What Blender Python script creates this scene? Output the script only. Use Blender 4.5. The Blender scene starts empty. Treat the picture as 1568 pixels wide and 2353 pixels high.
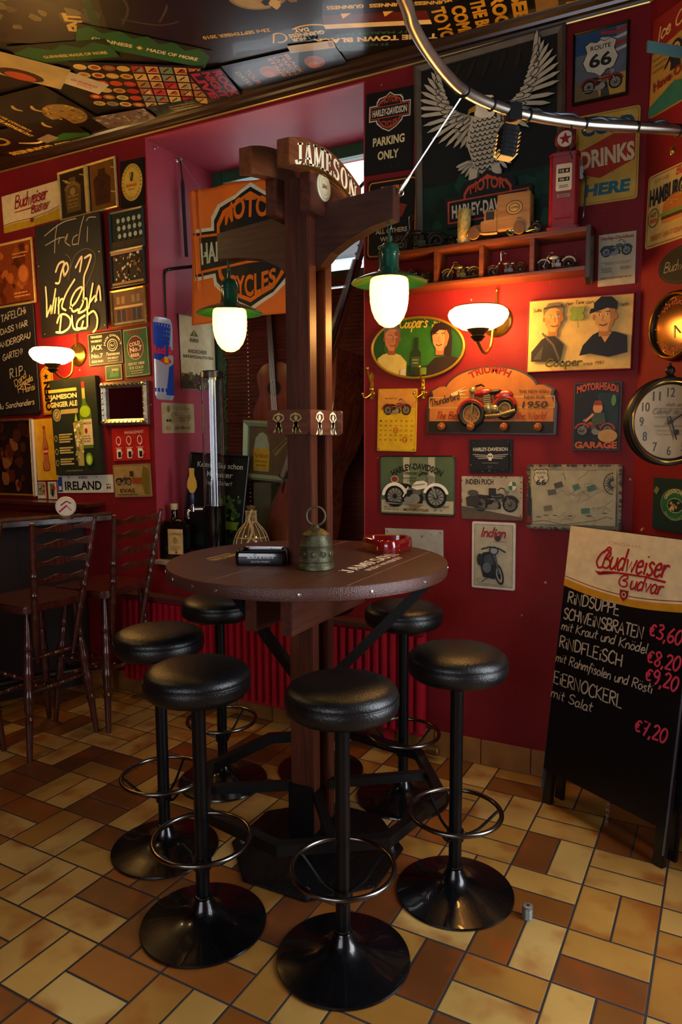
import bpy, bmesh, math, random
from mathutils import Vector, Matrix

sc = bpy.context.scene
COL = sc.collection
random.seed(7)
PI = math.pi

# ------------------------------------------------------------------ camera
YAW, PITCH, ROLL, EYE, FOC = 0.4753, -0.103, -0.0048, 1.411, 1632.8
cam_d = bpy.data.cameras.new('camera')
cam = bpy.data.objects.new('camera', cam_d)
COL.objects.link(cam)
cam_d.sensor_fit = 'VERTICAL'
cam_d.sensor_height = 36.0
cam_d.sensor_width = 24.0
cam_d.lens = 36.0 * FOC / 2353.0
cam_d.clip_start = 0.02
_f = Vector((-math.sin(YAW), math.cos(YAW), 0)); _r = Vector((math.cos(YAW), math.sin(YAW), 0)); _u = Vector((0, 0, 1))
_f2 = _f * math.cos(PITCH) + _u * math.sin(PITCH); _u2 = _u * math.cos(PITCH) - _f * math.sin(PITCH)
_r3 = _r * math.cos(ROLL) + _u2 * math.sin(ROLL); _u3 = _u2 * math.cos(ROLL) - _r * math.sin(ROLL)
cam.matrix_world = Matrix(((_r3.x, _u3.x, -_f2.x, 0), (_r3.y, _u3.y, -_f2.y, 0), (_r3.z, _u3.z, -_f2.z, EYE), (0, 0, 0, 1)))
sc.camera = cam

# ------------------------------------------------------------------ exposure, sky, daylight
sc.view_settings.view_transform = 'Standard'
sc.view_settings.look = 'None'
sc.view_settings.exposure = 0.0
sc.view_settings.gamma = 1.0
sc.view_settings.use_curve_mapping = False

SKY_STRENGTH = 4.0
DAY_POWER = 44.0          # daylight through the window beside the camera
LAMP_E = 19.0             # glowing lamp glass
SCONCE_E = 44.0
ADDED_GLOBE_E = 22.0            # unseen fill globes, added by the bar to warm the ceiling
w = bpy.data.worlds.new('overcast_sky')
sc.world = w
w.use_nodes = True
bgn = w.node_tree.nodes['Background']
bgn.inputs[0].default_value = (0.90, 0.95, 1.0, 1)
bgn.inputs[1].default_value = SKY_STRENGTH


def area_light(name, loc, direction, sx, sy, power, color):
    d = bpy.data.lights.new(name, 'AREA')
    d.shape = 'RECTANGLE'; d.size = sx; d.size_y = sy; d.energy = power; d.color = color
    o = bpy.data.objects.new(name, d)
    COL.objects.link(o)
    o.location = loc
    o.rotation_euler = Vector(direction).to_track_quat('-Z', 'Y').to_euler()
    return o


area_light('window_daylight', (.735, 1.815, 1.42), (-.70, -.70, -.10), 1.02, 1.85, DAY_POWER, (0.86, 0.93, 1.0))
area_light('added_front_fill', (-.6, -1.58, 1.65), (0, 1, .03), 1.9, 1.5, 9.0, (0.92, 0.95, 1.0))  # weak fill light added behind the camera, set in the front wall


# ------------------------------------------------------------------ colour and materials
def lin(c):
    if isinstance(c, str):
        c = c.lstrip('#')
        c = [int(c[i:i + 2], 16) for i in (0, 2, 4)]
    o = []
    for x in c[:3]:
        x = x / 255.0
        o.append(x / 12.92 if x <= 0.04045 else ((x + 0.055) / 1.055) ** 2.4)
    return (o[0], o[1], o[2], 1.0)


_mats = {}


def new_mat(name):
    m = bpy.data.materials.new(name)
    m.use_nodes = True
    nt = m.node_tree
    return m, nt, nt.nodes['Principled BSDF']


def N(nt, kind, **kw):
    n = nt.nodes.new(kind)
    for k, v in kw.items():
        setattr(n, k, v)
    return n


def mat(name, col, rough=0.5, metal=0.0, spec=0.5, var=0.0, scale=30.0, bump=0.0, bscale=None, coat=0.0, stretch=None):
    """Plain procedural material: colour with noise variation and a noise bump."""
    if name in _mats:
        return _mats[name]
    m, nt, b = new_mat(name)
    c = lin(col)
    b.inputs['Base Color'].default_value = c
    b.inputs['Roughness'].default_value = rough
    b.inputs['Metallic'].default_value = metal
    b.inputs['Specular IOR Level'].default_value = spec
    b.inputs['Coat Weight'].default_value = coat
    if var or bump:
        tc = N(nt, 'ShaderNodeTexCoord')
        mp = N(nt, 'ShaderNodeMapping')
        if stretch:
            mp.inputs['Scale'].default_value = stretch
        nt.links.new(tc.outputs['Object'], mp.inputs['Vector'])
    if var:
        nz = N(nt, 'ShaderNodeTexNoise')
        nz.inputs['Scale'].default_value = scale
        nz.inputs['Detail'].default_value = 5
        nt.links.new(mp.outputs[0], nz.inputs['Vector'])
        rp = N(nt, 'ShaderNodeValToRGB')
        rp.color_ramp.elements[0].position = 0.3
        rp.color_ramp.elements[1].position = 0.7
        rp.color_ramp.elements[0].color = tuple(x * (1 - var) for x in c[:3]) + (1,)
        rp.color_ramp.elements[1].color = tuple(min(1, x * (1 + var)) for x in c[:3]) + (1,)
        nt.links.new(nz.outputs[0], rp.inputs[0])
        nt.links.new(rp.outputs[0], b.inputs['Base Color'])
    if bump:
        n2 = N(nt, 'ShaderNodeTexNoise')
        n2.inputs['Scale'].default_value = bscale or scale
        n2.inputs['Detail'].default_value = 4
        nt.links.new(mp.outputs[0], n2.inputs['Vector'])
        bp = N(nt, 'ShaderNodeBump')
        bp.inputs['Strength'].default_value = bump
        bp.inputs['Distance'].default_value = 0.004
        nt.links.new(n2.outputs[0], bp.inputs['Height'])
        nt.links.new(bp.outputs[0], b.inputs['Normal'])
    _mats[name] = m
    return m


def ink(col):
    k = 'ink_' + col.lstrip('#')
    return mat(k, col, rough=0.5, spec=0.25, var=0.13, scale=22)


def metal_ink(col):
    return mat('foil_' + col.lstrip('#'), col, rough=0.25, metal=0.9)


def wood(name, dark, light, rough=0.38, axis='z', scale=1.0, coat=0.1):
    """Stained wood with grain running along one axis of the object."""
    if name in _mats:
        return _mats[name]
    m, nt, b = new_mat(name)
    tc = N(nt, 'ShaderNodeTexCoord')
    mp = N(nt, 'ShaderNodeMapping')
    s = [38 * scale, 38 * scale, 38 * scale]
    s['xyz'.index(axis)] = 2.2 * scale
    mp.inputs['Scale'].default_value = s
    nt.links.new(tc.outputs['Object'], mp.inputs['Vector'])
    nz = N(nt, 'ShaderNodeTexNoise')
    nz.inputs['Scale'].default_value = 1.6
    nz.inputs['Detail'].default_value = 7
    nz.inputs['Roughness'].default_value = 0.62
    nz.inputs['Distortion'].default_value = 0.6
    nt.links.new(mp.outputs[0], nz.inputs['Vector'])
    rp = N(nt, 'ShaderNodeValToRGB')
    rp.color_ramp.elements[0].position = 0.33
    rp.color_ramp.elements[1].position = 0.68
    rp.color_ramp.elements[0].color = lin(dark)
    rp.color_ramp.elements[1].color = lin(light)
    nt.links.new(nz.outputs[0], rp.inputs[0])
    nt.links.new(rp.outputs[0], b.inputs['Base Color'])
    bp = N(nt, 'ShaderNodeBump')
    bp.inputs['Strength'].default_value = 0.12
    bp.inputs['Distance'].default_value = 0.002
    nt.links.new(nz.outputs[0], bp.inputs['Height'])
    nt.links.new(bp.outputs[0], b.inputs['Normal'])
    b.inputs['Roughness'].default_value = rough
    b.inputs['Coat Weight'].default_value = coat
    b.inputs['Coat Roughness'].default_value = 0.25
    _mats[name] = m
    return m


def glow(name, col, strength):
    if name in _mats:
        return _mats[name]
    m, nt, b = new_mat(name)
    b.inputs['Base Color'].default_value = lin('#fff4dc')
    b.inputs['Roughness'].default_value = 0.25
    b.inputs['Emission Color'].default_value = lin(col) if isinstance(col, str) else (*col, 1.0)
    b.inputs['Emission Strength'].default_value = strength
    _mats[name] = m
    return m


def glass(name, col='#ffffff', rough=0.0, ior=1.45):
    if name in _mats:
        return _mats[name]
    m, nt, b = new_mat(name)
    b.inputs['Base Color'].default_value = lin(col)
    b.inputs['Roughness'].default_value = rough
    b.inputs['Transmission Weight'].default_value = 1.0
    b.inputs['IOR'].default_value = ior
    _mats[name] = m
    return m


# ------------------------------------------------------------------ mesh builder
def TR(x=0, y=0, z=0, rz=0, rx=0, ry=0):
    return Matrix.Translation((x, y, z)) @ Matrix.Rotation(rz, 4, 'Z') @ Matrix.Rotation(ry, 4, 'Y') @ Matrix.Rotation(rx, 4, 'X')


class MB:
    def __init__(s):
        s.v = []; s.f = []; s.m = []; s.sm = []

    def add(s, vs, fs, m=0, smooth=False, T=None):
        o = len(s.v)
        for p in vs:
            p = Vector(p)
            s.v.append(T @ p if T is not None else p)
        for f in fs:
            s.f.append([i + o for i in f]); s.m.append(m); s.sm.append(smooth)
        return s

    def box(s, x0, x1, y0, y1, z0, z1, m=0, T=None):
        vs = [(x, y, z) for z in (z0, z1) for y in (y0, y1) for x in (x0, x1)]
        return s.add(vs, [(0, 2, 3, 1), (4, 5, 7, 6), (0, 1, 5, 4), (2, 6, 7, 3), (0, 4, 6, 2), (1, 3, 7, 5)], m, False, T)

    def lathe(s, prof, n=32, m=0, T=None, smooth=True, sx=1.0, sy=1.0, caps=True):
        vs = []; fs = []
        ring = abs(prof[0][0] - prof[-1][0]) + abs(prof[0][1] - prof[-1][1]) < 1e-7
        if ring: prof = prof[:-1]
        for r, z in prof:
            for k in range(n):
                a = 2 * PI * k / n
                vs.append((r * math.cos(a) * sx, r * math.sin(a) * sy, z))
        for i in range(len(prof) if ring else len(prof) - 1):
            j = ((i + 1) % len(prof)) * n
            for k in range(n):
                fs.append((i * n + k, i * n + (k + 1) % n, j + (k + 1) % n, j + k))
        if prof[0][0] > 1e-6 and not ring and caps: fs.append(tuple(reversed(range(n))))
        if prof[-1][0] > 1e-6 and not ring and caps: fs.append(tuple(range((len(prof) - 1) * n, len(prof) * n)))
        return s.add(vs, fs, m, smooth, T)

    def tube(s, pts, r, n=10, m=0, T=None, closed=False, smooth=True, square=False):
        pts = [Vector(p) for p in pts]
        L = len(pts)
        rr = r if isinstance(r, (list, tuple)) else [r] * L
        vs = []; fs = []
        if square: n = 4
        ref = None
        for i, p in enumerate(pts):
            if closed: t = (pts[(i + 1) % L] - pts[i - 1]).normalized()
            else: t = (pts[min(i + 1, L - 1)] - pts[max(i - 1, 0)]).normalized()
            if ref is None:
                ref = Vector((0, 0, 1)) if abs(t.z) < 0.9 else Vector((1, 0, 0))
                a = t.cross(ref).normalized()
            else:
                a = (a - t * a.dot(t)).normalized()
            b = t.cross(a)
            for k in range(n):
                q = 2 * PI * k / n + (PI / 4 if square else 0)
                vs.append(p + (a * math.cos(q) + b * math.sin(q)) * rr[i] * (1.414 if square else 1))
        for i in range(L if closed else L - 1):
            for k in range(n):
                a0 = i * n + k; a1 = i * n + (k + 1) % n
                j = ((i + 1) % L) * n
                fs.append((a0, a1, j + (k + 1) % n, j + k))
        if not closed:
            fs.append(tuple(reversed(range(n)))); fs.append(tuple(range((L - 1) * n, L * n)))
        return s.add(vs, fs, m, smooth and not square, T)

    def prism(s, poly, z0, z1, m=0, T=None, smooth=False):
        n = len(poly)
        vs = [(x, y, z0) for x, y in poly] + [(x, y, z1) for x, y in poly]
        fs = [tuple(reversed(range(n))), tuple(range(n, 2 * n))]
        o = len(s.v)
        s.add(vs, fs, m, False, T)
        for k in range(n):
            s.f.append([o + k, o + (k + 1) % n, o + n + (k + 1) % n, o + n + k]); s.m.append(m); s.sm.append(smooth)
        return s

    def ball(s, c, rx, ry=None, rz=None, m=0, T=None, n=16, k=10):
        ry = ry or rx; rz = rz or rx
        pr = [(math.sin(PI * i / k), -math.cos(PI * i / k)) for i in range(k + 1)]
        vs = []; fs = []
        pr[0] = (0.0001, -1); pr[-1] = (0.0001, 1)
        for r, z in pr:
            for j in range(n):
                a = 2 * PI * j / n
                vs.append((c[0] + rx * r * math.cos(a), c[1] + ry * r * math.sin(a), c[2] + rz * z))
        for i in range(k):
            for j in range(n):
                fs.append((i * n + j, i * n + (j + 1) % n, (i + 1) * n + (j + 1) % n, (i + 1) * n + j))
        return s.add(vs, fs, m, True, T)

    def torus(s, R, r, n=48, k=10, m=0, T=None, sx=1.0, sy=1.0):
        return s.tube([(R * sx * math.cos(2 * PI * i / n), R * sy * math.sin(2 * PI * i / n), 0) for i in range(n)], r, k, m, T, closed=True)

    def mesh(s, name, mats, bevel=0.0, seg=2):
        me = bpy.data.meshes.new(name)
        me.from_pydata([tuple(p) for p in s.v], [], s.f)
        if not isinstance(mats, (list, tuple)): mats = [mats]
        for q in mats: me.materials.append(q)
        me.polygons.foreach_set('material_index', s.m)
        me.polygons.foreach_set('use_smooth', s.sm)
        bm = bmesh.new(); bm.from_mesh(me)
        if bevel:
            ed = [e for e in bm.edges if len(e.link_faces) == 2 and e.calc_face_angle(0) > 0.6]
            bmesh.ops.bevel(bm, geom=ed, offset=bevel, segments=seg, affect='EDGES', clamp_overlap=True)
        bmesh.ops.recalc_face_normals(bm, faces=bm.faces)
        for e in bm.edges:
            if len(e.link_faces) == 2 and e.calc_face_angle(0) > 0.75: e.smooth = False
        bm.to_mesh(me); bm.free()
        return me

    def build(s, name, mats, parent=None, T=None, bevel=0.0, label=None, kind=None):
        o = bpy.data.objects.new(name, s.mesh(name, mats, bevel))
        COL.objects.link(o)
        if parent is not None: o.parent = parent
        if T is not None: o.matrix_local = T
        if label: o['label'] = label
        if kind: o['kind'] = kind
        return o


def tag(o, label, cat, group=None, kind=None):
    o['label'] = label; o['category'] = cat
    if group: o['group'] = group
    if kind: o['kind'] = kind
    return o


def thing(name, label, cat, T=None, group=None):
    o = bpy.data.objects.new(name, None)
    COL.objects.link(o)
    o.empty_display_size = 0.05
    if T is not None: o.matrix_world = T
    return tag(o, label, cat, group)


def struct(name, mb, mats, parent=None, bevel=0):
    o = mb.build(name, mats, parent, bevel=bevel)
    if parent is None: o['kind'] = 'structure'
    return o


def copy_tree(o, parent=None):
    c = o.copy(); COL.objects.link(c)
    if parent is not None:
        c.parent = parent; c.matrix_parent_inverse = o.matrix_parent_inverse.copy()
    for ch in list(o.children): copy_tree(ch, c)
    return c


def rrect(w, h, r, n=5, cx=0, cy=0):
    """Rounded rectangle outline, counter-clockwise."""
    r = min(r, w / 2 - 1e-5, h / 2 - 1e-5)
    if r <= 1e-5: return [(cx - w / 2, cy - h / 2), (cx + w / 2, cy - h / 2), (cx + w / 2, cy + h / 2), (cx - w / 2, cy + h / 2)]
    p = []
    for (sx, sy, a0) in ((1, -1, -90), (1, 1, 0), (-1, 1, 90), (-1, -1, 180)):
        for k in range(n + 1):
            a = math.radians(a0 + 90 * k / n)
            p.append((cx + sx * (w / 2 - r) + r * math.cos(a), cy + sy * (h / 2 - r) + r * math.sin(a)))
    return p


def ellipse(rx, ry, n=40, cx=0, cy=0, a0=0, a1=360):
    full = abs(a1 - a0) >= 359.9
    return [(cx + rx * math.cos(math.radians(a0 + (a1 - a0) * k / (n if full else n - 1))), cy + ry * math.sin(math.radians(a0 + (a1 - a0) * k / (n if full else n - 1)))) for k in range(n)]


def smooth_path(pts, n=6):
    """Catmull-Rom through the points (2D or 3D)."""
    P = [Vector(p) for p in pts]
    if len(P) < 3: return P
    out = []
    for i in range(len(P) - 1):
        a = P[max(i - 1, 0)]; b = P[i]; c = P[i + 1]; d = P[min(i + 2, len(P) - 1)]
        for k in range(n):
            t = k / n
            out.append(0.5 * ((2 * b) + (c - a) * t + (2 * a - 5 * b + 4 * c - d) * t * t + (3 * b - a - 3 * c + d) * t ** 3))
    out.append(P[-1])
    return out


# ------------------------------------------------------------------ lettering
_tx = {}


def text_geo(s, bold=0.0):
    k = (s, round(bold, 3))
    if k in _tx: return _tx[k]
    cu = bpy.data.curves.new('lettering', 'FONT')
    cu.body = s; cu.fill_mode = 'FRONT'; cu.resolution_u = 3; cu.offset = bold
    ob = bpy.data.objects.new('lettering_source', cu)
    COL.objects.link(ob)
    bpy.context.view_layer.update()
    me = ob.evaluated_get(bpy.context.evaluated_depsgraph_get()).to_mesh()
    vs = [(p.co.x, p.co.y) for p in me.vertices]
    fs = [tuple(p.vertices) for p in me.polygons]
    bpy.data.objects.remove(ob); bpy.data.curves.remove(cu)
    if not vs: vs = [(0, 0), (1, 0), (0, 1)]; fs = []
    x0 = min(p[0] for p in vs); x1 = max(p[0] for p in vs); y0 = min(p[1] for p in vs); y1 = max(p[1] for p in vs)
    vs = [((x - x0) / (x1 - x0), (y - y0) / max(1e-6, y1 - y0)) for x, y in vs]
    _tx[k] = (vs, fs, (x1 - x0) / max(1e-6, y1 - y0))
    return _tx[k]


# single-stroke letters for handwriting: char -> (advance, [polyline, ...]); * marks a smooth polyline
SF = {
 'A': (.8, [[(0, 0), (.35, 1), (.7, 0)], [(.13, .38), (.58, .38)]]), 'B': (.75, [[(.05, 0), (.05, 1)], '*', [(.05, 1), (.5, .95), (.5, .6), (.05, .52), (.6, .42), (.55, .05), (.05, 0)]]),
 'C': (.75, ['*', [(.65, .85), (.35, 1), (.05, .6), (.1, .15), (.4, 0), (.65, .15)]]), 'D': (.8, [[(.05, 0), (.05, 1)], '*', [(.05, 1), (.5, .9), (.68, .5), (.5, .1), (.05, 0)]]),
 'E': (.7, [[(.58, 1), (.05, 1), (.05, 0), (.6, 0)], [(.05, .52), (.48, .52)]]), 'F': (.65, [[(.58, 1), (.05, 1), (.05, 0)], [(.05, .52), (.45, .52)]]),
 'G': (.8, ['*', [(.65, .85), (.35, 1), (.05, .6), (.1, .15), (.4, 0), (.65, .2), (.65, .45)], [(.65, .45), (.4, .45)]]), 'H': (.78, [[(.05, 0), (.05, 1)], [(.62, 0), (.62, 1)], [(.05, .5), (.62, .5)]]),
 'I': (.3, [[(.12, 0), (.12, 1)]]), 'J': (.6, ['*', [(.45, 1), (.45, .25), (.25, 0), (.02, .2)]]), 'K': (.72, [[(.05, 0), (.05, 1)], [(.6, 1), (.05, .45), (.62, 0)]]), 'L': (.62, [[(.05, 1), (.05, 0), (.55, 0)]]),
 'M': (.95, [[(.05, 0), (.1, 1), (.42, .3), (.75, 1), (.8, 0)]]), 'N': (.8, [[(.05, 0), (.05, 1), (.62, 0), (.62, 1)]]), 'O': (.85, ['*', [(.38, 1), (.05, .6), (.1, .15), (.4, 0), (.7, .35), (.65, .85), (.38, 1)]]),
 'P': (.68, [[(.05, 0), (.05, 1)], '*', [(.05, 1), (.5, .95), (.55, .62), (.05, .48)]]), 'R': (.72, [[(.05, 0), (.05, 1)], '*', [(.05, 1), (.5, .95), (.52, .62), (.05, .5)], [(.2, .5), (.6, 0)]]),
 'S': (.7, ['*', [(.58, .85), (.35, 1), (.08, .82), (.15, .58), (.5, .42), (.56, .15), (.3, 0), (.04, .14)]]), 'T': (.7, [[(.02, 1), (.62, 1)], [(.32, 1), (.32, 0)]]), 'U': (.78, ['*', [(.05, 1), (.05, .3), (.3, 0), (.58, .3), (.6, 1)]]),
 'V': (.7, [[(.02, 1), (.32, 0), (.6, 1)]]), 'W': (1.0, [[(.02, 1), (.22, 0), (.45, .75), (.66, 0), (.88, 1)]]), 'X': (.7, [[(.02, 1), (.6, 0)], [(.6, 1), (.02, 0)]]), 'Y': (.7, [[(.02, 1), (.32, .5)], [(.62, 1), (.25, 0)]]), 'Z': (.7, [[(.05, 1), (.6, 1), (.03, 0), (.6, 0)]]),
 'a': (.55, ['*', [(.42, .5), (.2, .58), (.03, .3), (.15, 0), (.38, .15), (.43, .55)], '*', [(.43, .55), (.4, .1), (.55, .05)]]), 'b': (.55, [[(.06, 1), (.06, .05)], '*', [(.06, .4), (.25, .6), (.45, .35), (.3, 0), (.06, .08)]]), 'c': (.48, ['*', [(.4, .5), (.2, .6), (.03, .3), (.18, 0), (.42, .12)]]),
 'd': (.58, ['*', [(.42, .5), (.2, .58), (.03, .3), (.15, 0), (.38, .15)], [(.46, 1.05), (.43, 0)]]), 'e': (.5, ['*', [(.05, .3), (.38, .36), (.3, .6), (.08, .45), (.08, .12), (.25, 0), (.46, .15)]]), 'f': (.4, ['*', [(.42, .95), (.25, 1), (.18, .6), (.12, -.3)], [(.02, .52), (.36, .52)]]),
 'g': (.55, ['*', [(.42, .5), (.2, .58), (.03, .3), (.15, .02), (.4, .2)], '*', [(.43, .55), (.42, -.2), (.2, -.4), (.02, -.25)]]), 'h': (.55, [[(.06, 1), (.05, 0)], '*', [(.05, .3), (.28, .6), (.42, .4), (.44, 0)]]), 'i': (.26, [[(.1, .55), (.12, 0)], [(.12, .78), (.13, .84)]]),
 'k': (.52, [[(.06, 1), (.05, 0)], [(.4, .6), (.07, .3), (.45, 0)]]), 'l': (.24, [[(.1, 1.02), (.1, .05), (.2, 0)]]), 'm': (.8, [[(.05, .58), (.05, 0)], '*', [(.05, .35), (.22, .6), (.36, .4), (.36, 0)], '*', [(.36, .35), (.55, .6), (.68, .4), (.7, 0)]]), 'n': (.55, [[(.05, .58), (.05, 0)], '*', [(.05, .35), (.26, .6), (.42, .4), (.44, 0)]]),
 'o': (.52, ['*', [(.25, .58), (.04, .35), (.12, .03), (.32, .03), (.45, .3), (.25, .58)]]), 'p': (.55, [[(.06, .58), (.05, -.4)], '*', [(.06, .4), (.25, .6), (.45, .35), (.3, 0), (.06, .1)]]), 'r': (.42, [[(.05, .58), (.06, 0)], '*', [(.06, .3), (.2, .55), (.4, .52)]]), 's': (.45, ['*', [(.38, .5), (.2, .6), (.08, .45), (.36, .2), (.25, 0), (.02, .08)]]),
 't': (.42, [[(.2, .95), (.17, .1), (.35, .03)], [(.02, .6), (.4, .62)]]), 'u': (.55, ['*', [(.05, .58), (.05, .15), (.22, 0), (.42, .2)], [(.44, .58), (.44, .05), (.55, 0)]]), 'v': (.48, [[(.03, .58), (.2, 0), (.42, .6)]]), 'w': (.72, [[(.03, .58), (.16, 0), (.34, .5), (.48, 0), (.66, .6)]]), 'z': (.5, [[(.04, .56), (.42, .56), (.04, 0), (.45, 0)]]),
 '\u00f6': (.52, ['*', [(.25, .58), (.04, .35), (.12, .03), (.32, .03), (.45, .3), (.25, .58)], [(.1, .8), (.11, .86)], [(.34, .8), (.35, .86)]]),
 '0': (.62, ['*', [(.28, 1), (.05, .6), (.1, .12), (.3, 0), (.52, .4), (.48, .85), (.28, 1)]]), '1': (.4, [[(.02, .7), (.25, 1), (.22, 0)]]), '2': (.6, ['*', [(.05, .8), (.28, 1), (.48, .75), (.05, 0)], [(.05, 0), (.55, .03)]]), '3': (.6, ['*', [(.08, .92), (.35, 1), (.46, .78), (.2, .55), (.5, .35), (.38, .02), (.03, .08)]]),
 '6': (.6, ['*', [(.42, 1), (.12, .6), (.06, .2), (.28, 0), (.5, .22), (.34, .48), (.08, .3)]]), '7': (.58, [[(.03, 1), (.52, 1), (.2, 0)], [(.14, .52), (.46, .52)]]), '8': (.6, ['*', [(.44, .85), (.25, 1), (.08, .78), (.45, .3), (.3, 0), (.06, .2), (.46, .7), (.44, .85)]]), '9': (.6, ['*', [(.48, .7), (.25, .5), (.06, .72), (.25, 1), (.48, .8), (.44, .3), (.25, 0)]]),
 '\u20ac': (.62, ['*', [(.52, .75), (.3, .85), (.1, .5), (.2, .12), (.5, .15)], [(0, .55), (.38, .58)], [(0, .4), (.34, .42)]]), ',': (.28, [[(.14, .08), (.04, -.2)]]), '.': (.26, [[(.1, 0), (.12, .06)]]), '-': (.5, [[(.06, .45), (.4, .47)]]), '!': (.3, [[(.14, 1), (.1, .3)], [(.08, .05), (.09, 0)]]), ' ': (.4, []), "'": (.2, [[(.1, 1), (.08, .8)]]),
}
# slab-serif outline letters, drawn as thick strokes with serif bars
def _slab():
    T_, t_, sf = .24, .10, .09
    def bar(x0, y0, x1, y1, w): 
        d = Vector((x1 - x0, y1 - y0)); n = Vector((-d.y, d.x)).normalized() * w / 2
        return [(x0 + n.x, y0 + n.y), (x0 - n.x, y0 - n.y), (x1 - n.x, y1 - n.y), (x1 + n.x, y1 + n.y)]
    def v(x, w=T_): return [(x - w / 2, 0), (x + w / 2, 0), (x + w / 2, 1), (x - w / 2, 1)]
    def ser(x, y, w=.38): return [(x - w / 2, y - sf / 2), (x + w / 2, y - sf / 2), (x + w / 2, y + sf / 2), (x - w / 2, y + sf / 2)]
    def ring(cx, cy, rx, ry, wx, wy, a0=0, a1=360, n=22):
        o = ellipse(rx, ry, n, cx, cy, a0, a1); i = ellipse(rx - wx, ry - wy, n, cx, cy, a0, a1)
        return [[o[k], o[(k + 1) % n], i[(k + 1) % n], i[k]] for k in range(n if a1 - a0 > 359 else n - 1)]
    G = {}
    G['J'] = (.72, [[(.36, .2), (.60, .2), (.60, 1), (.36, 1)], ser(.48, .955, .46)] + ring(.31, .27, .29, .27, .22, .12, 180, 360))
    G['A'] = (.86, [bar(.16, 0, .40, 1, .11), bar(.46, 1, .68, 0, .25), [(.2, .26), (.62, .26), (.62, .36), (.22, .36)], ser(.14, .045, .28), ser(.70, .045, .36), [(.32, .93), (.58, .93), (.58, 1), (.32, 1)]])
    G['M'] = (1.12, [v(.18, .12), v(.90), bar(.24, 1, .50, .05, .22), bar(.50, .05, .80, 1, .11), ser(.17, .045, .30), ser(.90, .045, .40), ser(.20, .955, .32), ser(.90, .955, .38)])
    G['E'] = (.76, [v(.22), ser(.2, .045, .36), ser(.2, .955, .36), [(.2, 0), (.64, 0), (.66, .24), (.58, .24), (.5, .09), (.2, .09)], [(.2, 1), (.2, .91), (.48, .91), (.56, .76), (.63, .76), (.62, 1)], [(.3, .46), (.5, .46), (.5, .55), (.3, .55)], [(.46, .38), (.53, .38), (.53, .64), (.46, .64)]])
    G['S'] = (.74, ring(.36, .73, .30, .27, .2, .1, 20, 270) + ring(.36, .27, .31, .27, .2, .1, -160, 90) + [[(.55, .72), (.64, .72), (.64, 1), (.55, .95)], [(.05, 0), (.13, .05), (.13, .3), (.05, .3)]])
    G['O'] = (.86, ring(.41, .5, .37, .5, .22, .08))
    G['N'] = (.98, [v(.18, .12), v(.76, .12), bar(.17, 1, .76, .02, .27), ser(.18, .045, .32), ser(.16, .955, .34), ser(.76, .955, .32)])
    return G


SLAB = _slab()


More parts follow.
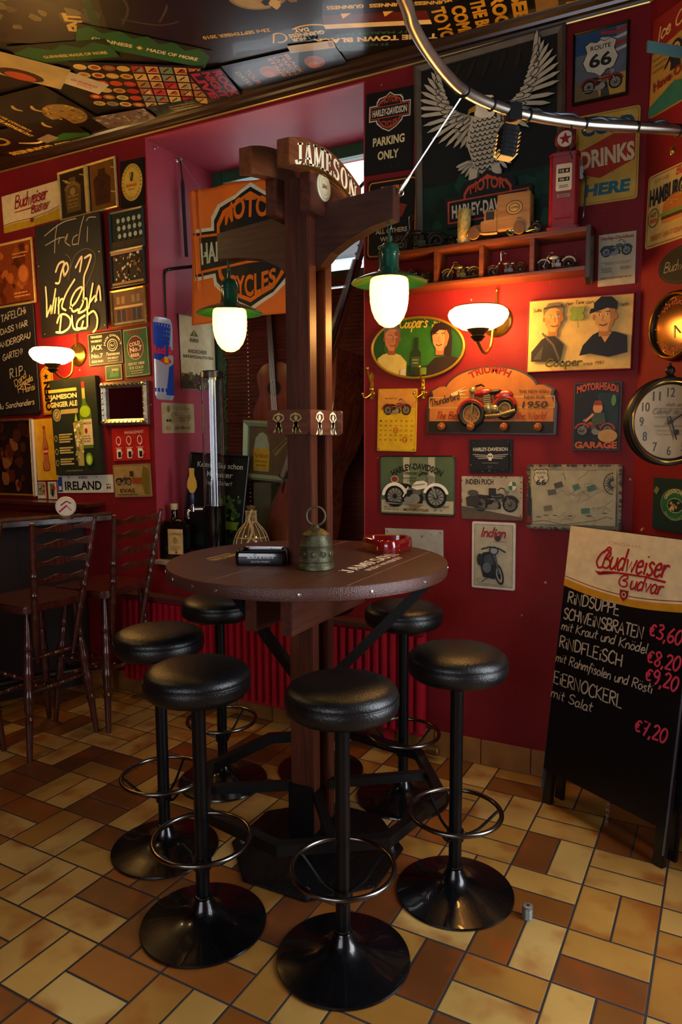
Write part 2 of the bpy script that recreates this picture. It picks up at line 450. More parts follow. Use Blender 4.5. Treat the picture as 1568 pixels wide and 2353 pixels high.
class Art:
    """Flat printing on a thing's front face: every shape goes into ONE child mesh, in units of the thing's own width."""
    def __init__(s, root, w, h, z=0.0006, dz=0.00012):
        s.root = root; s.S = w; s.a = h / w; s.z = z; s.dz = dz; s.b = MB(); s.cols = []; s.mm = []

    def _m(s, col):
        m = col if not isinstance(col, str) else ink(col)
        if m not in s.mm: s.mm.append(m)
        return s.mm.index(m)

    def poly(s, pts, col):
        s.z += s.dz
        s.b.add([(x * s.S, y * s.S, s.z) for x, y in pts], [tuple(range(len(pts)))], s._m(col)); return s

    def polys(s, lst, col):
        s.z += s.dz
        for pts in lst: s.b.add([(x * s.S, y * s.S, s.z) for x, y in pts], [tuple(range(len(pts)))], s._m(col))
        return s

    def rect(s, cx, cy, w, h, col, rot=0, r=0):
        p = rrect(w, h, r)
        c, q = math.cos(rot), math.sin(rot)
        return s.poly([(cx + x * c - y * q, cy + x * q + y * c) for x, y in p], col)

    def frame(s, cx, cy, w, h, t, col, r=0):
        o = rrect(w, h, r); i = rrect(w - 2 * t, h - 2 * t, max(0.0001, r - t) if r else 0)
        n = len(o)
        return s.polys([[o[k], o[(k + 1) % n], i[(k + 1) % n], i[k]] for k in range(n)], col)

    def ell(s, cx, cy, rx, ry, col, n=32, rot=0):
        c, q = math.cos(rot), math.sin(rot)
        return s.poly([(cx + x * c - y * q, cy + x * q + y * c) for x, y in ellipse(rx, ry, n)], col)

    def ring(s, cx, cy, rx, ry, t, col, n=36, a0=0, a1=360):
        o = ellipse(rx, ry, n, cx, cy, a0, a1); i = ellipse(rx - t, ry - t, n, cx, cy, a0, a1)
        full = abs(a1 - a0) > 359
        return s.polys([[o[k], o[(k + 1) % n], i[(k + 1) % n], i[k]] for k in range(n if full else n - 1)], col)

    def line(s, pts, w, col, smooth=False, taper=False):
        P = [Vector((p[0], p[1])) for p in pts]
        if smooth: P = smooth_path(P, 5)
        L = []; R = []
        n = len(P)
        for i, p in enumerate(P):
            t = (P[min(i + 1, n - 1)] - P[max(i - 1, 0)])
            if t.length < 1e-9: t = Vector((1, 0))
            t.normalize()
            q = Vector((-t.y, t.x)) * w / 2 * ((0.35 + 0.65 * math.sin(PI * (i + .5) / n)) if taper else 1)
            L.append(p + q); R.append(p - q)
        s.polys([[L[i], R[i], R[i + 1], L[i + 1]] for i in range(n - 1)], col)
        if not taper and w > 0.012:
            s.polys([[(p.x + w / 2 * math.cos(k * PI / 4), p.y + w / 2 * math.sin(k * PI / 4)) for k in range(8)] for p in ([P[0], P[-1]] if smooth else P)], col)
        return s

    def text(s, t, cx, cy, w, h, col, bold=0.02, shear=0, rot=0, arc=0, grow=0):
        vs, fs, asp = text_geo(t, bold)
        if w is None: w = h * asp
        s.z += s.dz
        c, q = math.cos(rot), math.sin(rot)
        o = []
        for x, y in vs:
            X = (x - .5) * w; Y = (y - .5) * h * (1 + grow * (1 - (2 * x - 1) ** 2))
            X += shear * Y; Y += arc * (1 - (2 * x - 1) ** 2)
            o.append(((cx + X * c - Y * q) * s.S, (cy + X * q + Y * c) * s.S, s.z))
        s.b.add(o, fs, s._m(col)); return s

    def round_text(s, t, cx, cy, r, h, a_mid, span, col, bold=0.02, inward=False):
        """Text along a circle; a_mid in degrees, inward = feet towards the outside (lower arcs)."""
        vs, fs, asp = text_geo(t, bold)
        s.z += s.dz
        o = []
        for x, y in vs:
            a = math.radians(a_mid + (x - .5) * span * (1 if inward else -1))
            rr = r + (h * (1 - y) if inward else h * y)
            o.append(((cx + rr * math.cos(a)) * s.S, (cy + rr * math.sin(a)) * s.S, s.z))
        s.b.add(o, fs, s._m(col)); return s

    def slab(s, t, cx, cy, w, h, col, arc=None):
        tot = sum(SLAB[c][0] for c in t)
        x = 0; s.z += s.dz
        m = s._m(col)
        for c in t:
            adv, pl = SLAB[c]
            for p in pl:
                q = []
                for px, py in p:
                    u = (x + px) / tot; X = (u - .5) * w; Y = (py - .5) * h
                    if arc: Y += arc * (1 - (2 * u - 1) ** 2)
                    q.append(((cx + X) * s.S, (cy + Y) * s.S, s.z))
                s.b.add(q, [tuple(range(len(q)))], m)
            s.z += s.dz * .2
            x += adv
        return s

    def hand(s, t, x, y, h, col, w=None, pen=0.012, slant=0.0, rot=0.0, wob=0.0):
        tot = sum(SF.get(c, SF[' '])[0] for c in t) * h
        k = (w / tot) if w else 1
        X = 0; c0, q0 = math.cos(rot), math.sin(rot)
        for c in t:
            adv, pl = SF.get(c, SF[' '])
            sm = False
            j = random.uniform(-wob, wob) * h
            for p in pl:
                if p == '*': sm = True; continue
                pts = []
                for px, py in p:
                    u = X + px * h * k + slant * py * h; v = py * h + j
                    pts.append((x + u * c0 - v * q0, y + u * q0 + v * c0))
                s.line(pts, pen, col, smooth=sm)
                sm = False
            X += adv * h * k
        return s

    def done(s, name='print', label=None):
        if not s.b.f: return None
        return s.b.build(name, s.mm, s.root, label=label)


# ------------------------------------------------------------------ planes that things hang on
def plane(org, U, Vv):
    U = Vector(U).normalized(); Vv = Vector(Vv).normalized(); Nn = U.cross(Vv)
    return Matrix(((U.x, Vv.x, Nn.x, org[0]), (U.y, Vv.y, Nn.y, org[1]), (U.z, Vv.z, Nn.z, org[2]), (0, 0, 0, 1)))


WALL_Y = 2.913
H = 3.0
CH = math.radians(46.5)
PB = plane((0, WALL_Y, 0), (1, 0, 0), (0, 0, 1))                    # back wall
PN = plane((-2.61, 0, 0), (0, 1, 0), (0, 0, 1))                     # left side of the window niche
PC = plane((-0.245, WALL_Y, 0), (math.cos(CH), -math.sin(CH), 0), (0, 0, 1))   # angled wall
PT = plane((0, 0, H), (-1, 0, 0), (0, 1, 0))                        # ceiling, seen from below


def on(P, u, v, rot=0, out=0.0):
    return P @ Matrix.Translation((u, v, out)) @ Matrix.Rotation(math.radians(rot), 4, 'Z')


def sign(name, label, cat, P, geo, col, thick=0.006, r=0.0, group=None, rough=0.4, edge=None, gap=0.001):
    """A flat panel on a wall; its front face is local z = 0 and printing is laid on it."""
    u, v, w_, h_, rot = geo
    m = MB().prism(rrect(w_, h_, r), -thick, 0)
    mm = [ink(col) if isinstance(col, str) else col]
    o = m.build(name, mm)
    o.matrix_world = on(P, u, v, rot, thick + gap)
    tag(o, label, cat, group)
    return o, Art(o, w_, h_)


def rim(root, w_, h_, t, d, col, r=0.0, name='frame', z0=-0.004, inner=None):
    """A raised frame round a panel, t wide and d proud of the front face."""
    o = rrect(w_ + 2 * t, h_ + 2 * t, r + t if r else 0); i = rrect(w_, h_, r)
    n = len(o)
    b = MB()
    vs = [(x, y, z0) for x, y in o] + [(x, y, d * .55) for x, y in o] + [((x * .6 + a * .4), (y * .6 + bb * .4), d) for (x, y), (a, bb) in zip(o, i)] + [(x, y, d * .45) for x, y in i] + [(x, y, z0) for x, y in i]
    fs = []
    for l in range(4):
        for k in range(n): fs.append((l * n + k, l * n + (k + 1) % n, (l + 1) * n + (k + 1) % n, (l + 1) * n + k))
    for k in range(n): fs.append((4 * n + k, 4 * n + (k + 1) % n, (k + 1) % n, k))
    b.add(vs, fs)
    return b.build(name, col if not isinstance(col, str) else ink(col), root)


# ------------------------------------------------------------------ the room
def wall_paint(name, base, dark, rough=0.62):
    m, nt, b = new_mat(name)
    tc = N(nt, 'ShaderNodeTexCoord')
    n1 = N(nt, 'ShaderNodeTexNoise'); n1.inputs['Scale'].default_value = 3.0; n1.inputs['Detail'].default_value = 6
    nt.links.new(tc.outputs['Object'], n1.inputs['Vector'])
    r1 = N(nt, 'ShaderNodeValToRGB')
    r1.color_ramp.elements[0].position = 0.3; r1.color_ramp.elements[1].position = 0.72
    r1.color_ramp.elements[0].color = lin(dark); r1.color_ramp.elements[1].color = lin(base)
    nt.links.new(n1.outputs[0], r1.inputs[0])
    # small chips and scuffs
    n2 = N(nt, 'ShaderNodeTexNoise'); n2.inputs['Scale'].default_value = 26.0; n2.inputs['Detail'].default_value = 3
    nt.links.new(tc.outputs['Object'], n2.inputs['Vector'])
    r2 = N(nt, 'ShaderNodeValToRGB'); r2.color_ramp.elements[0].position = 0.735; r2.color_ramp.elements[1].position = 0.76
    nt.links.new(n2.outputs[0], r2.inputs[0])
    mx = N(nt, 'ShaderNodeMix', data_type='RGBA')
    mx.inputs['B'].default_value = lin('#b98a6a')
    nt.links.new(r2.outputs[0], mx.inputs['Factor']); nt.links.new(r1.outputs[0], mx.inputs['A'])
    nt.links.new(mx.outputs['Result'], b.inputs['Base Color'])
    n3 = N(nt, 'ShaderNodeTexNoise'); n3.inputs['Scale'].default_value = 140.0
    nt.links.new(tc.outputs['Object'], n3.inputs['Vector'])
    bp = N(nt, 'ShaderNodeBump'); bp.inputs['Strength'].default_value = 0.15; bp.inputs['Distance'].default_value = 0.003
    nt.links.new(n3.outputs[0], bp.inputs['Height']); nt.links.new(bp.outputs[0], b.inputs['Normal'])
    b.inputs['Roughness'].default_value = rough
    b.inputs['Specular IOR Level'].default_value = 0.25
    return m


RED = wall_paint('red_wall_paint', '#7c1119', '#680d14')
PINK = wall_paint('pink_niche_paint', '#ac4450', '#983646', 0.5)  # niche sides and ceiling, a paler pink than the red walls
DARKWOOD = wood('dark_trim_wood', '#1d0f08', '#33190c', 0.35, 'x')


def floor_material():
    """Basket-weave clay tiles: square cells of two tiles, the split turning from cell to cell."""
    m, nt, b = new_mat('clay_tile_floor')
    L = nt.links.new

    def mth(op, a, c=None, d=None):
        n = N(nt, 'ShaderNodeMath', operation=op)
        for i, q in enumerate((a, c, d)):
            if q is None: continue
            if isinstance(q, (int, float)): n.inputs[i].default_value = q
            else: L(q, n.inputs[i])
        return n.outputs[0]
    tc = N(nt, 'ShaderNodeTexCoord')
    sp = N(nt, 'ShaderNodeSeparateXYZ'); L(tc.outputs['Object'], sp.inputs[0])
    th, cell, ox, oy = -0.0252, 0.2297, -0.2876, 2.4622
    c, s = math.cos(th), math.sin(th)
    px = mth('SUBTRACT', sp.outputs[0], ox); py = mth('SUBTRACT', sp.outputs[1], oy)
    iu = mth('DIVIDE', mth('ADD', mth('MULTIPLY', px, c), mth('MULTIPLY', py, s)), cell)
    jv = mth('DIVIDE', mth('SUBTRACT', mth('MULTIPLY', px, s), mth('MULTIPLY', py, c)), cell)
    i = mth('FLOOR', iu); j = mth('FLOOR', jv)
    fu = mth('SUBTRACT', iu, i); fv = mth('SUBTRACT', jv, j)
    par = mth('FLOORED_MODULO', mth('ADD', i, j), 2.0)       # 1: split across u
    inv = mth('SUBTRACT', 1.0, par)
    sp_ = mth('ADD', mth('MULTIPLY', par, fu), mth('MULTIPLY', inv, fv))
    tl = mth('ADD', mth('MULTIPLY', par, fv), mth('MULTIPLY', inv, fu))
    s2 = mth('MULTIPLY', sp_, 2.0); half = mth('FLOOR', s2); sf = mth('SUBTRACT', s2, half)
    ds = mth('MULTIPLY', mth('MINIMUM', sf, mth('SUBTRACT', 1.0, sf)), cell / 2)
    dt = mth('MULTIPLY', mth('MINIMUM', tl, mth('SUBTRACT', 1.0, tl)), cell)
    d = mth('MINIMUM', ds, dt)
    cid = N(nt, 'ShaderNodeCombineXYZ'); L(i, cid.inputs[0]); L(j, cid.inputs[1]); L(half, cid.inputs[2])
    wn = N(nt, 'ShaderNodeTexWhiteNoise', noise_dimensions='3D'); L(cid.outputs[0], wn.inputs['Vector'])
    rp = N(nt, 'ShaderNodeValToRGB'); cr = rp.color_ramp
    cols = ['#ae8640', '#9a6a2a', '#b8924e', '#70401a', '#a87a36', '#bd9a58', '#643614', '#b28a48', '#8a501c', '#b88f48', '#784818', '#9e7030']
    while len(cr.elements) < len(cols): cr.elements.new(0.5)
    for k, q in enumerate(cols):
        cr.elements[k].position = k / len(cols); cr.elements[k].color = lin(q)
    cr.interpolation = 'CONSTANT'
    L(wn.outputs['Value'], rp.inputs[0])
    # flamed, burnt patches: each tile shifts the noise
    off = N(nt, 'ShaderNodeVectorMath', operation='MULTIPLY_ADD')
    L(wn.outputs['Color'], off.inputs[0]); off.inputs[1].default_value = (7, 7, 7); L(tc.outputs['Object'], off.inputs[2])
    nz = N(nt, 'ShaderNodeTexNoise'); nz.inputs['Scale'].default_value = 7.5; nz.inputs['Detail'].default_value = 3; nz.inputs['Roughness'].default_value = .45
    L(off.outputs[0], nz.inputs['Vector'])
    r2 = N(nt, 'ShaderNodeValToRGB'); r2.color_ramp.elements[0].position = .50; r2.color_ramp.elements[1].position = .70
    L(nz.outputs[0], r2.inputs[0])
    mx = N(nt, 'ShaderNodeMix', data_type='RGBA'); mx.inputs['B'].default_value = lin('#8a4110')
    fac = mth('MULTIPLY', r2.outputs[0], .85)
    L(fac, mx.inputs['Factor']); L(rp.outputs[0], mx.inputs['A'])
    n3 = N(nt, 'ShaderNodeTexNoise'); n3.inputs['Scale'].default_value = 3.2; n3.inputs['Detail'].default_value = 8
    L(tc.outputs['Object'], n3.inputs['Vector'])
    r3 = N(nt, 'ShaderNodeValToRGB'); r3.color_ramp.elements[0].position = .35; r3.color_ramp.elements[1].position = .7
    r3.color_ramp.elements[0].color = (.72, .68, .62, 1); r3.color_ramp.elements[1].color = (1, 1, 1, 1)
    L(n3.outputs[0], r3.inputs[0])
    mu = N(nt, 'ShaderNodeMix', data_type='RGBA', blend_type='MULTIPLY'); mu.inputs['Factor'].default_value = 1
    L(mx.outputs['Result'], mu.inputs['A']); L(r3.outputs[0], mu.inputs['B'])
    g = mth('LESS_THAN', d, 0.0031)
    mg = N(nt, 'ShaderNodeMix', data_type='RGBA'); mg.inputs['B'].default_value = lin('#1d1a1b')
    L(g, mg.inputs['Factor']); L(mu.outputs['Result'], mg.inputs['A'])
    L(mg.outputs['Result'], b.inputs['Base Color'])
    rr = mth('ADD', mth('MULTIPLY', g, .5), mth('ADD', .30, mth('MULTIPLY', n3.outputs[0], .22)))
    L(rr, b.inputs['Roughness'])
    hgt = mth('MINIMUM', mth('DIVIDE', d, .006), 1.0)
    h2 = mth('ADD', hgt, mth('MULTIPLY', nz.outputs[0], .35))
    bp = N(nt, 'ShaderNodeBump'); bp.inputs['Strength'].default_value = .5; bp.inputs['Distance'].default_value = .003
    L(h2, bp.inputs['Height']); L(bp.outputs[0], b.inputs['Normal'])
    return m


X_L, Y_F, X_R = -5.4, -1.6, 1.35      # left wall, front wall, right wall
NX0, NX1, NY, NZ0, NZ1 = -2.61, -1.375, 3.47, 0.77, 2.935
struct('floor', MB().box(X_L - .2, X_R + .2, Y_F - .2, 3.7, -.12, 0), floor_material())
CEIL = mat('dark_ceiling_paint', '#15100c', .35, var=.3, scale=6)
struct('ceiling', MB().box(X_L - .2, X_R + .2, Y_F - .2, 3.7, H, H + .12), CEIL)
b = MB()
b.box(X_L - .2, NX0, WALL_Y, 3.7, 0, H)
b.box(NX0, NX1, WALL_Y, 3.7, 0, NZ0 - .02)
b.box(NX0, NX1, WALL_Y, 3.7, NZ1, H)
b.box(NX1, -.245, WALL_Y, 3.7, 0, H)
struct('wall_back', b, RED)
# angled wall and the wall with the daylight window
cu = Vector((math.cos(CH), -math.sin(CH), 0)); cn = Vector((math.sin(CH), math.cos(CH), 0))
A0 = Vector((-.245, WALL_Y, 0)); A1 = A0 + cu * 2.31
WU0, WU1, WZ0, WZ1 = .93, 2.03, .38, 2.46             # daylight window in the angled wall, just outside the picture
def wall_piece(b, u0, u1, z0, z1, d0=0.0, d1=.2):
    p, q = A0 + cu * u0, A0 + cu * u1
    return b.prism([(p.x + cn.x * d0, p.y + cn.y * d0), (q.x + cn.x * d0, q.y + cn.y * d0), (q.x + cn.x * d1, q.y + cn.y * d1), (p.x + cn.x * d1, p.y + cn.y * d1)], z0, z1)
b = MB()
wall_piece(b, 0, WU0, 0, H); wall_piece(b, WU1, 2.5, 0, H); wall_piece(b, WU0, WU1, 0, WZ0); wall_piece(b, WU0, WU1, WZ1, H)
b.prism([(A0.x, A0.y), (A0.x + cn.x * .2, A0.y + cn.y * .2), (A0.x, 3.7)], 0, H)
struct('wall_angled', b, RED)
struct('wall_right', MB().box(X_R, X_R + .2, Y_F, 1.3, 0, H), RED)
b = MB()
b.box(X_L - .2, -1.6, Y_F - .2, Y_F, 0, H); b.box(.4, X_R + .2, Y_F - .2, Y_F, 0, H); b.box(-1.6, .4, Y_F - .2, Y_F, 0, .85); b.box(-1.6, .4, Y_F - .2, Y_F, 2.45, H)
struct('wall_front', b, RED)
struct('wall_left', MB().box(X_L - .2, X_L, Y_F, 3.0, 0, H), RED)
# niche lining, sill
b = MB()
b.box(NX0, NX0 + .006, WALL_Y + .001, NY, NZ0, NZ1)
b.box(NX1 - .006, NX1, WALL_Y + .001, NY, NZ0, NZ1)
b.box(NX0 + .006, NX1 - .006, WALL_Y + .001, NY, NZ1 - .006, NZ1)
struct('wall_niche', b, PINK)
b = MB().box(NX0, NX1, WALL_Y - .045, NY + .05, NZ0 - .02, NZ0)
struct('trim_1', b, mat('painted_sill', '#8c8378', .45, var=.15, scale=20), bevel=.003)
# crown moulding under the ceiling
for k, (p0, p1) in enumerate((((X_L, WALL_Y), (-.245, WALL_Y)), ((-.245, WALL_Y), (A1.x, A1.y)))):
    d = Vector((p1[0] - p0[0], p1[1] - p0[1], 0)); L = d.length; d.normalize()
    nrm = Vector((d.y, -d.x, 0))
    prof = [(0, H - .048), (.012, H - .048), (.014, H - .040), (.026, H - .036), (.030, H - .026), (.046, H - .018), (.052, H - .008), (.06, H - .001), (0, H - .001)]
    vs = []; fs = []
    n = len(prof)
    for e, end in enumerate((p0, p1)):
        for a, z in prof: vs.append((end[0] + nrm.x * a, end[1] + nrm.y * a, z))
    for q in range(n): fs.append((q, (q + 1) % n, n + (q + 1) % n, n + q))
    fs += [tuple(range(n)), tuple(range(n, 2 * n))]
    q0_, q1_ = Vector((p0[0], p0[1], H - .050)) + nrm * .006, Vector((p1[0], p1[1], H - .050)) + nrm * .006
    struct('trim_%d' % (k + 2), MB().add(vs, fs).tube([q0_, q1_], .0055, 8, 1), [wood('crown_wood', '#1e1008', '#38210f', .28, 'x', coat=.4), mat('gilt_lit_edge', '#b89a58', .3, .7)])  # gold bead, also standing in for light caught along the lower edge
# tiled skirting
SK = mat('skirting_tile', '#8a5c2c', .4, var=.3, scale=9)
b = MB()
x = -3.6
while x < -.26:
    b.box(x + .002, min(x + .212, -.246), WALL_Y - .012, WALL_Y, 0.001, .112); x += .214
struct('baseboard_back', b, SK, bevel=.002)
b = MB()
u = 0.0
for k in range(9):
    p = A0 + cu * (u + .002); q = A0 + cu * (u + .212); o_ = -cn * .012
    b.prism([(p.x, p.y), (p.x + o_.x, p.y + o_.y), (q.x + o_.x, q.y + o_.y), (q.x, q.y)], .001, .112); u += .214
struct('baseboard_angled', b, SK, bevel=.002)

# window at the back of the niche
GREEN = mat('green_window_paint', '#1c4a34', .4, var=.15, scale=30)
DARKM = mat('black_window_bar', '#15191a', .4)
b = MB()
wy0, wy1 = 3.455, 3.52
for (x0, x1, z0, z1) in ((-2.604, -2.535, .77, 2.928), (-1.45, -1.381, .77, 2.928), (-2.535, -1.45, 2.868, 2.928), (-2.535, -1.45, .77, .85), (-2.535, -1.45, 2.235, 2.30), (-2.02, -1.96, .85, 2.868)):
    b.box(x0, x1, wy0, wy1, z0, z1)
win = struct('window_1', b, GREEN, bevel=.004)
b = MB().box(-2.535, -1.45, 3.47, 3.50, 2.47, 2.495).box(-2.535, -1.45, 3.47, 3.50, 2.62, 2.64)
b.tube([(-1.80, 3.46, 2.60), (-1.46, 3.46, 2.86)], .009, 6)
b.build('glazing_bar', DARKM, win)
GL = glass('window_glass')
for x0, x1 in ((-2.535, -2.02), (-1.96, -1.45)):
    for z0, z1 in ((2.30, 2.868), (.85, 2.235)):
        MB().box(x0, x1, 3.483, 3.487, z0, z1).build('pane', GL, win)
# window that lets the daylight in, just outside the picture
b = MB()
for (u0, u1, z0, z1) in ((WU0, WU0 + .06, WZ0, WZ1), (WU1 - .06, WU1, WZ0, WZ1), (WU0 + .06, WU1 - .06, WZ1 - .06, WZ1), (WU0 + .06, WU1 - .06, WZ0, WZ0 + .06)):
    wall_piece(b, u0, u1, z0, z1, .09, .15)
win2 = struct('window_2', b, GREEN, bevel=.004)
b = MB()
for (x0, x1, z0, z1) in ((-1.6, -1.53, .85, 2.45), (.33, .4, .85, 2.45), (-1.53, .33, .85, .92), (-1.53, .33, 2.38, 2.45), (-.63, -.57, .92, 2.38)): b.box(x0, x1, Y_F - .14, Y_F - .08, z0, z1)
struct('added_window', b, GREEN, bevel=.004)  # unseen front window, added as an opening for the fill light
# neighbouring house seen through the niche window
hb = MB().box(-9, 6, 10, 12, 0, 4.15).build('house', mat('pale_render', '#b9c2c6', .8, var=.1, scale=2))
tag(hb, 'pale grey house front across the street behind the niche window', 'building')
MB().box(-9.2, 6.2, 9.8, 12, 4.15, 4.4).build('eaves', mat('dark_eaves', '#3a3f42', .7), hb)

# wooden blind over the lower window
SL = wood('blind_slat_wood', '#3a170c', '#6a2c16', .4, 'x')
bl = thing('wooden_blind', 'brown wooden slatted blind drawn over the window in the niche', 'blind', TR(-1.99, 3.41, .80))
b = MB()
k = 0
z = .03
while z < 1.40:
    T = TR(0, 0, z, rx=math.radians(70))
    b.box(-.53, .55, -.0145, .0145, -.0012, .0012, T=T); z += .0215
b.build('slats', SL, bl)
MB().box(-.53, .55, -.02, .02, 1.405, 1.445).build('head_rail', SL, bl, bevel=.003)
MB().box(-.53, .55, -.014, .014, 0.002, .022).build('bottom_rail', SL, bl, bevel=.003)
for x in (-.40, .02, .44):
    MB().tube([(x, -.016, .01), (x, -.016, 1.42)], .0012, 5).build('cord', mat('cord_brown', '#4a2a1a', .8), bl)
b = MB()
for q in range(54): b.ball((-.335, -.03, 1.36 - q * .024), .0042, n=8, k=5)
b.build('bead_chain', mat('white_beads', '#e8e0d0', .35), bl, label='white bead chain')
# ------------------------------------------------------------------ radiator, pipes
RADI = mat('red_radiator_enamel', '#a01628', .28, var=.1, scale=12, coat=.3)
rad = thing('radiator', 'long red ribbed panel radiator low on the wall under the niche', 'radiator', TR(-1.93, 2.80, .10))
b = MB()
x = -.86
b.box(-.87, .87, .04, .075, 0, .47)
while x < .85:
    b.prism([(x, .04), (x + .008, .012), (x + .024, .012), (x + .032, .04)], .02, .455); x += .0415
b.build('panel', RADI, rad, bevel=.0015)
MB().box(-.875, .875, .005, .095, .47, .488).build('grille', mat('dark_grille', '#43201c', .5), rad, bevel=.002)
b = MB().tube([(.82, .05, 0), (.82, .05, -.05), (.87, .06, -.06), (.93, .06, -.06)], .009, 8)
b.lathe([(.018, -.02), (.020, 0), (.020, .03), (.014, .036)], 12, T=TR(.90, .06, -.06, ry=PI / 2))
b.build('valve', mat('valve_brass', '#7d6a3a', .35, .8), rad)
for x in (-.7, .7):
    MB().box(x - .02, x + .02, .04, .07, -.10, .0).build('foot', RADI, rad)


# ------------------------------------------------------------------ post table
WOODZ = wood('stained_post_wood', '#321509', '#58291a', .36, 'z')
WOODX = wood('stained_beam_wood', '#2c1207', '#4c2414', .45, 'x')
WOODY = wood('stained_board_wood', '#381a0d', '#5e3020', .36, 'y')
PALE = wood('bare_pine', '#b08a52', '#d6b67c', .6, 'x')
BLKM = mat('black_painted_steel', '#0c0d0f', .38, .3, var=.25, scale=40, bump=.1, bscale=90)
TX, TY = -1.148, 2.015
pt = thing('post_table', 'round brown post table with two lamp arms and an arched lettered board on top', 'table', TR(TX, TY, 0))
for y0, y1 in ((-.075, -.028), (.028, .075)):
    MB().box(-.043, .043, y0, y1, .10, 2.20).build('post', WOODZ, pt, bevel=.003)
# cross beam between the posts, tapering to both ends
prof = [(-.35, -.005), (-.35, .078), (.31, .118), (.31, .026), (.24, .014), (.16, -.012), (.10, -.042), (.06, -.078), (-.07, -.086), (-.10, -.060), (-.17, -.028), (-.26, -.012)]
Tb = TR(0, -.004, 2.02, rz=math.radians(-3.5), rx=PI / 2)
MB().prism(prof, -.024, .024, T=Tb).build('cross_beam', WOODX, pt, bevel=.002)
# arched boards with the whiskey lettering
def arch(y0, y1, z0, rise, hgt, n=18):
    top = []; bot = []
    for k in range(n + 1):
        t = 2 * k / n - 1
        y = y0 + (y1 - y0) * k / n
        top.append((y, z0 + hgt + rise * (1 - t * t))); bot.append((y, z0 + rise * .72 * (1 - t * t)))
    return bot + top[::-1]
PYZ = Matrix(((0, 0, 1, 0), (1, 0, 0, 0), (0, 1, 0, 0), (0, 0, 0, 1)))    # profile (y, z) -> extruded along x
for s in (1, -1):
    ab = MB().prism(arch(-.25, .215, 2.165, .045, .075), .043 if s > 0 else -.085, .083 if s > 0 else -.043, T=PYZ).build('arched_board', wood('arch_board_wood', '#5a2e18', '#7d4524', .34, 'y'), pt, bevel=.0015)
    if s > 0:
        T = Matrix(((0, 0, 1, .0834), (1, 0, 0, -.0175), (0, 1, 0, 2.2025), (0, 0, 0, 1)))
        a = Art(ab, .465, .1, z=0)
        a.slab('JAMESON', -.005, .0, .86, .132, '#f1e6c4', arc=.094)
        a.ell(.462, -.005, .006, .006, '#f1e6c4')
        o = a.done('lettering', 'cream slab lettering'); o.matrix_local = T
        a = MB().prism(arch(-.2502, .2152, 2.1652, .0452, .0008), .0835, .0842, T=PYZ).build('gold_line', metal_ink('#a8742c'), ab)
# small block with the round badge, one each side
for s in (1, -1):
    x0, x1 = (.043, .078) if s > 0 else (-.078, -.043)
    bk = MB().box(x0, x1, -.125, .115, 2.085, 2.195).build('badge_block', WOODY, pt, bevel=.003)
    if s > 0:
        bd = MB().lathe([(.0, 0), (.040, 0), (.041, .003), (.038, .006), (.0, .006)], 36, T=TR(.078, -.045, 2.168, ry=PI / 2)).build('badge', mat('badge_cream', '#d9cfa8', .35), bk)
        a = Art(bd, .08, .08, z=0)
        a.ring(0, 0, .44, .44, .02, '#8a7f5c'); a.ring(0, 0, .30, .30, .012, '#8a7f5c'); a.text('JJ&S', 0, 0, .40, .17, '#5a3a22', .02)
        o = a.done('badge_print'); o.matrix_local = Matrix(((0, 0, 1, .0842), (1, 0, 0, -.045), (0, 1, 0, 2.168), (0, 0, 0, 1)))
# plaques with dancing figures
def dancer(a, cx, cy, s, col, flip=1):
    f = lambda pts: [(cx + flip * x * s, cy + y * s) for x, y in pts]
    a.polys([f([(-.12, .05), (.10, .0), (.16, -.22), (.10, -.48), (.17, -.5), (.16, -.54), (0, -.54), (-.03, -.25), (-.20, -.5), (-.28, -.46), (-.34, -.42), (-.22, -.52), (-.12, -.28)][:9]),
             f([(-.14, .06), (.12, .02), (.05, -.27), (-.10, -.20)]), f([(-.08, -.18), (.02, -.22), (-.16, -.44), (-.3, -.54), (-.34, -.48)]), f([(.0, -.2), (.1, -.2), (.22, -.36), (.18, -.54), (.06, -.54)])], col)
    a.ell(cx - flip * .02 * s, cy + .20 * s, .10 * s, .13 * s, col, 14)
    a.line(f([(-.12, .04), (-.32, .18), (-.24, .34), (.0, .44)]), .075 * s, col); a.line(f([(.10, .02), (.30, .16), (.26, .34), (.02, .44)]), .075 * s, col)
    a.line(f([(-.10, .38), (.12, .38)]), .05 * s, col)
for (w_, h_, T, lb) in ((.150, .078, Matrix(((1, 0, 0, -.033), (0, 0, -1, -.087), (0, 1, 0, 1.463), (0, 0, 0, 1))), 'front plaque with two dark gold figures'),
                        (.205, .080, Matrix(((0, 0, 1, .055), (1, 0, 0, .008), (0, 1, 0, 1.462), (0, 0, 0, 1))), 'side plaque with two cream figures'),
                        (.150, .078, Matrix(((-1, 0, 0, .0), (0, 0, 1, .087), (0, 1, 0, 1.463), (0, 0, 0, 1))), None), (.150, .08, Matrix(((0, 0, -1, -.055), (-1, 0, 0, 0), (0, 1, 0, 1.462), (0, 0, 0, 1))), None)):
    pq = MB().prism(rrect(w_, h_, .008), -.012, 0, T=None).build('plaque', wood('plaque_wood', '#4a2415', '#70402a', .36, 'x'), pt, T=T, bevel=.001, label=lb)
    a = Art(pq, w_, h_)
    c = '#b79f63' if w_ < .2 else '#efe4bd'
    k = .42 if w_ < .2 else .36
    dancer(a, -.21, .0, k, c, 1); dancer(a, .21, .0, k, c, -1)
    a.done('figures', 'pale dancing figures')
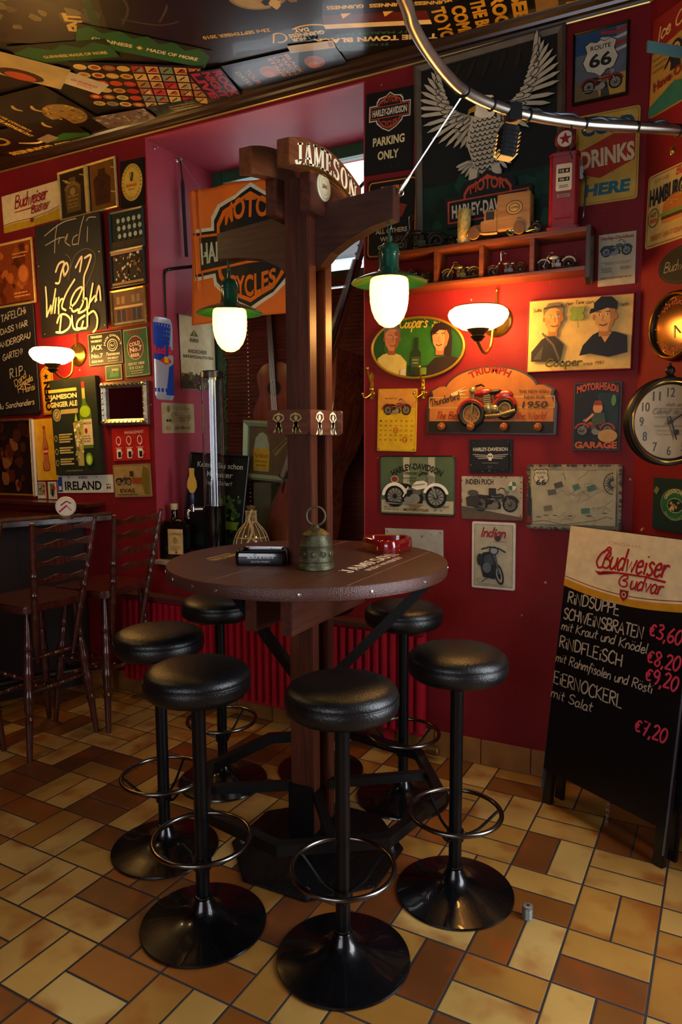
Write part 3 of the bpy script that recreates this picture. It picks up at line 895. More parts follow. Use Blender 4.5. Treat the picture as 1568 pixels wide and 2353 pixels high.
# table top
TZ, TRD = 1.01, .46
cx, cy = -.022, .015
TOPW = wood('table_top_wood', '#4a2b1c', '#5f3a28', .3, 'y', coat=.35)
tp = MB().lathe([(.0, TZ - .036), (TRD - .006, TZ - .036), (TRD - .006, TZ - .001), (TRD - .006, TZ), (0, TZ)], 96, T=TR(cx, cy, 0), smooth=False).build('tabletop', TOPW, pt)
rimb = MB().lathe([(TRD - .006, TZ - .037), (TRD, TZ - .037), (TRD + .0015, TZ - .032), (TRD + .0015, TZ - .003), (TRD - .001, TZ + .0005), (TRD - .006, TZ + .0005)], 96, T=TR(cx, cy, 0)).build('rim_band', mat('hammered_brown_edge', '#4a2a22', .33, .15, var=.12, scale=60, bump=.5, bscale=260), pt)
for k, dg in enumerate((200, 222, 238, 254, 266, 297, 322, 348, 20, 60, 110, 150)):
    q = math.radians(dg)
    MB().lathe([(.006, 0), (.005, .002), (.0, .003)], 10, T=TR(cx + (TRD + .001) * math.cos(q), cy + (TRD + .001) * math.sin(q), TZ - .018, rz=q, ry=PI / 2)).build('stud', mat('steel_stud', '#b9b4ac', .25, .9), rimb)
a = Art(tp, 1.0, 1.0, z=TZ + .0002)
for xx in (-.34, -.20, -.075, .055, .185, .31):       # plank joints
    L = math.sqrt(max(.01, (TRD - .012) ** 2 - xx ** 2))
    a.line([(cx + xx, cy - L), (cx + xx, cy + L)], .0022, '#a98a6a' if xx in (-.34, -.075, .31) else '#2e1a10')
a.done('plank_joints')
a = Art(tp, .40, .2, z=0)
a.slab('JAMESON', 0, .04, .98, .125, '#e9e2d0'); a.text('IRISH WHISKEY', .0, -.09, .68, .055, '#d9d0ba', .02)
o = a.done('lettering', 'white lettering on the table top'); o.matrix_local = Matrix(((0, -1, 0, .205), (1, 0, 0, .055), (0, 0, 1, TZ + .0008), (0, 0, 0, 1)))
a = Art(tp, .17, .08, z=0)
a.slab('JAMESON', 0, .06, .98, .2, '#c9b26a'); a.text('IRISH WHISKEY', 0, -.14, .8, .09, '#c9b26a', .02)
o = a.done('lettering', 'gold lettering on the table top'); o.matrix_local = Matrix(((0, 1, 0, -.31), (-1, 0, 0, -.06), (0, 0, 1, TZ + .0008), (0, 0, 0, 1)))
# apron boards, spacer, braces
for s in (1, -1):
    x0, x1 = (.043, .083) if s > 0 else (-.083, -.043)
    MB().prism([(-.265, .83), (-.265, .973), (.24, .973), (.24, .83)], x0, x1, T=PYZ).build('apron_board', WOODY, pt, bevel=.002)
MB().box(-.16, .10, -.30, -.255, .957, .973).build('spacer', PALE, pt, bevel=.001)
MB().box(-.16, .10, .255, .30, .957, .973).build('spacer', PALE, pt, bevel=.001)
for k, dg in enumerate((2, 182)):
    q = math.radians(dg)
    MB().tube([(.05 * math.cos(q), .05 * math.sin(q), .60), (.40 * math.cos(q), .40 * math.sin(q) + .01, .968)], .015, square=True).build('brace', BLKM, pt)
# foot frame, sleeve, floor plate
OC = [(.42 * math.cos(math.radians(k * 45 - 78)), .42 * math.sin(math.radians(k * 45 - 78)) + .05) for k in range(8)]
FZ = .225
b = MB()
b.tube([(x, y, FZ) for x, y in OC], .017, closed=True, square=True)
ff = b.build('foot_frame', BLKM, pt)
for k in (0, 2, 4, 6):
    m_ = ((OC[k][0] + OC[k + 1][0]) / 2, (OC[k][1] + OC[k + 1][1]) / 2)
    d = Vector((m_[0], m_[1])).normalized()
    MB().tube([(d.x * .05, d.y * .05, FZ + .012), (m_[0], m_[1], FZ)], .014, square=True).build('spoke', BLKM, ff)
MB().box(-.05, .05, -.083, .083, .0105, .105).box(-.05, -.044, -.083, .083, .105, .27).box(-.044, .044, -.083, -.077, .105, .27).build('sleeve', BLKM, pt, bevel=.002)
TREAD = mat('black_tread_plate', '#131416', .42, .5, var=.3, scale=30, bump=1.0, bscale=170, stretch=(1, .35, 1))
PLT = [(.30 * math.cos(math.radians(k * 45 - 67)), .30 * math.sin(math.radians(k * 45 - 67)) + .02) for k in range(8)]
pl = MB().prism(PLT, .0015, .010).build('floor_plate', TREAD, pt, bevel=.002)
for q in (PLT[0], PLT[2], PLT[4], PLT[6]):
    MB().lathe([(.011, .010), (.011, .017), (.006, .019), (.006, .024), (0, .024)], 6, T=TR(q[0] * .86, q[1] * .86 + .0, 0), smooth=False).build('bolt', mat('zinc_bolt', '#a9a9a6', .3, .9), pl)

# ------------------------------------------------------------------ pendant lamps on the arms
LGREEN = mat('green_enamel', '#123f2d', .22, .0, var=.08, scale=20, coat=.6)
def pendant(x, y, ztop, label):
    t = thing('pendant_lamp', label, 'lamp', TR(x, y, ztop), 'pendant lamps on the table arms')
    b = MB()
    for k in range(4):
        T = TR(0, 0, -.012 - k * .017, rz=(PI / 2) * (k % 2), rx=PI / 2)
        b.torus(.009, .0016, 16, 6, T=T, sx=.65, sy=1.15)
    b.build('chain', mat('green_chain', '#2d5a48', .3, .5), t)
    MB().lathe([(.0, -.075), (.006, -.075), (.007, -.092), (.018, -.096), (.027, -.106), (.031, -.122), (.031, -.126), (.028, -.128), (.028, -.165), (.034, -.175), (.04, -.178)], 32).build('housing', LGREEN, t)
    MB().lathe([(.04, -.178), (.058, -.184), (.085, -.194), (.109, -.205), (.113, -.209), (.109, -.207), (.085, -.199), (.058, -.190), (.046, -.187), (.04, -.184)], 48).build('shade', LGREEN, t)
    MB().lathe([(.050, -.186), (.053, -.188), (.053, -.196), (.047, -.196)], 32).build('collar', mat('lamp_brass', '#a9822f', .25, .9), t)
    prof = [(.047, -.192), (.0555, -.200), (.0575, -.215), (.058, -.24), (.0565, -.265), (.052, -.288), (.043, -.310), (.030, -.327), (.015, -.336), (.0, -.338)]
    MB().lathe(prof, 40).build('lamp_glass', glow('lamp_glass_glow', (1.0, .52, .036), LAMP_E), t, label='glowing opal glass')
    return t
pendant(-.862, 1.995, 2.078, 'green pendant lamp with white glass on the table arm beside the wall shelf')
pendant(-1.47, 2.033, 2.046, 'green pendant lamp with white glass hanging before the orange flag')

# ------------------------------------------------------------------ things on the table
BRZ = mat('old_bronze', '#4d4a36', .5, .75, var=.35, scale=50, bump=.35, bscale=120)
bell = thing('hand_bell', 'old bronze bell with relief and ring handle standing beside the post', 'bell', TR(-1.068, 1.905, TZ))
b = MB().lathe([(.0, .001), (.055, .001), (.0585, .002), (.0585, .012), (.055, .016), (.0535, .022), (.0545, .026), (.052, .030), (.0505, .055), (.0495, .07), (.051, .074), (.049, .078), (.046, .092), (.041, .104), (.042, .107), (.037, .112), (.024, .122), (.012, .127), (.008, .136), (.0, .138)], 48)
for k in range(10):
    q = 2 * PI * k / 10
    T = TR(.0505 * math.cos(q), .0505 * math.sin(q), .048, rz=q, ry=PI / 2)
    b.ball((0, 0, 0), .011, .006, .003, T=T, n=10, k=6); b.torus(.009, .0018, 14, 5, T=T)
b.build('bell_body', BRZ, bell)
MB().torus(.029, .0035, 40, 8, T=TR(0, 0, .163, rz=math.radians(30), rx=PI / 2)).build('ring_handle', BRZ, bell)
BLKG = mat('black_glazed_ceramic', '#07080c', .12, coat=.8)
def trayish(name, label, cat, T, poly, hgt, material, inset=.78, depth=.6, gl=None):
    o = MB()
    n = len(poly)
    lv = [(.94, 0), (1.0, .15), (1.0, .62), (.97, .9), (.92, 1.0), (inset, .96), (inset * .93, 1 - depth), (0.02, 1 - depth)]
    vs = []; fs = []
    for k, z in lv:
        for x, y in poly: vs.append((x * k, y * k, z * hgt))
    for i in range(len(lv) - 1):
        for j in range(n): fs.append((i * n + j, i * n + (j + 1) % n, (i + 1) * n + (j + 1) % n, (i + 1) * n + j))
    fs.append(tuple(reversed(range(n)))); fs.append(tuple(range((len(lv) - 1) * n, len(lv) * n)))
    o.add(vs, fs, 0, True)
    r = o.build(name, material)
    r.matrix_world = T
    return tag(r, label, cat)
ba = trayish('ashtray', 'black square ashtray with small white lettering at the front of the table', 'ashtray', TR(-1.265, 1.905, TZ, rz=math.radians(24)), rrect(.168, .10, .014, 4), .048, BLKG)
a = Art(ba, .168, .05, z=0)
a.text('BLACK & WHITE', 0, .03, .5, .06, '#cfd3dc', .03); a.text('SCOTCH WHISKY', 0, -.06, .36, .035, '#9aa0ac', .02)
o = a.done('lettering', 'white lettering'); o.matrix_local = Matrix(((1, 0, 0, 0), (0, 0, -1, -.0505), (0, 1, 0, .024), (0, 0, 0, 1)))
tri = []
for k in range(3):
    c = math.radians(120 * k + 90)
    for q in range(-3, 4): tri.append((.052 * math.cos(c) + .045 * math.cos(c + math.radians(q * 20)), .052 * math.sin(c) + .045 * math.sin(c + math.radians(q * 20))))
ra = trayish('ashtray', 'dark red glazed ashtray with gold lettering behind the white table lettering', 'ashtray', TR(-1.005, 2.315, TZ, rz=math.radians(206)), tri, .05, mat('red_glaze', '#6e0d10', .12, coat=.9, var=.2, scale=14), depth=.55)
a = Art(ra, .1, .05, z=0)
a.text('MARTELL', 0, 0, .8, .13, '#c79a3c', .02)
o = a.done('lettering', 'gold lettering')
q = math.radians(0)
o.matrix_local = Matrix.Rotation(math.radians(180), 4, 'Z') @ Matrix(((1, 0, 0, 0), (0, 0, -1, -.0775), (0, 1, 0, .02), (0, 0, 0, 1)))

# ------------------------------------------------------------------ bar stools
LEATH = mat('black_leatherette', '#0c0c0d', .34, var=.12, scale=60, bump=.28, bscale=210, spec=.45)
BASEM = mat('black_lacquered_base', '#07080b', .24, .2, var=.3, scale=18, coat=.4)
COLM = mat('black_stool_column', '#101114', .3, .5)
STEEL = mat('worn_steel_ring', '#6f6b66', .22, 1.0, var=.3, scale=25)
def make_stool(label):
    t = thing('bar_stool', label, 'stool', TR(0, 0, 0), 'black bar stools round the post table')
    R_ = .1832
    MB().lathe([(0, .001), (R_ - .002, .001), (R_, .004), (R_ - .002, .009), (.165, .013), (.12, .022), (.075, .034), (.048, .046), (.034, .060), (.027, .078), (.0235, .084), (0, .084)], 64).build('base', BASEM, t)
    MB().lathe([(.02, .08), (.02, .70)], 24).build('column', COLM, t)
    MB().lathe([(.024, .083), (.0255, .086), (.024, .092), (.0205, .094)], 24).build('base_collar', BASEM, t)
    rg = MB().torus(.139, .0075, 64, 10, T=TR(0, 0, .265)).build('foot_ring', STEEL, t)
    MB().lathe([(.0205, .175), (.0265, .175), (.0265, .205), (.0205, .205)], 24).build('clamp', COLM, rg)
    for k in range(3):
        q = math.radians(48 + 120 * k)
        MB().tube(smooth_path([(.022 * math.cos(q), .022 * math.sin(q), .186), (.07 * math.cos(q), .07 * math.sin(q), .205), (.125 * math.cos(q), .125 * math.sin(q), .258), (.137 * math.cos(q), .137 * math.sin(q), .264)], 4), .0045, 8).build('spoke', COLM, rg)
    st = MB().lathe([(.0, .694), (.118, .694), (.136, .698), (.1465, .708), (.1505, .722), (.1500, .738), (.1475, .7445), (.1488, .7485), (.147, .756), (.140, .766), (.122, .775), (.08, .781), (.04, .783), (0, .7835)], 64).build('seat', LEATH, t)
    MB().torus(.1494, .0013, 64, 6, T=TR(0, 0, .7445)).build('seam', LEATH, st)
    MB().box(-.075, .075, -.075, .075, .682, .695).build('seat_plate', COLM, t, bevel=.004)
    return t
stools = [(-.8247, 1.603, 10, 'black bar stool nearest the camera in front of the post table'),
          (-1.2528, 1.5438, 75, 'black bar stool left of the nearest stool, bright edge on its seat'),
          (-.6442, 2.0151, -20, 'black bar stool between the post table and the menu board'),
          (-1.6153, 1.794, 50, 'black bar stool next to the ladder-back bar chairs'),
          (-1.7304, 2.2816, 35, 'black bar stool in front of the long red radiator behind the left table rim'),
          (-1.0125, 2.4917, 5, 'black bar stool against the red wall at the radiator end'),
          (-1.415, 2.548, 60, 'black bar stool hidden mostly behind the post, by the radiator')]
s0 = make_stool(stools[0][3])
for k, (x, y, rz, lb) in enumerate(stools):
    o = s0 if k == 0 else copy_tree(s0)
    o.location = (x, y, 0); o.rotation_euler = (0, 0, math.radians(rz)); o['label'] = lb

# ------------------------------------------------------------------ ladder-back bar chairs and the bar
CHW = wood('polished_chair_wood', '#2c1008', '#54241a', .25, 'z', coat=.6)
def turned(p0, p1, r, rings, n=12):
    """A turned spindle from p0 to p1: thin at the ends, beads where rings says."""
    p0 = Vector(p0); p1 = Vector(p1)
    pts = []; rad = []
    K = 44
    for k in range(K + 1):
        t = k / K
        q = r * (.62 + .38 * math.sin(PI * min(1, max(0, t * 1.04)))) 
        for g in rings:
            d = abs(t - g)
            if d < .012: q *= 1.22
            elif d < .03: q *= .74
        pts.append(p0.lerp(p1, t)); rad.append(q)
    return MB().tube(pts, rad, n)
def make_chair(label):
    t = thing('bar_chair', label, 'chair', TR(0, 0, 0), 'turned wooden bar chairs at the bar')
    # back is towards +x
    st = MB().prism(rrect(.36, .36, .05), .655, .690).build('seat', CHW, t, bevel=.008)
    for sx, sy in ((1, 1), (1, -1), (-1, 1), (-1, -1)):
        turned((.155 * sx + .02 * sx, .165 * sy + .02 * sy, .001), (.125 * sx, .125 * sy, .66), .0195, (.28, .42, .58, .74)).build('leg', CHW, t)
    for sy in (1, -1):
        turned((.135, .098 * sy, .42), (.245, .168 * sy, 1.06), .0165, (.35, .50, .64, .78, .92, .96)).build('back_post', CHW, t)
    for k, z in enumerate((.79, .87, .95, 1.02)):
        f = (z - .42) / .64
        x = .135 + .11 * f; y = .098 + .07 * f
        pts = [(-y + 2 * y * q / 14, 0) for q in range(15)]
        lo = [(p, -.012 - .006 * math.cos(q * 2 * PI / 7)) for q, (p, _) in enumerate(pts)]
        hi = [(p, .014 + .006 * math.cos(q * 2 * PI / 7)) for q, (p, _) in enumerate(pts)]
        sl = MB()
        vs = []
        for q in range(15):
            bow = -.02 * (1 - (2 * q / 14 - 1) ** 2)
            for (p, zz) in (lo[q], hi[q]):
                for dx in (-.006, .006): vs.append((x + .015 - bow * -1 + dx - .015, p, z + zz))
        fs = []
        for q in range(14):
            a_ = q * 4; n_ = a_ + 4
            fs += [(a_, n_, n_ + 2, a_ + 2), (a_ + 1, a_ + 3, n_ + 3, n_ + 1), (a_ + 2, n_ + 2, n_ + 3, a_ + 3), (a_, a_ + 1, n_ + 1, n_)]
        fs += [(0, 2, 3, 1), (56, 57, 59, 58)]
        sl.add(vs, fs).build('back_slat', CHW, t)
    for (p, q) in (((.158, .158, .30), (.158, -.158, .30)), ((-.158, .158, .22), (-.158, -.158, .22)), ((.155, .155, .36), (-.155, .155, .36)), ((.155, -.155, .36), (-.155, -.155, .36)), ((.15, .0, .30), (-.158, 0, .22)), ((.135, .13, .44), (.135, -.13, .44))):
        turned(p, q, .011, (.3, .5, .7), 8).build('stretcher', CHW, t)
    return t
c0 = make_chair('turned ladder-back bar chair nearer the camera')
c0.location = (-2.765, 2.235, 0); c0.rotation_euler = (0, 0, math.radians(-3)); c0['label'] = 'ladder-back wooden bar chair at the bar, farther from the radiator'
c1 = copy_tree(c0); c1.location = (-2.70, 2.605, 0); c1.rotation_euler = (0, 0, math.radians(2)); c1['label'] = 'ladder-back wooden bar chair next to the wall and the radiator'
c2 = copy_tree(c0); c2.location = (-2.95, 1.86, 0); c2.rotation_euler = (0, 0, math.radians(8)); c2['label'] = 'ladder-back wooden bar chair cut off by the edge of the photo'
BARW = wood('bar_top_wood', '#2a120a', '#4a2414', .22, 'y', coat=.7)
bar = thing('bar_counter', 'dark polished wooden bar counter running to the red wall', 'counter', TR(0, 0, 0))
bp0, bp1 = (-3.62, 1.45), (-2.93, WALL_Y - .004)
d = Vector((bp1[0] - bp0[0], bp1[1] - bp0[1], 0)).normalized(); nn = Vector((-d.y, d.x, 0))
def off(p, k): return (p[0] + nn.x * k, p[1] + nn.y * k)
back1 = (bp1[0] - .62, WALL_Y - .004)
MB().prism([bp0, bp1, back1, off(bp0, .55)], .965, 1.0).build('worktop', BARW, bar, bevel=.006)
MB().tube([(*off(bp0, .012), 1.0), (*off(bp1, .012), 1.0)], .014, 8).build('edge_rail', BARW, bar)
MB().prism([off(bp0, .20), (bp1[0] - .21, WALL_Y - .013), (bp1[0] - .26, WALL_Y - .013), off(bp0, .25)], .001, .965).build('front_panel', wood('bar_front_wood', '#150a06', '#22110b', .8, 'z', coat=0), bar)
q0, q1 = off(bp0, .06), off((bp1[0], bp1[1] - .1), .06)
MB().tube([(*q0, .15), (*q1, .15)], .019, 10).build('foot_rail', BLKM, bar)
for t_ in (.3, .62, .9):
    m_ = (q0[0] + (q1[0] - q0[0]) * t_, q0[1] + (q1[1] - q0[1]) * t_)
    MB().tube([(*m_, .15), (*off(m_, .16), .15)], .010, 8).build('rail_bracket', BLKM, bar)
sh = MB().box(-4.6, -2.98, WALL_Y - .14, WALL_Y - .002, 1.045, 1.062).build('wall_ledge', BARW)
tag(sh, 'narrow dark wooden ledge along the red wall above the bar counter', 'shelf')
for x in (-3.2, -3.9): MB().box(x, x + .02, WALL_Y - .11, WALL_Y - .002, 1.0015, 1.045).build('bracket', BARW, sh)
# beer mat holder on the bar
bm_ = thing('coaster_stand', 'round cream beer mat stand with a red mark on the bar counter', 'coaster stand', TR(-2.96, 2.62, 1.0) @ Matrix.Rotation(math.radians(38), 4, 'Z'))
MB().lathe([(.0, 0), (.035, 0), (.035, .012), (.02, .018), (0, .018)], 24).build('foot', mat('foot_wood', '#5a3a20', .4), bm_)
dk = MB().lathe([(0, -.010), (.050, -.010), (.052, 0), (.050, .010), (0, .010)], 36, T=TR(0, 0, .066, rx=PI / 2)).build('disc', mat('mat_cream', '#d6cbb4', .6), bm_)
a = Art(dk, .1, .1, z=0)
a.ring(0, 0, .47, .47, .03, '#b9ac90'); a.line([(-.3, -.25), (.05, .05)], .09, '#9c1f26'); a.line([(-.22, .08), (.05, .28), (.25, .18)], .08, '#9c1f26'); a.line([(.05, .05), (.28, -.2)], .05, '#c9503a')
o = a.done(); o.matrix_local = Matrix(((1, 0, 0, 0), (0, 0, -1, -.0102), (0, 1, 0, .066), (0, 0, 0, 1)))

def added_fill_globe(x, y, z, label):  # unseen lamp, added as warm fill for the ceiling and left side
    t = thing('added_fill_globe', label, 'lamp', TR(x, y, z), 'added round fill lamps over the bar')
    MB().ball((0, 0, 0), .11, n=28, k=18).build('glass_globe', glow('added_globe_glow', (1.0, .62, .22), ADDED_GLOBE_E), t)
    MB().lathe([(.045, .098), (.045, .125), (.02, .15), (.008, .155), (0, .155)], 24).build('holder', mat('lamp_brass', '#a9822f', .25, .9), t)
    MB().tube([(0, 0, .15), (0, 0, H - z - .012)], .004, 8).build('cord', BLKM, t)
    MB().lathe([(.05, H - z - .013), (.045, H - z - .002), (0, H - z - .002)], 24).build('ceiling_cup', mat('lamp_brass', '#a9822f', .25, .9), t)
added_fill_globe(-2.62, 1.30, 2.40, 'added fill lamp out of view, round glass on a cord before the bar')
added_fill_globe(-3.62, 2.02, 2.42, 'added fill lamp out of view, round glass on a cord nearer the red wall')


# ------------------------------------------------------------------ pictures printed on signs
def moto(a, cx, cy, s, flip=1, body='#8c1a1a', chrome='#b8b2a2', dark='#1a1714', tyre='#15120f', spoke=None, fender=None, simple=False):
    """Side view of an old motorcycle, nose to the right (flip=-1: left); s = its length."""
    f = lambda pts: [(cx + flip * x * s, cy + y * s) for x, y in pts]
    fender = fender or body
    for wx in (-.32, .33):
        a.ell(cx + flip * wx * s, cy, .165 * s, .165 * s, tyre, 26)
        a.ell(cx + flip * wx * s, cy, .122 * s, .122 * s, spoke or chrome, 22)
        if not simple:
            for k in range(6):
                q = PI * k / 6
                a.line(f([(wx - .12 * math.cos(q), -.12 * math.sin(q)), (wx + .12 * math.cos(q), .12 * math.sin(q))]), .010 * s, dark)
        a.ell(cx + flip * wx * s, cy, .035 * s, .035 * s, dark, 12)
    a.poly(f([(-.20, -.10), (.12, -.10), (.14, -.02), (.10, .10), (-.14, .10), (-.22, .02)]), dark)            # engine block
    a.ell(cx, cy - .03 * s, .085 * s, .075 * s, chrome, 16); a.ell(cx - flip * .11 * s, cy - .05 * s, .06 * s, .05 * s, chrome, 14)
    for k in range(4): a.line(f([(-.03 + .0 * k, .03 + .022 * k), (.10, .045 + .022 * k)]), .011 * s, chrome)
    a.line(f([(-.14, -.02), (-.02, -.09), (.02, -.11)]), .022 * s, chrome)
    a.line(f([(.02, -.10), (-.44, -.10)]), .034 * s, chrome); a.line(f([(-.20, -.10), (-.46, -.08)]), .02 * s, dark)
    a.line(f([(.33, 0), (.22, .30), (.20, .34)]), .032 * s, chrome)                                             # fork
    a.line(f([(.20, .34), (.13, .36), (.07, .31)]), .022 * s, dark)                                             # bars
    a.poly(f([(-.06, .14), (.02, .225), (.14, .24), (.21, .20), (.18, .13), (.04, .10)]), body)                 # tank
    a.line(f([(-.02, .165), (.16, .19)]), .016 * s, chrome)
    a.poly(f([(-.30, .165), (-.24, .20), (-.10, .19), (-.03, .15), (-.08, .125), (-.26, .13)]), dark)           # seat
    a.line([(cx + flip * (-.32 + .185 * math.cos(math.radians(q))) * s, cy + .185 * s * math.sin(math.radians(q))) for q in range(20, 185, 15)], .05 * s, fender)
    a.line([(cx + flip * (.33 + .185 * math.cos(math.radians(q))) * s, cy + .185 * s * math.sin(math.radians(q))) for q in range(20, 170, 15)], .045 * s, fender)
    a.ell(cx + flip * .265 * s, cy + .265 * s, .045 * s, .045 * s, chrome, 14)                                  # lamp
    a.line(f([(-.18, .0), (-.10, .14)]), .02 * s, body)


def shield(a, cx, cy, s, edge, bar, letter, fill, words=('MOTOR', 'HARLEY-DAVIDSON', 'CYCLES'), low=None):
    """Bar-and-shield badge, s = half its width."""
    def out(g):
        return [(cx + x * s, cy + y * s) for x, y in (
            (-.62 - g, .30 + g), (-.62 - g, .44 + g), (-.50 - g, .60 + g), (-.22, .66 + g), (0, .80 + g * 1.2), (.22, .66 + g), (.50 + g, .60 + g), (.62 + g, .44 + g), (.62 + g, .30 + g), (1 + g, .30 + g), (1 + g, -.28 - g), (.62 + g, -.28 - g), (.60 + g, -.40 - g), (.36, -.66 - g), (0, -.82 - g * 1.2), (-.36, -.66 - g), (-.60 - g, -.40 - g), (-.62 - g, -.28 - g), (-1 - g, -.28 - g), (-1 - g, .30 + g))]
    a.poly(out(.07), edge); a.poly(out(.02), fill); a.poly(out(-.03), bar); a.poly(out(-.08), fill)
    a.text(words[0], cx, cy + .47 * s, .86 * s, .22 * s, low or bar, .03, arc=.09 * s, grow=.35)
    a.rect(cx, cy + .01 * s, 2.0 * s, .54 * s, bar); a.rect(cx, cy + .01 * s, 1.92 * s, .47 * s, fill)
    a.text(words[1], cx, cy + .01 * s, 1.78 * s, .32 * s, letter, .035)
    a.text(words[2], cx, cy - .46 * s, .80 * s, .22 * s, low or bar, .03, arc=-.10 * s, grow=.35)


def face(a, cx, cy, s, skin, shade, hair, turn=0, kind='short', beard=False):
    """A painted head, s = its height."""
    a.rect(cx, cy - .46 * s, .34 * s, .34 * s, shade)
    if kind == 'long':
        a.poly([(cx + x * s, cy + y * s) for x, y in ((-.34, -.10), (-.40, .25), (-.22, .54), (.10, .58), (.38, .40), (.46, 0), (.46, -.66), (.14, -.62), (.20, -.1))], hair)
    a.poly([(cx + x * s, cy + y * s) for x, y in ((-.30, .30), (-.34, .05), (-.28, -.22), (-.12, -.46), (.08, -.48), (.26, -.26), (.33, .02), (.31, .32), (.14, .48), (-.14, .48))], skin)
    if kind != 'long':
        for sx in (-1, 1): a.ell(cx + sx * .34 * s, cy + .0 * s, .05 * s, .10 * s, shade, 10)
    a.poly([(cx + x * s, cy + y * s) for x, y in ((.10, .3), (.31, .30), (.33, 0), (.24, -.26), (.10, -.44), (.18, -.1))], shade)
    if kind == 'short':
        a.poly([(cx + x * s, cy + y * s) for x, y in ((-.36, .08), (-.38, .36), (-.18, .60), (.16, .60), (.37, .36), (.36, .08), (.28, .28), (.10, .40), (-.14, .40), (-.29, .26))], hair)
    elif kind == 'long':
        a.poly([(cx + x * s, cy + y * s) for x, y in ((-.32, .10), (-.30, .42), (.02, .55), (.34, .36), (.36, .04), (.24, .28), (-.06, .30))], hair)
    elif kind == 'cap':
        a.poly([(cx + x * s, cy + y * s) for x, y in ((-.36, .22), (-.36, .46), (-.14, .66), (.18, .64), (.38, .44), (.36, .22), (.0, .30))], hair)
        a.poly([(cx + x * s, cy + y * s) for x, y in ((-.50, .12), (-.46, .28), (-.10, .34), (.12, .30), (-.14, .22))], hair)
    d = turn * .05 * s
    for sx in (-1, 1):
        a.ell(cx + d + sx * .13 * s, cy + .08 * s, .055 * s, .030 * s, '#e8dcc8', 10); a.ell(cx + d + sx * .13 * s, cy + .08 * s, .026 * s, .028 * s, '#2a1c14', 8)
        a.line([(cx + d + sx * .07 * s, cy + .16 * s), (cx + d + sx * .21 * s, cy + .17 * s)], .025 * s, hair)
    a.line([(cx + d, cy + .06 * s), (cx + d + turn * .03 * s - .02 * s, cy - .12 * s), (cx + d + .05 * s, cy - .13 * s)], .025 * s, shade)
    a.line([(cx + d - .12 * s, cy - .24 * s), (cx + d, cy - .28 * s), (cx + d + .13 * s, cy - .23 * s)], .04 * s, '#7c3328', smooth=True)
    if beard: a.poly([(cx + x * s, cy + y * s) for x, y in ((-.2, -.3), (0, -.33), (.2, -.3), (.08, -.48), (-.12, -.46))], hair)


def speckle(a, n, w_, h_, cols, smin=.004, smax=.02, cx=0, cy=0, seed=1):
    r = random.Random(seed)
    for k in range(n):
        c = cols[k % len(cols)]
        x, y = cx + r.uniform(-w_ / 2, w_ / 2), cy + r.uniform(-h_ / 2, h_ / 2)
        q = r.uniform(smin, smax)
        a.poly([(x + q * math.cos(t + r.uniform(-.3, .3)) * r.uniform(.6, 1.2), y + q * math.sin(t) * r.uniform(.6, 1.2)) for t in (0, 1.05, 2.1, 3.14, 4.2, 5.2)], c)


def lines(a, x0, x1, ys, h, col, seed=2, align='l'):
    """Rows of unreadably small print."""
    r = random.Random(seed)
    for y in ys:
        e = x1 - r.uniform(0, .25) * (x1 - x0)
        x = x0 if align == 'l' else x0 + (x1 - e) / 2
        e = e if align == 'l' else x1 - (x1 - e) / 2
        while x < e - .004:
            q = min(r.uniform(.02, .07) * 1.2, e - x)
            a.rect(x + q / 2, y, q, h, col); x += q + .012


GOLD = mat('gilt_frame', '#a8843c', .3, .75, var=.25, scale=40, bump=.25, bscale=120)
CREAMF = mat('cream_gold_frame', '#c9ab62', .35, .35, var=.15, scale=30)
SILV = mat('silver_leaf_frame', '#9a917c', .3, .8, var=.3, scale=40, bump=.4, bscale=100)
BLKF = mat('black_frame', '#0c0b0a', .35)
CHALK = mat('blackboard_slate', '#14120f', .55, var=.2, scale=8)
STEELS = mat('screw_steel', '#b8b2a4', .3, .9)


def screws(root, pts):
    for x, y in pts:
        MB().lathe([(.004, 0), (.0035, .0015), (0, .002)], 10, T=TR(x, y, 0)).build('screw', STEELS, root)


# ---------------------------------------------------------------- left part of the back wall
g = (-3.452, 2.717, .479, .204, 2.0)
o, a = sign('tin_sign', 'cream tin sign with red script and yellow lower edge, high beside the double picture', 'sign', PB, g, '#cdb98a', r=.006)
A = a.a
a.poly([(-.5, -A / 2), (.5, -A / 2), (.5, -A * .18), (.3, -A * .27), (0, -A * .33), (-.3, -A * .31), (-.5, -A * .33)], '#b08a18')
a.line([(-.5, -A * .30), (-.3, -A * .275), (0, -A * .29), (.3, -A * .23), (.5, -A * .14)], .008, '#8a1a20')
a.hand('Budweiser', -.28, .03, .14, '#8a1a22', w=.56, pen=.017, slant=.25, rot=.03); a.line([(-.28, -.015), (0, -.01), (.33, .0)], .014, '#8a1a22', taper=True)
a.hand('Budvar', .0, -.075, .085, '#8a1a22', w=.30, pen=.012, slant=.25, rot=.03); a.poly([(-.02, -A * .30), (.03, -A * .30), (.03, -A * .38), (.005, -A * .43), (-.02, -A * .38)], '#7a2a1a')
a.done()

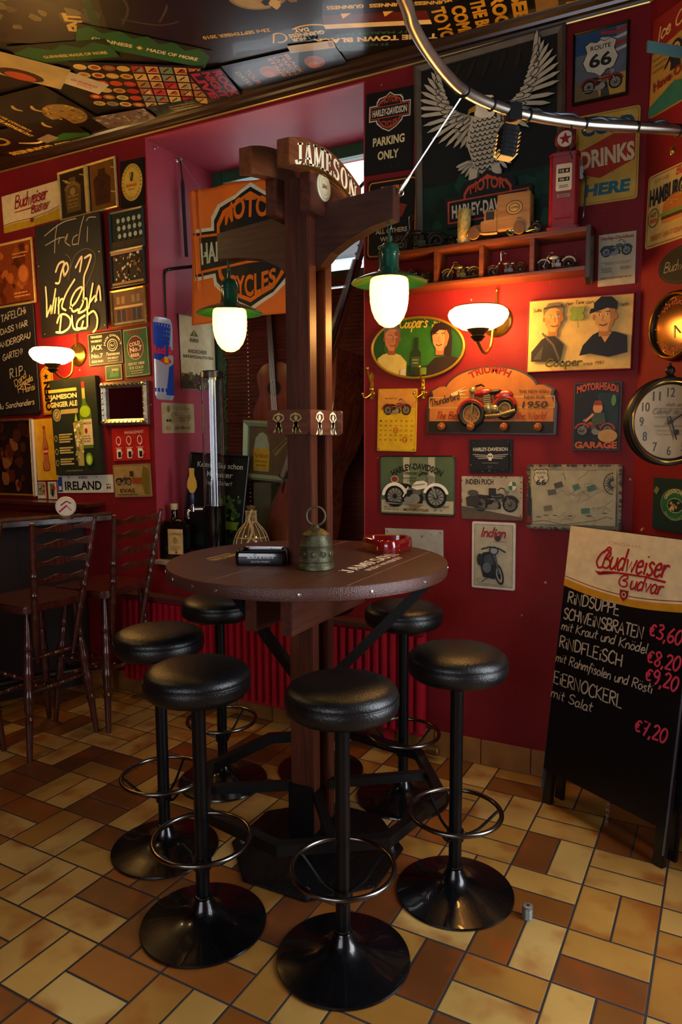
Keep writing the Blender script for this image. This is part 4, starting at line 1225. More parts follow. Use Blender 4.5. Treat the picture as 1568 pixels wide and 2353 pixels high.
g = (-3.009, 2.741, .400, .236, 2.0)
o, a = sign('picture', 'double framed picture of two dark panels in one cream frame', 'picture', PB, g, '#20160d', thick=.010)
rim(o, g[2], g[3], .010, .012, CREAMF)
MB().box(-.012, .012, -g[3] / 2, g[3] / 2, -.002, .012).build('frame_divider', CREAMF, o, bevel=.002)
A = a.a
a.rect(-.27, 0, .42, A * .98, '#2a1c0e'); a.rect(.27, 0, .42, A * .98, '#6e4312')
for cx, c1, c2 in ((-.27, '#5e441e', '#8a6a2c'), (.27, '#42210c', '#3a1a0a')):
    a.poly([(cx - .13, -A * .40), (cx + .13, -A * .40), (cx + .15, A * .12), (cx + .06, A * .22), (cx + .06, A * .36), (cx - .06, A * .36), (cx - .06, A * .22), (cx - .15, A * .12)], c1)
    a.round_text('ORIGINAL', cx, -.04, .15, .05, 90, 110, c2, .03); lines(a, cx - .12, cx + .12, (-.03, -.08, -.13, -.17), .018, c2, 5, 'c')
    a.ell(cx, .03, .05, .05, c2)
for x, y in ((-.44, .2), (-.40, .17), (-.12, .22), (.44, .2), (.42, -.1)): a.line([(x, y), (x + .10, y - .03)], .02, '#b08a3c', taper=True)
a.done()

g = (-2.697, 2.726, .160, .231, -1.5)
o, a = sign('beer_sign', 'black upright sign with an oval yellow label, next to the niche corner', 'sign', PB, g, '#100d0b', thick=.008)
a.ell(0, .02, .45, .58, '#9a7c2e', 40); a.ell(0, .02, .43, .56, '#c2a03c', 40); a.ring(0, .02, .35, .46, .012, '#7c6018')
for k in range(26):
    q = 2 * PI * k / 26
    a.rect(.39 * math.cos(q), .02 + .51 * math.sin(q), .03, .055, '#6e5416', rot=q + PI / 2)
a.poly([(-.07, .32), (.07, .32), (.055, .08), (.03, .05), (-.03, .05), (-.055, .08)], '#3a2c10'); a.poly([(-.05, .30), (0, .30), (-.02, .10)], '#c2a03c')
a.text('GUINNESS', 0, -.08, .46, .09, '#b5401c', .03); a.text('DRAUGHT', 0, -.20, .3, .05, '#6e5416', .02)
a.done()

# blackboard with the large chalk message
g = (-3.140, 2.297, .497, .607, 1.9)
o, a = sign('blackboard', 'large blackboard with thick cream handwriting on the wall above the left wall lamp', 'blackboard', PB, g, CHALK, thick=.012, gap=.026)
for y_ in (-.22, .12): MB().box(-.2, .2, y_ - .02, y_ + .02, -.037, -.0125).build('batten', DARKWOOD, o)
def bpt(p):      # tracing grid of the board -> board units
    x, y = p
    u = (x - 318) / 535 - .5 - (y - 980) * .00006; v = -((y - 1005) + (x - 600) * .17) / 850 * a.a
    return (u, v)
thin = '#6b6355'; thick_ = '#e9d9ae'
for st in ([(390, 700), (480, 640), (560, 600), (655, 582)], [(500, 620), (480, 720), (470, 830)], [(395, 770), (470, 735), (520, 715)], [(505, 760), (520, 720), (560, 715)], [(570, 740), (585, 690), (560, 745), (600, 780)], [(665, 700), (630, 720), (620, 770), (660, 765)], [(720, 565), (690, 650), (665, 775)], [(745, 645), (737, 755)], [(735, 605), (760, 580), (812, 582)]):
    a.line([bpt(p) for p in st], .011, '#a89c84', smooth=True)
for st in ([(560, 840), (600, 880), (590, 960), (578, 1030)], [(590, 960), (640, 850), (720, 805), (785, 830), (795, 900), (750, 1010), (705, 1095)]):
    a.line([bpt(p) for p in st], .008, thin, smooth=True)
for st in ([(475, 970), (505, 910), (548, 900), (520, 980), (500, 1050), (472, 1055)], [(545, 1000), (540, 940), (568, 905), (578, 950), (548, 1000)], [(640, 940), (692, 860), (672, 970)], [(715, 872), (765, 853), (735, 940), (705, 1010), (700, 1110)],
           [(386, 1085), (390, 1200), (386, 1310)], [(386, 1310), (425, 1225)], [(425, 1225), (428, 1285), (470, 1100)], [(472, 1170), (455, 1280)], [(495, 1165), (488, 1285)], [(488, 1225), (510, 1180), (530, 1175)],
           [(630, 1030), (560, 1130), (518, 1230), (548, 1258)], [(585, 1240), (640, 1190), (690, 1090), (640, 1110), (595, 1190), (605, 1265), (650, 1250)], [(702, 1090), (692, 1200), (650, 1275), (715, 1245), (722, 1170), (690, 1185)], [(735, 1240), (775, 1060)], [(745, 1200), (790, 1150), (800, 1180)], [(790, 1190), (822, 1075), (832, 1180)],
           [(475, 1355), (500, 1300), (545, 1290), (585, 1325), (575, 1385), (520, 1425), (465, 1428)], [(512, 1305), (495, 1418)], [(600, 1300), (610, 1392), (665, 1395), (690, 1340)], [(705, 1295), (650, 1335), (640, 1390), (712, 1388)], [(728, 1232), (722, 1375)], [(728, 1290), (775, 1262), (802, 1310), (795, 1380), (768, 1415)]):
    a.line([bpt(p) for p in st], .024, thick_, smooth=True)
a.done('chalk_writing', 'cream chalk handwriting')
screws(o, ((-.235, .09), (.228, .10), (-.225, -.285), (.235, -.285)))

g = (-3.646, 2.368, .380, .338, 1.5)
o, a = sign('picture', 'orange brown framed picture left of the large blackboard', 'picture', PB, g, '#7a3410', thick=.012)
rim(o, g[2], g[3], .012, .010, CREAMF)
speckle(a, 26, .9, a.a * .9, ['#5c220a', '#a8541c', '#8a4014', '#4a1c08'], .03, .12, seed=3)
a.ell(.30, -.05, .13, .16, '#8a4a1a'); a.ell(.30, -.03, .10, .12, '#b5642a'); lines(a, .08, .46, (.28, .23, -.30, -.35), .02, '#c98a4a', 4)
a.done()

g = (-3.731, 1.878, .534, .632, 1.6)
o, a = sign('blackboard', 'smaller rounded blackboard with grey chalk lines left of the wall lamp', 'blackboard', PB, g, CHALK, thick=.010, r=.02)
rim(o, g[2], g[3], .008, .006, BLKF, r=.02)
for t, x, y, h_, w_ in (('TAFELCHi', -.02, .42, .075, .42), ('DiE DASS WAR', -.20, .26, .06, .62), ('WANDERGRAU', -.14, .13, .06, .60), ('GARTEN!', -.02, .0, .065, .34), ('R.I.P', .08, -.20, .10, .22)):
    a.hand(t, x, y, h_, '#b9ad94', w=w_, pen=.012, slant=.15, rot=.14, wob=.06)
for k in range(4):
    a.hand(('Dandy', 'RR', 'Gunda', 'Hansi')[k], .16 + .04 * k, -.30 - .07 * (k % 2) + .05 * k * 0, .07, '#b59a5c', w=.26 - .02 * k, pen=.010, slant=.2, rot=.5 - .12 * k)
a.hand('du Sanchanders', -.14, -.53, .06, '#b9ad94', w=.60, pen=.010, slant=.2, rot=.05)
a.done('chalk_writing', 'grey chalk handwriting')

for (nm, lb, g, bg, kind) in (('picture', 'small dark green framed photo of lit shelves, topmost of three beside the blackboard', (-2.739, 2.500, .215, .180, 1.1), '#1c211c', 0),
                              ('picture', 'small framed bar photo, middle one of three beside the blackboard', (-2.742, 2.308, .217, .170, 1.9), '#241a12', 1),
                              ('picture', 'small gold framed pub front picture, lowest of three beside the blackboard', (-2.747, 2.106, .222, .172, 2.1), '#4a3524', 2)):
    o, a = sign(nm, lb, 'picture', PB, g, bg, thick=.010)
    rim(o, g[2], g[3], .011, .012, (mat('green_frame', '#12302a', .4), mat('dark_green_frame', '#1a2a20', .4), GOLD)[kind])
    A = a.a
    if kind == 0:
        for r_ in range(3):
            for c in range(5): a.ell(-.28 + c * .17 + r_ * .02, A * (.28 - .22 * r_) , .055, .06, '#9aa694', 12); a.rect(-.28 + c * .17, A * (.28 - .22 * r_) - .09, .03, .03, '#5a4a34')
        a.rect(0, -A * .40, 1, A * .2, '#3c2e1e')
    elif kind == 1:
        speckle(a, 60, .8, A * .8, ['#8a6430', '#c29a54', '#3a2414', '#c9c2a0', '#6a3c1c'], .015, .05, seed=8)
        a.rect(0, A * .46, 1, A * .08, '#a07a58'); a.rect(0, -A * .46, 1, A * .08, '#9a7048')
    else:
        a.rect(0, A * .05, 1, A * .9, '#6a4a30')
        a.rect(0, A * .02, .9, .05, '#c2a46a')
        for x in (-.32, -.16, .16, .32): a.rect(x, -A * .24, .12, A * .38, '#2c2a34'); a.rect(x, A * .24, .10, A * .22, '#8a7048')
        a.rect(0, -A * .24, .11, A * .4, '#5a2a1c'); a.rect(0, -A * .46, 1, A * .08, '#8a7a60')
    a.done()

g = (-2.930, 1.904, .253, .177, 1.5)
o, a = sign('tin_sign', 'black whiskey tin sign with white label print beside the left wall lamp', 'sign', PB, g, '#120f0d', r=.006)
A = a.a
a.frame(0, 0, .97, A * .95, .012, '#8a8270')
for k, (y, t, h_) in enumerate(((.26, 'TENNESSEE', .05), (.17, 'WHISKEY', .05), (.02, 'JACK', .14), (-.14, 'No.7', .09), (-.26, 'SOUR MASH', .05))): a.text(t, -.24, y, .34, h_, '#d8cfb4', .03)
a.round_text("JACK DANIEL'S", .22, .02, .20, .06, 90, 170, '#d8cfb4', .03); a.ring(.22, .05, .15, .13, .02, '#d8cfb4'); a.ring(.22, .05, .10, .085, .012, '#d8cfb4'); a.text('No.7', .22, .05, .13, .06, '#d8cfb4', .03)
a.text('Tennessee', .22, -.13, .40, .07, '#d8cfb4', .03, shear=.3); a.text('WHISKEY', .22, -.22, .34, .045, '#d8cfb4', .03); lines(a, .06, .38, (-.28,), .02, '#a89c80', 3, 'c')
a.done()

g = (-2.709, 1.870, .172, .253, 2.7)
o, a = sign('tin_sign', 'green upright tin sign with a red disc, next to the niche corner', 'sign', PB, g, '#0f5a34', r=.006)
A = a.a
a.frame(0, 0, .96, A - .05, .02, '#b59a5c'); a.ell(-.02, .14, .33, .36, '#5c1418', 34); a.ring(-.02, .14, .33, .36, .02, '#c9b27a')
a.text('COLD', -.04, .26, .44, .12, '#e9d9ae', .03, rot=.1); a.text('No.7', .0, .10, .50, .16, '#e9d9ae', .03, rot=.1); a.text('BEER', -.04, -.08, .36, .10, '#e9d9ae', .03)
a.text('GENUINE', 0, .60, .6, .10, '#8a1c1c', .03); a.text('SERVED HERE', -.02, -.34, .66, .08, '#d8c898', .03); a.text('ICE COLD', -.02, -.46, .56, .08, '#d8c898', .03); lines(a, -.3, .3, (-.56, -.63), .025, '#c9b27a', 5, 'c')
a.done()

g = (-2.877, 1.772, .122, .083, 1.7)
o, a = sign('card', 'small green card below the black whiskey sign', 'card', PB, g, '#14502c', thick=.003)
a.frame(0, 0, .98, a.a * .97, .04, '#b59a5c'); a.poly([(-.3, -.2), (-.1, .1), (.05, -.05), (.3, .2), (.3, -.2)], '#2c7a3c'); a.text('IRISH', .1, .12, .4, .1, '#d8c898', .03)
a.done()

g = (-3.391, 1.694, .096, .273, 4.0)
m = MB().prism([(-.048, -.1365), (.048, -.1365), (.048, .10), (.03, .125), (0, .1365), (-.03, .125), (-.048, .10)], -.006, 0)
o = m.build('tin_sign', ink('#c98a1c')); o.matrix_world = on(PB, g[0], g[1], g[4], .007)
tag(o, 'narrow upright yellow OPEN sign under the left wall lamp', 'sign')
a = Art(o, .096, .273)
a.line([(-.45, -1.36), (.45, -1.36), (.45, 1.0), (0, 1.36), (-.45, 1.0), (-.45, -1.36)], .04, '#6a3c0c')
a.text('OPEN', 0, -.35, 1.75, .52, '#120c08', .05, rot=PI / 2)
st = []
for k in range(10):
    r_ = .24 if k % 2 == 0 else .10
    st.append((r_ * math.cos(PI / 2 + k * PI / 5), .82 + r_ * math.sin(PI / 2 + k * PI / 5)))
a.poly(st, '#120c08')
a.done()

g = (-3.158, 1.485, .356, .536, 2.6)
o, a = sign('canvas_print', 'dark green canvas print of a whiskey bottle and a long drink glass', 'picture', PB, g, '#242b20', thick=.028)
A = a.a
a.rect(-.22, .58, .62, .05, '#c9b24a'); a.text('JAMESON', -.21, .475, .60, .10, '#e0cf86', .045); a.text('GINGER ALE', -.21, .365, .60, .085, '#e0cf86', .04)
a.rect(-.10, .245, .38, .07, '#a8985c'); a.ell(-.38, .20, .09, .10, '#a8985c', 24); a.ring(-.38, .20, .07, .078, .012, '#3a3a20'); a.line([(-.41, .17), (-.35, .24)], .014, '#3a3a20')
a.poly([(.20, .66), (.27, .66), (.27, .60), (.275, .36), (.36, .26), (.375, .18), (.375, -.35), (.12, -.35), (.12, .18), (.14, .26), (.20, .36)], '#4a6a1c')
a.rect(.235, .63, .065, .10, '#8a2a1c'); a.rect(.237, .50, .062, .16, '#b5a44a'); a.ell(.245, .22, .115, .09, '#8fb51c', 20); a.rect(.25, -.10, .25, .40, '#c9b98a'); a.text('JAMESON', .25, .03, .22, .045, '#5a4a2a', .03); a.ell(.24, -.08, .03, .045, '#8a2a1c', 14); lines(a, .16, .34, (-.16, -.20, -.24), .014, '#7a6a44', 6, 'c')
a.poly([(-.03, .06), (.20, .10), (.15, -.62), (.03, -.62)], '#a89a54'); speckle(a, 34, .17, .6, ['#d8cf9a', '#7a6a34', '#e8e2bc', '#8a9a3c'], .012, .035, cx=.09, cy=-.25, seed=4); a.poly([(.02, .08), (.06, .22), (.09, .08)], '#8fb52c')
a.ell(.28, -.52, .075, .10, '#6a9a1c', 22); a.ell(.275, -.53, .05, .07, '#b8d05c', 18)
for k, y in enumerate((-.17, -.38, -.56)):
    a.ring(-.42, y, .035, .05, .012, '#b5a65c', 18)
    for q in range(3 if k else 4): a.rect(-.20 - .03 * (q % 2), y + .055 - q * .038, .30 - .05 * (q % 2), .024, '#b5a65c')
lines(a, -.24, .16, (-.69,), .022, '#6a6a48', 7)
a.done()

g = (-2.797, 1.605, .275, .178, 0.4)
MIRR = mat('mirror_glass', '#8a8a8a', .03, 1.0)
o, a = sign('mirror', 'small mirror in an ornate silver frame', 'mirror', PB, (g[0], g[1], .262, .165, 0.4), MIRR, thick=.006)
fr = rim(o, .262, .165, .033, .026, SILV)
b = MB()
for sx in (-1, 1):
    for sy in (-1, 1): b.ball((sx * .147, sy * .099, .018), .020, .016, .010, n=12, k=6)
for x in range(-4, 5): b.ball((x * .030, .099, .02), .007, n=8, k=5); b.ball((x * .030, -.099, .02), .007, n=8, k=5)
for y in range(-2, 3): b.ball((.147, y * .03, .02), .007, n=8, k=5); b.ball((-.147, y * .03, .02), .007, n=8, k=5)
b.build('ornament', SILV, fr)

g = (-3.429, 1.355, .171, .357, 2.2)
o, a = sign('tin_sign', 'yellow upright sign with a cola bottle', 'sign', PB, g, '#c9981c', r=.005)
bt = [(.0, .78), (.05, .78), (.055, .70), (.06, .45), (.13, .22), (.15, .05), (.12, -.10), (.13, -.35), (.17, -.52), (.16, -.72), (0, -.74)]
a.poly(bt + [(-x, y) for x, y in bt[::-1]], '#7a3a14'); a.poly([(x * .8, y * .96) for x, y in bt] + [(-x * .8, y * .96) for x, y in bt[::-1]], '#a8602a')
a.rect(0, .75, .12, .10, '#a01c1c'); a.rect(0, -.06, .25, .22, '#a8241c'); a.hand('Coca-Cola', -.11, -.09, .08, '#e8d0a0', w=.22, pen=.014, slant=.3); a.line([(-.06, .5), (-.09, .2), (-.07, -.6)], .02, '#d89a5c')
a.done()

g = (-3.80, 1.305, .52, .43, 0.6)
o, a = sign('picture', 'large dark picture in a gold frame at the left edge of the photo', 'picture', PB, g, '#1c0c08', thick=.012)
rim(o, g[2], g[3], .014, .014, GOLD)
speckle(a, 40, .9, a.a * .9, ['#3a1c10', '#5c3018', '#2a1008', '#7a4a20', '#4a1810'], .03, .10, seed=11)
MB().box(.272, .290, -.225, .225, -.004, .012).build('light_edge', mat('bright_metal_edge', '#d8dce4', .25, .6), o, bevel=.002, label='bright metal edge strip')
a.done()

g = (-2.773, 1.387, .262, .176, 2.3)
o, a = sign('tin_sign', 'red sign with three small pictograms and three cups', 'sign', PB, g, '#a81c18', r=.004)
a.text('MANAGEMENT', .12, .24, .52, .06, '#e0b090', .02)
for k, x in enumerate((-.32, -.03, .27)):
    a.ring(x, .08, .07, .09, .016, '#e0cdb4', 18); a.line([(x + .05, .02), (x + .0, -.02)], .02, '#e0cdb4'); a.line([(x - .09, -.07), (x + .09, -.07)], .010, '#e0cdb4')
    a.rect(x, -.19, .13, .20, '#e0cdb4', r=.02); a.rect(x + .01, -.21, .08, .12, '#1c1410'); a.line([(x + .06, -.13), (x + .10, -.18), (x + .06, -.22)], .014, '#e0cdb4')
a.done()

g = (-2.771, 1.189, .265, .177, 2.8)
o, a = sign('tin_sign', 'tan tin sign with a motor and lettering, above the beer mat stand', 'sign', PB, g, '#9a7c48', r=.006)
a.frame(0, 0, .98, a.a * .96, .012, '#6e5830'); a.text('Cognac', -.15, .22, .5, .09, '#a8803c', .02); moto(a, -.22, -.02, .42, 1, '#2c2018', '#8a7048', simple=True); a.rect(.18, -.0, .30, .12, '#8a3c14'); a.poly([(.34, -.28), (.46, -.28), (.46, .24), (.34, .30), (.28, 0)], '#6a5a1c'); a.rect(.02, .14, .10, .11, '#3a2a18'); a.text('EVAS', -.12, -.20, .4, .08, '#2c2018', .02); lines(a, -.40, .2, (-.28,), .02, '#4a3820', 3)
a.done()

g = (-3.129, 1.162, .436, .099, 2.1)
o, a = sign('number_plate', 'white car number plate reading IRELAND', 'number plate', PB, g, '#c4c6b4', thick=.003, r=.006)
a.rect(-.45, 0, .085, .2, '#24408a'); a.rect(-.45, -.05, .05, .05, '#c4c6b4'); a.text('IRELAND', -.03, -.02, .66, .115, '#16181c', .03); a.text('EIRE', -.02, .085, .16, .03, '#4a4c48', .02); a.rect(.44, -.05, .03, .03, '#8a2a2a'); a.rect(.40, -.05, .03, .03, '#3a4a3a'); lines(a, .38, .47, (-.01,), .015, '#6a6c64', 3); a.rect(-.28, .09, .025, .012, '#2a2c2a'); a.rect(.22, .09, .025, .012, '#2a2c2a')
a.done()
for k, (g, lb) in enumerate((((-3.484, 1.116, .074, .100, 1.7), 'small worn sticker, left one of two under the yellow cola sign'), ((-3.393, 1.118, .070, .102, 1.7), 'small sticker with a red and black figure beside the IRELAND plate'))):
    o, a = sign('sticker', lb, 'sticker', PB, g, ('#8a7a5a', '#b5b09a')[k], thick=.0015)
    a.frame(0, 0, .94, a.a * .95, .04, '#d8d0b8')
    if k: a.rect(0, .1, .5, .9, '#4a6a3c'); a.ell(.15, .2, .2, .25, '#9a2420'); a.poly([(-.1, -.5), (.15, -.5), (.1, .1), (-.05, .1)], '#1c1814')
    else: speckle(a, 14, .7, 1.0, ['#6a5434', '#a89468', '#4a3a24'], .06, .16, seed=5); a.rect(0, -.5, .8, .2, '#c9c2a8')
    a.done()

# ---------------------------------------------------------------- signs on the niche side
g = (3.000, 1.837, .16, .430)
can = thing('can_sign', 'tall blue and silver energy drink can sign on the niche side wall', 'sign', PN @ TR(g[0], g[1], .001))
n = 22; vs = []; fs = []
bands = [(-.215, .058), (-.208, .070), (-.19, .080), (.185, .080), (.203, .072), (.213, .067), (.215, .064)]
for z, r_ in bands:
    for k in range(n + 1):
        q = PI * k / n
        vs.append((-r_ * math.cos(q), z, r_ * .24 * math.sin(q)))
for i in range(len(bands) - 1):
    for k in range(n): fs.append((i * (n + 1) + k, i * (n + 1) + k + 1, (i + 1) * (n + 1) + k + 1, (i + 1) * (n + 1) + k))
fs.append(tuple(range(n + 1))); fs.append(tuple(range(len(vs) - n - 1, len(vs))))
body = MB().add(vs, fs, 0, True).build('can_body', mat('can_silver', '#b4bac6', .3, .35), can)
def can_patch(pts, col, lift=.0008, name='colour_field', sub=8):
    """A patch wrapped on the half can; pts are (angle 0..1, height) quads."""
    b = MB(); vs = []; fs = []
    (a0, y0), (a1, y1), (a2, y2), (a3, y3) = pts
    for i in range(sub + 1):
        s_ = i / sub
        for j in range(sub + 1):
            t_ = j / sub
            q = PI * ((a0 * (1 - s_) + a1 * s_) * (1 - t_) + (a3 * (1 - s_) + a2 * s_) * t_); y = (y0 * (1 - s_) + y1 * s_) * (1 - t_) + (y3 * (1 - s_) + y2 * s_) * t_
            r_ = .080 + lift
            vs.append((-r_ * math.cos(q), y, r_ * .24 * math.sin(q)))
    for i in range(sub):
        for j in range(sub): fs.append((i * (sub + 1) + j, (i + 1) * (sub + 1) + j, (i + 1) * (sub + 1) + j + 1, i * (sub + 1) + j + 1))
    b.add(vs, fs, 0, True); return b.build(name, ink(col), body)
can_patch([(.0, .0), (.55, -.02), (.72, .185), (.0, .185)], '#1c3c9a', name='blue_field')
can_patch([(.48, -.19), (1.0, -.19), (1.0, .0), (.60, -.04)], '#1c3c9a', name='blue_field')
can_patch([(.0, -.175), (1.0, -.175), (1.0, -.155), (.0, -.155)], '#1c3c9a', .0012, name='stripe')
can_patch([(.30, -.012), (.50, -.03), (.72, -.012), (.52, .018)], '#c9302a', .0016, name='bulls')
can_patch([(.45, -.02), (.58, -.02), (.58, .012), (.45, .012)], '#e0b01c', .0022, name='sun')
a = Art(body, .13, .43, z=0)
vs_, fs_, asp = text_geo('Red Bull', .04)
b = MB()
b.add([(-0.0825 * math.cos(PI * (.08 + .88 * x)), .045 + .045 * (y - .5), 0.0825 * .24 * math.sin(PI * (.08 + .88 * x)) + .0008) for x, y in vs_], fs_)
b.build('lettering', ink('#c41e2e'), body, label='red lettering')

g = (3.285, 1.895, .310, .400, 2.0)
o, a = sign('tin_sign', 'cream hanging sign with a green hill and dark lettering in the niche', 'sign', PN, g, '#cfc498', thick=.010)
A = a.a
rim(o, g[2], g[3], .005, .003, BLKF)
a.poly([(-.22, .30), (.02, .30), (-.03, .36), (-.10, .42), (-.15, .37)], '#2a7a4c'); a.rect(-.10, .36, .05, .10, '#c97a3c'); a.text('Andechs', -.10, .24, .26, .09, '#2a2a20', .02, shear=.2)
a.text('ANDECHSER', -.02, .03, .56, .07, '#2c2a20', .02); a.text('BIERSPEZIALIT\u00c4TEN', .0, -.06, .86, .065, '#2c2a20', .02)
a.poly([(-.5, -A / 2), (.5, -A / 2), (.5, -.42), (.2, -.36), (-.1, -.40), (-.5, -.36)], '#4a3c24'); speckle(a, 46, .95, .24, ['#8a6a34', '#2a2a1c', '#a89458', '#6a3a1c', '#5a6a30'], .02, .06, cy=-.50, seed=9)
a.done()
MB().tube([(-.10, .2, 0), (.02, .30, 0), (.12, .2, 0)], .0012, 5).build('hanging_wire', BLKF, o)

g = (3.105, 1.527, .270, .163, .6)
o, a = sign('certificate', 'pale stained certificate plate under the can sign', 'sign', PN, g, '#a89a70', r=.003)
a.ell(-.30, .18, .05, .07, '#7a5c3c', 14); a.text('Old Distillery', .08, .19, .56, .10, '#8a7448', .01, shear=.2); speckle(a, 20, .6, .2, ['#94845a', '#b0a27a', '#8a7a50'], .03, .08, cx=.1, cy=0, seed=6); lines(a, -.1, .4, (.05, .0, -.05), .014, '#7a6a44', 5); a.rect(-.36, -.05, .05, .05, '#2c2418'); a.rect(-.28, -.05, .05, .05, '#2c2418'); a.text('Jack Murphy', .1, -.20, .5, .09, '#6a4a2c', .01, shear=.3); a.ell(-.33, -.2, .05, .05, '#b07a4a', 12)
a.done()

# hook, strap and bracket on the niche side
hk = thing('wall_hook', 'metal hook with a dark strap hanging from it, near the niche ceiling', 'hook', PN @ TR(3.152, 2.905, 0))
MB().lathe([(.012, 0), (.012, .006), (.006, .010), (.006, .03), (.009, .034), (0, .036)], 14).build('stud', STEELS, hk)
MB().tube(smooth_path([(0, -.004, .028), (.012, -.12, .03), (.02, -.25, .028), (.03, -.50, .03)], 5), [.004] * 5 + [.010] * 11, 8).build('strap', mat('black_strap', '#0d0c0c', .7), hk)
MB().tube([(0, -.004, .028), (.10, -.16, .10)], .0016, 6).build('string', mat('string_grey', '#8a8078', .8), hk)
k2 = MB().lathe([(.008, 0), (.008, .01), (.004, .012), (.004, .03), (0, .032)], 12).build('wall_hook', STEELS); k2.matrix_world = PN @ TR(2.975, 2.905, 0)
tag(k2, 'small screw hook in the pink niche side near its front corner', 'hook')
br = MB().tube(smooth_path([(3.02, 2.06, .006), (3.02, 2.26, .006), (3.03, 2.30, .012), (3.06, 2.315, .05), (3.10, 2.32, .26)], 4), .009, 8).build('wall_bracket', BLKM); br.matrix_world = PN
tag(br, 'black bent metal bracket on the niche side behind the flag', 'bracket')

# orange flag
fl = MB(); vs = []; fs = []
NU, NV = 46, 36
FW, FH = .82, .68
def flag_xyz(u, v):
    x = (u - .5) * FW; z = (v - .5) * FH
    y = .012 * math.sin(u * 9 + v * 2.0) + .010 * math.sin(u * 19 + v * 4) * (v) + (.03 * max(0, .12 - u) / .12 * math.sin(u * 120) * v)
    return (x, y, z + .018 * math.sin(PI * u) * (-1 if v > .5 else .3) + (u - .5) * .01)
for j in range(NV + 1):
    for i in range(NU + 1):
        vs.append(flag_xyz(i / NU, j / NV))
for j in range(NV):
    for i in range(NU): fs.append((j * (NU + 1) + i, j * (NU + 1) + i + 1, (j + 1) * (NU + 1) + i + 1, (j + 1) * (NU + 1) + i))
fl.add(vs, fs, 0, True)
FLAGM = mat('orange_flag_cloth', '#c8620e', .7, var=.08, scale=12)
flag = fl.build('flag', FLAGM)
flag.matrix_world = TR(-2.035, 3.03, 2.352, rz=math.radians(-2))
tag(flag, 'orange cloth flag with a black motorcycle badge hung in the niche behind the post', 'flag')
md = flag.modifiers.new('cloth_thickness', 'SOLIDIFY'); md.thickness = .0012; md.offset = -1
# badge drawn on the flag, following its folds
fa = Art(flag, FW, FH, z=0, dz=.0004)
shield(fa, -.02, .015, .44, '#bfc0a4', '#c8620e', '#a9b596', '#0f1214')
me = fa.b.mesh('badge', fa.mm)
bm = bmesh.new(); bm.from_mesh(me)
for k in range(1, 40):                              # cut along a grid so that the print follows the cloth
    for co, no in (((-FW / 2 + FW * k / 40, 0, 0), (1, 0, 0)), ((0, -FH / 2 + FH * k / 40, 0), (0, 1, 0))):
        bmesh.ops.bisect_plane(bm, geom=list(bm.verts) + list(bm.edges) + list(bm.faces), plane_co=co, plane_no=no)
for p in bm.verts:
    u = min(1, max(0, p.co.x / FW + .5)); v = min(1, max(0, p.co.y / FH + .5))
    q = flag_xyz(u, v)
    p.co = Vector((q[0], q[1] - .0018 - p.co.z, q[2]))
bm.to_mesh(me); bm.free()
fo = bpy.data.objects.new('badge', me); COL.objects.link(fo); fo.parent = flag
fo['label'] = 'black and orange badge with lettering'


# ---------------------------------------------------------------- right part of the back wall
g = (-1.258, 2.704, .222, .333, -2.0)
o, a = sign('parking_sign', 'black parking sign with a badge above the words PARKING ONLY', 'sign', PB, g, '#0d0e10', r=.006)
shield(a, 0, .36, .40, '#c9c2a8', '#b0442a', '#c9c2a8', '#17181a', low='#b0442a')
a.text('PARKING', 0, -.16, .66, .16, '#c9bd8a', .035); a.text('ONLY', 0, -.42, .44, .16, '#c9bd8a', .035); speckle(a, 8, .6, .04, ['#3a3c40'], .008, .016, cy=-.66, seed=4)
a.done()
g = (-1.245, 2.349, .236, .328, -1.5)
o, a = sign('bikers_sign', 'black sign with a rounded orange border, half hidden by the lamp arm', 'sign', PB, g, '#0e0e10', r=.012)
a.frame(0, 0, .94, 1.32, .022, '#c4702a', r=.08)
for t, y, w_ in (('BIKERS', .52, .44), ('ONLY', .38, .36), ('ALL OTHERS', -.22, .62), ('WILL BE', -.36, .44), ('CRUSHED', -.50, .52)): a.text(t, 0, y, w_, .085, '#c4702a' if y > 0 else '#b5a884', .03)
a.poly([(-.3, .2), (0, .28), (.3, .2), (.2, 0), (-.2, 0)], '#7a2a1a')
a.done()

# big eagle picture
g = (-.832, 2.568, .545, .69, 1.2)
o, a = sign('eagle_poster', 'large dark framed eagle picture with spread cream wings above the wall shelf', 'poster', PB, g, '#131513', thick=.012)
rim(o, g[2], g[3], .030, .016, mat('grey_brown_frame', '#4a4236', .5, var=.2, scale=20))
A = a.a
a.rect(0, -.42, 1.0, .40, '#0b2a20'); speckle(a, 26, .95, .36, ['#0f3a2a', '#0a2018', '#14402c'], .03, .10, cy=-.42, seed=2)
for q in range(5): a.line([(-.2 + q * .11, .60), (-.26 + q * .12, .50)], .03, '#241a12')
FE, FD = '#b0a892', '#121212'
def feather(px, py, ang, L, W):
    c, s_ = math.cos(ang), math.sin(ang)
    pts = [(0, -W / 2), (L * .8, -W / 2), (L, 0), (L * .82, W / 2), (0, W / 2)]
    return [(px + x * c - y * s_, py + x * s_ + y * c) for x, y in pts]
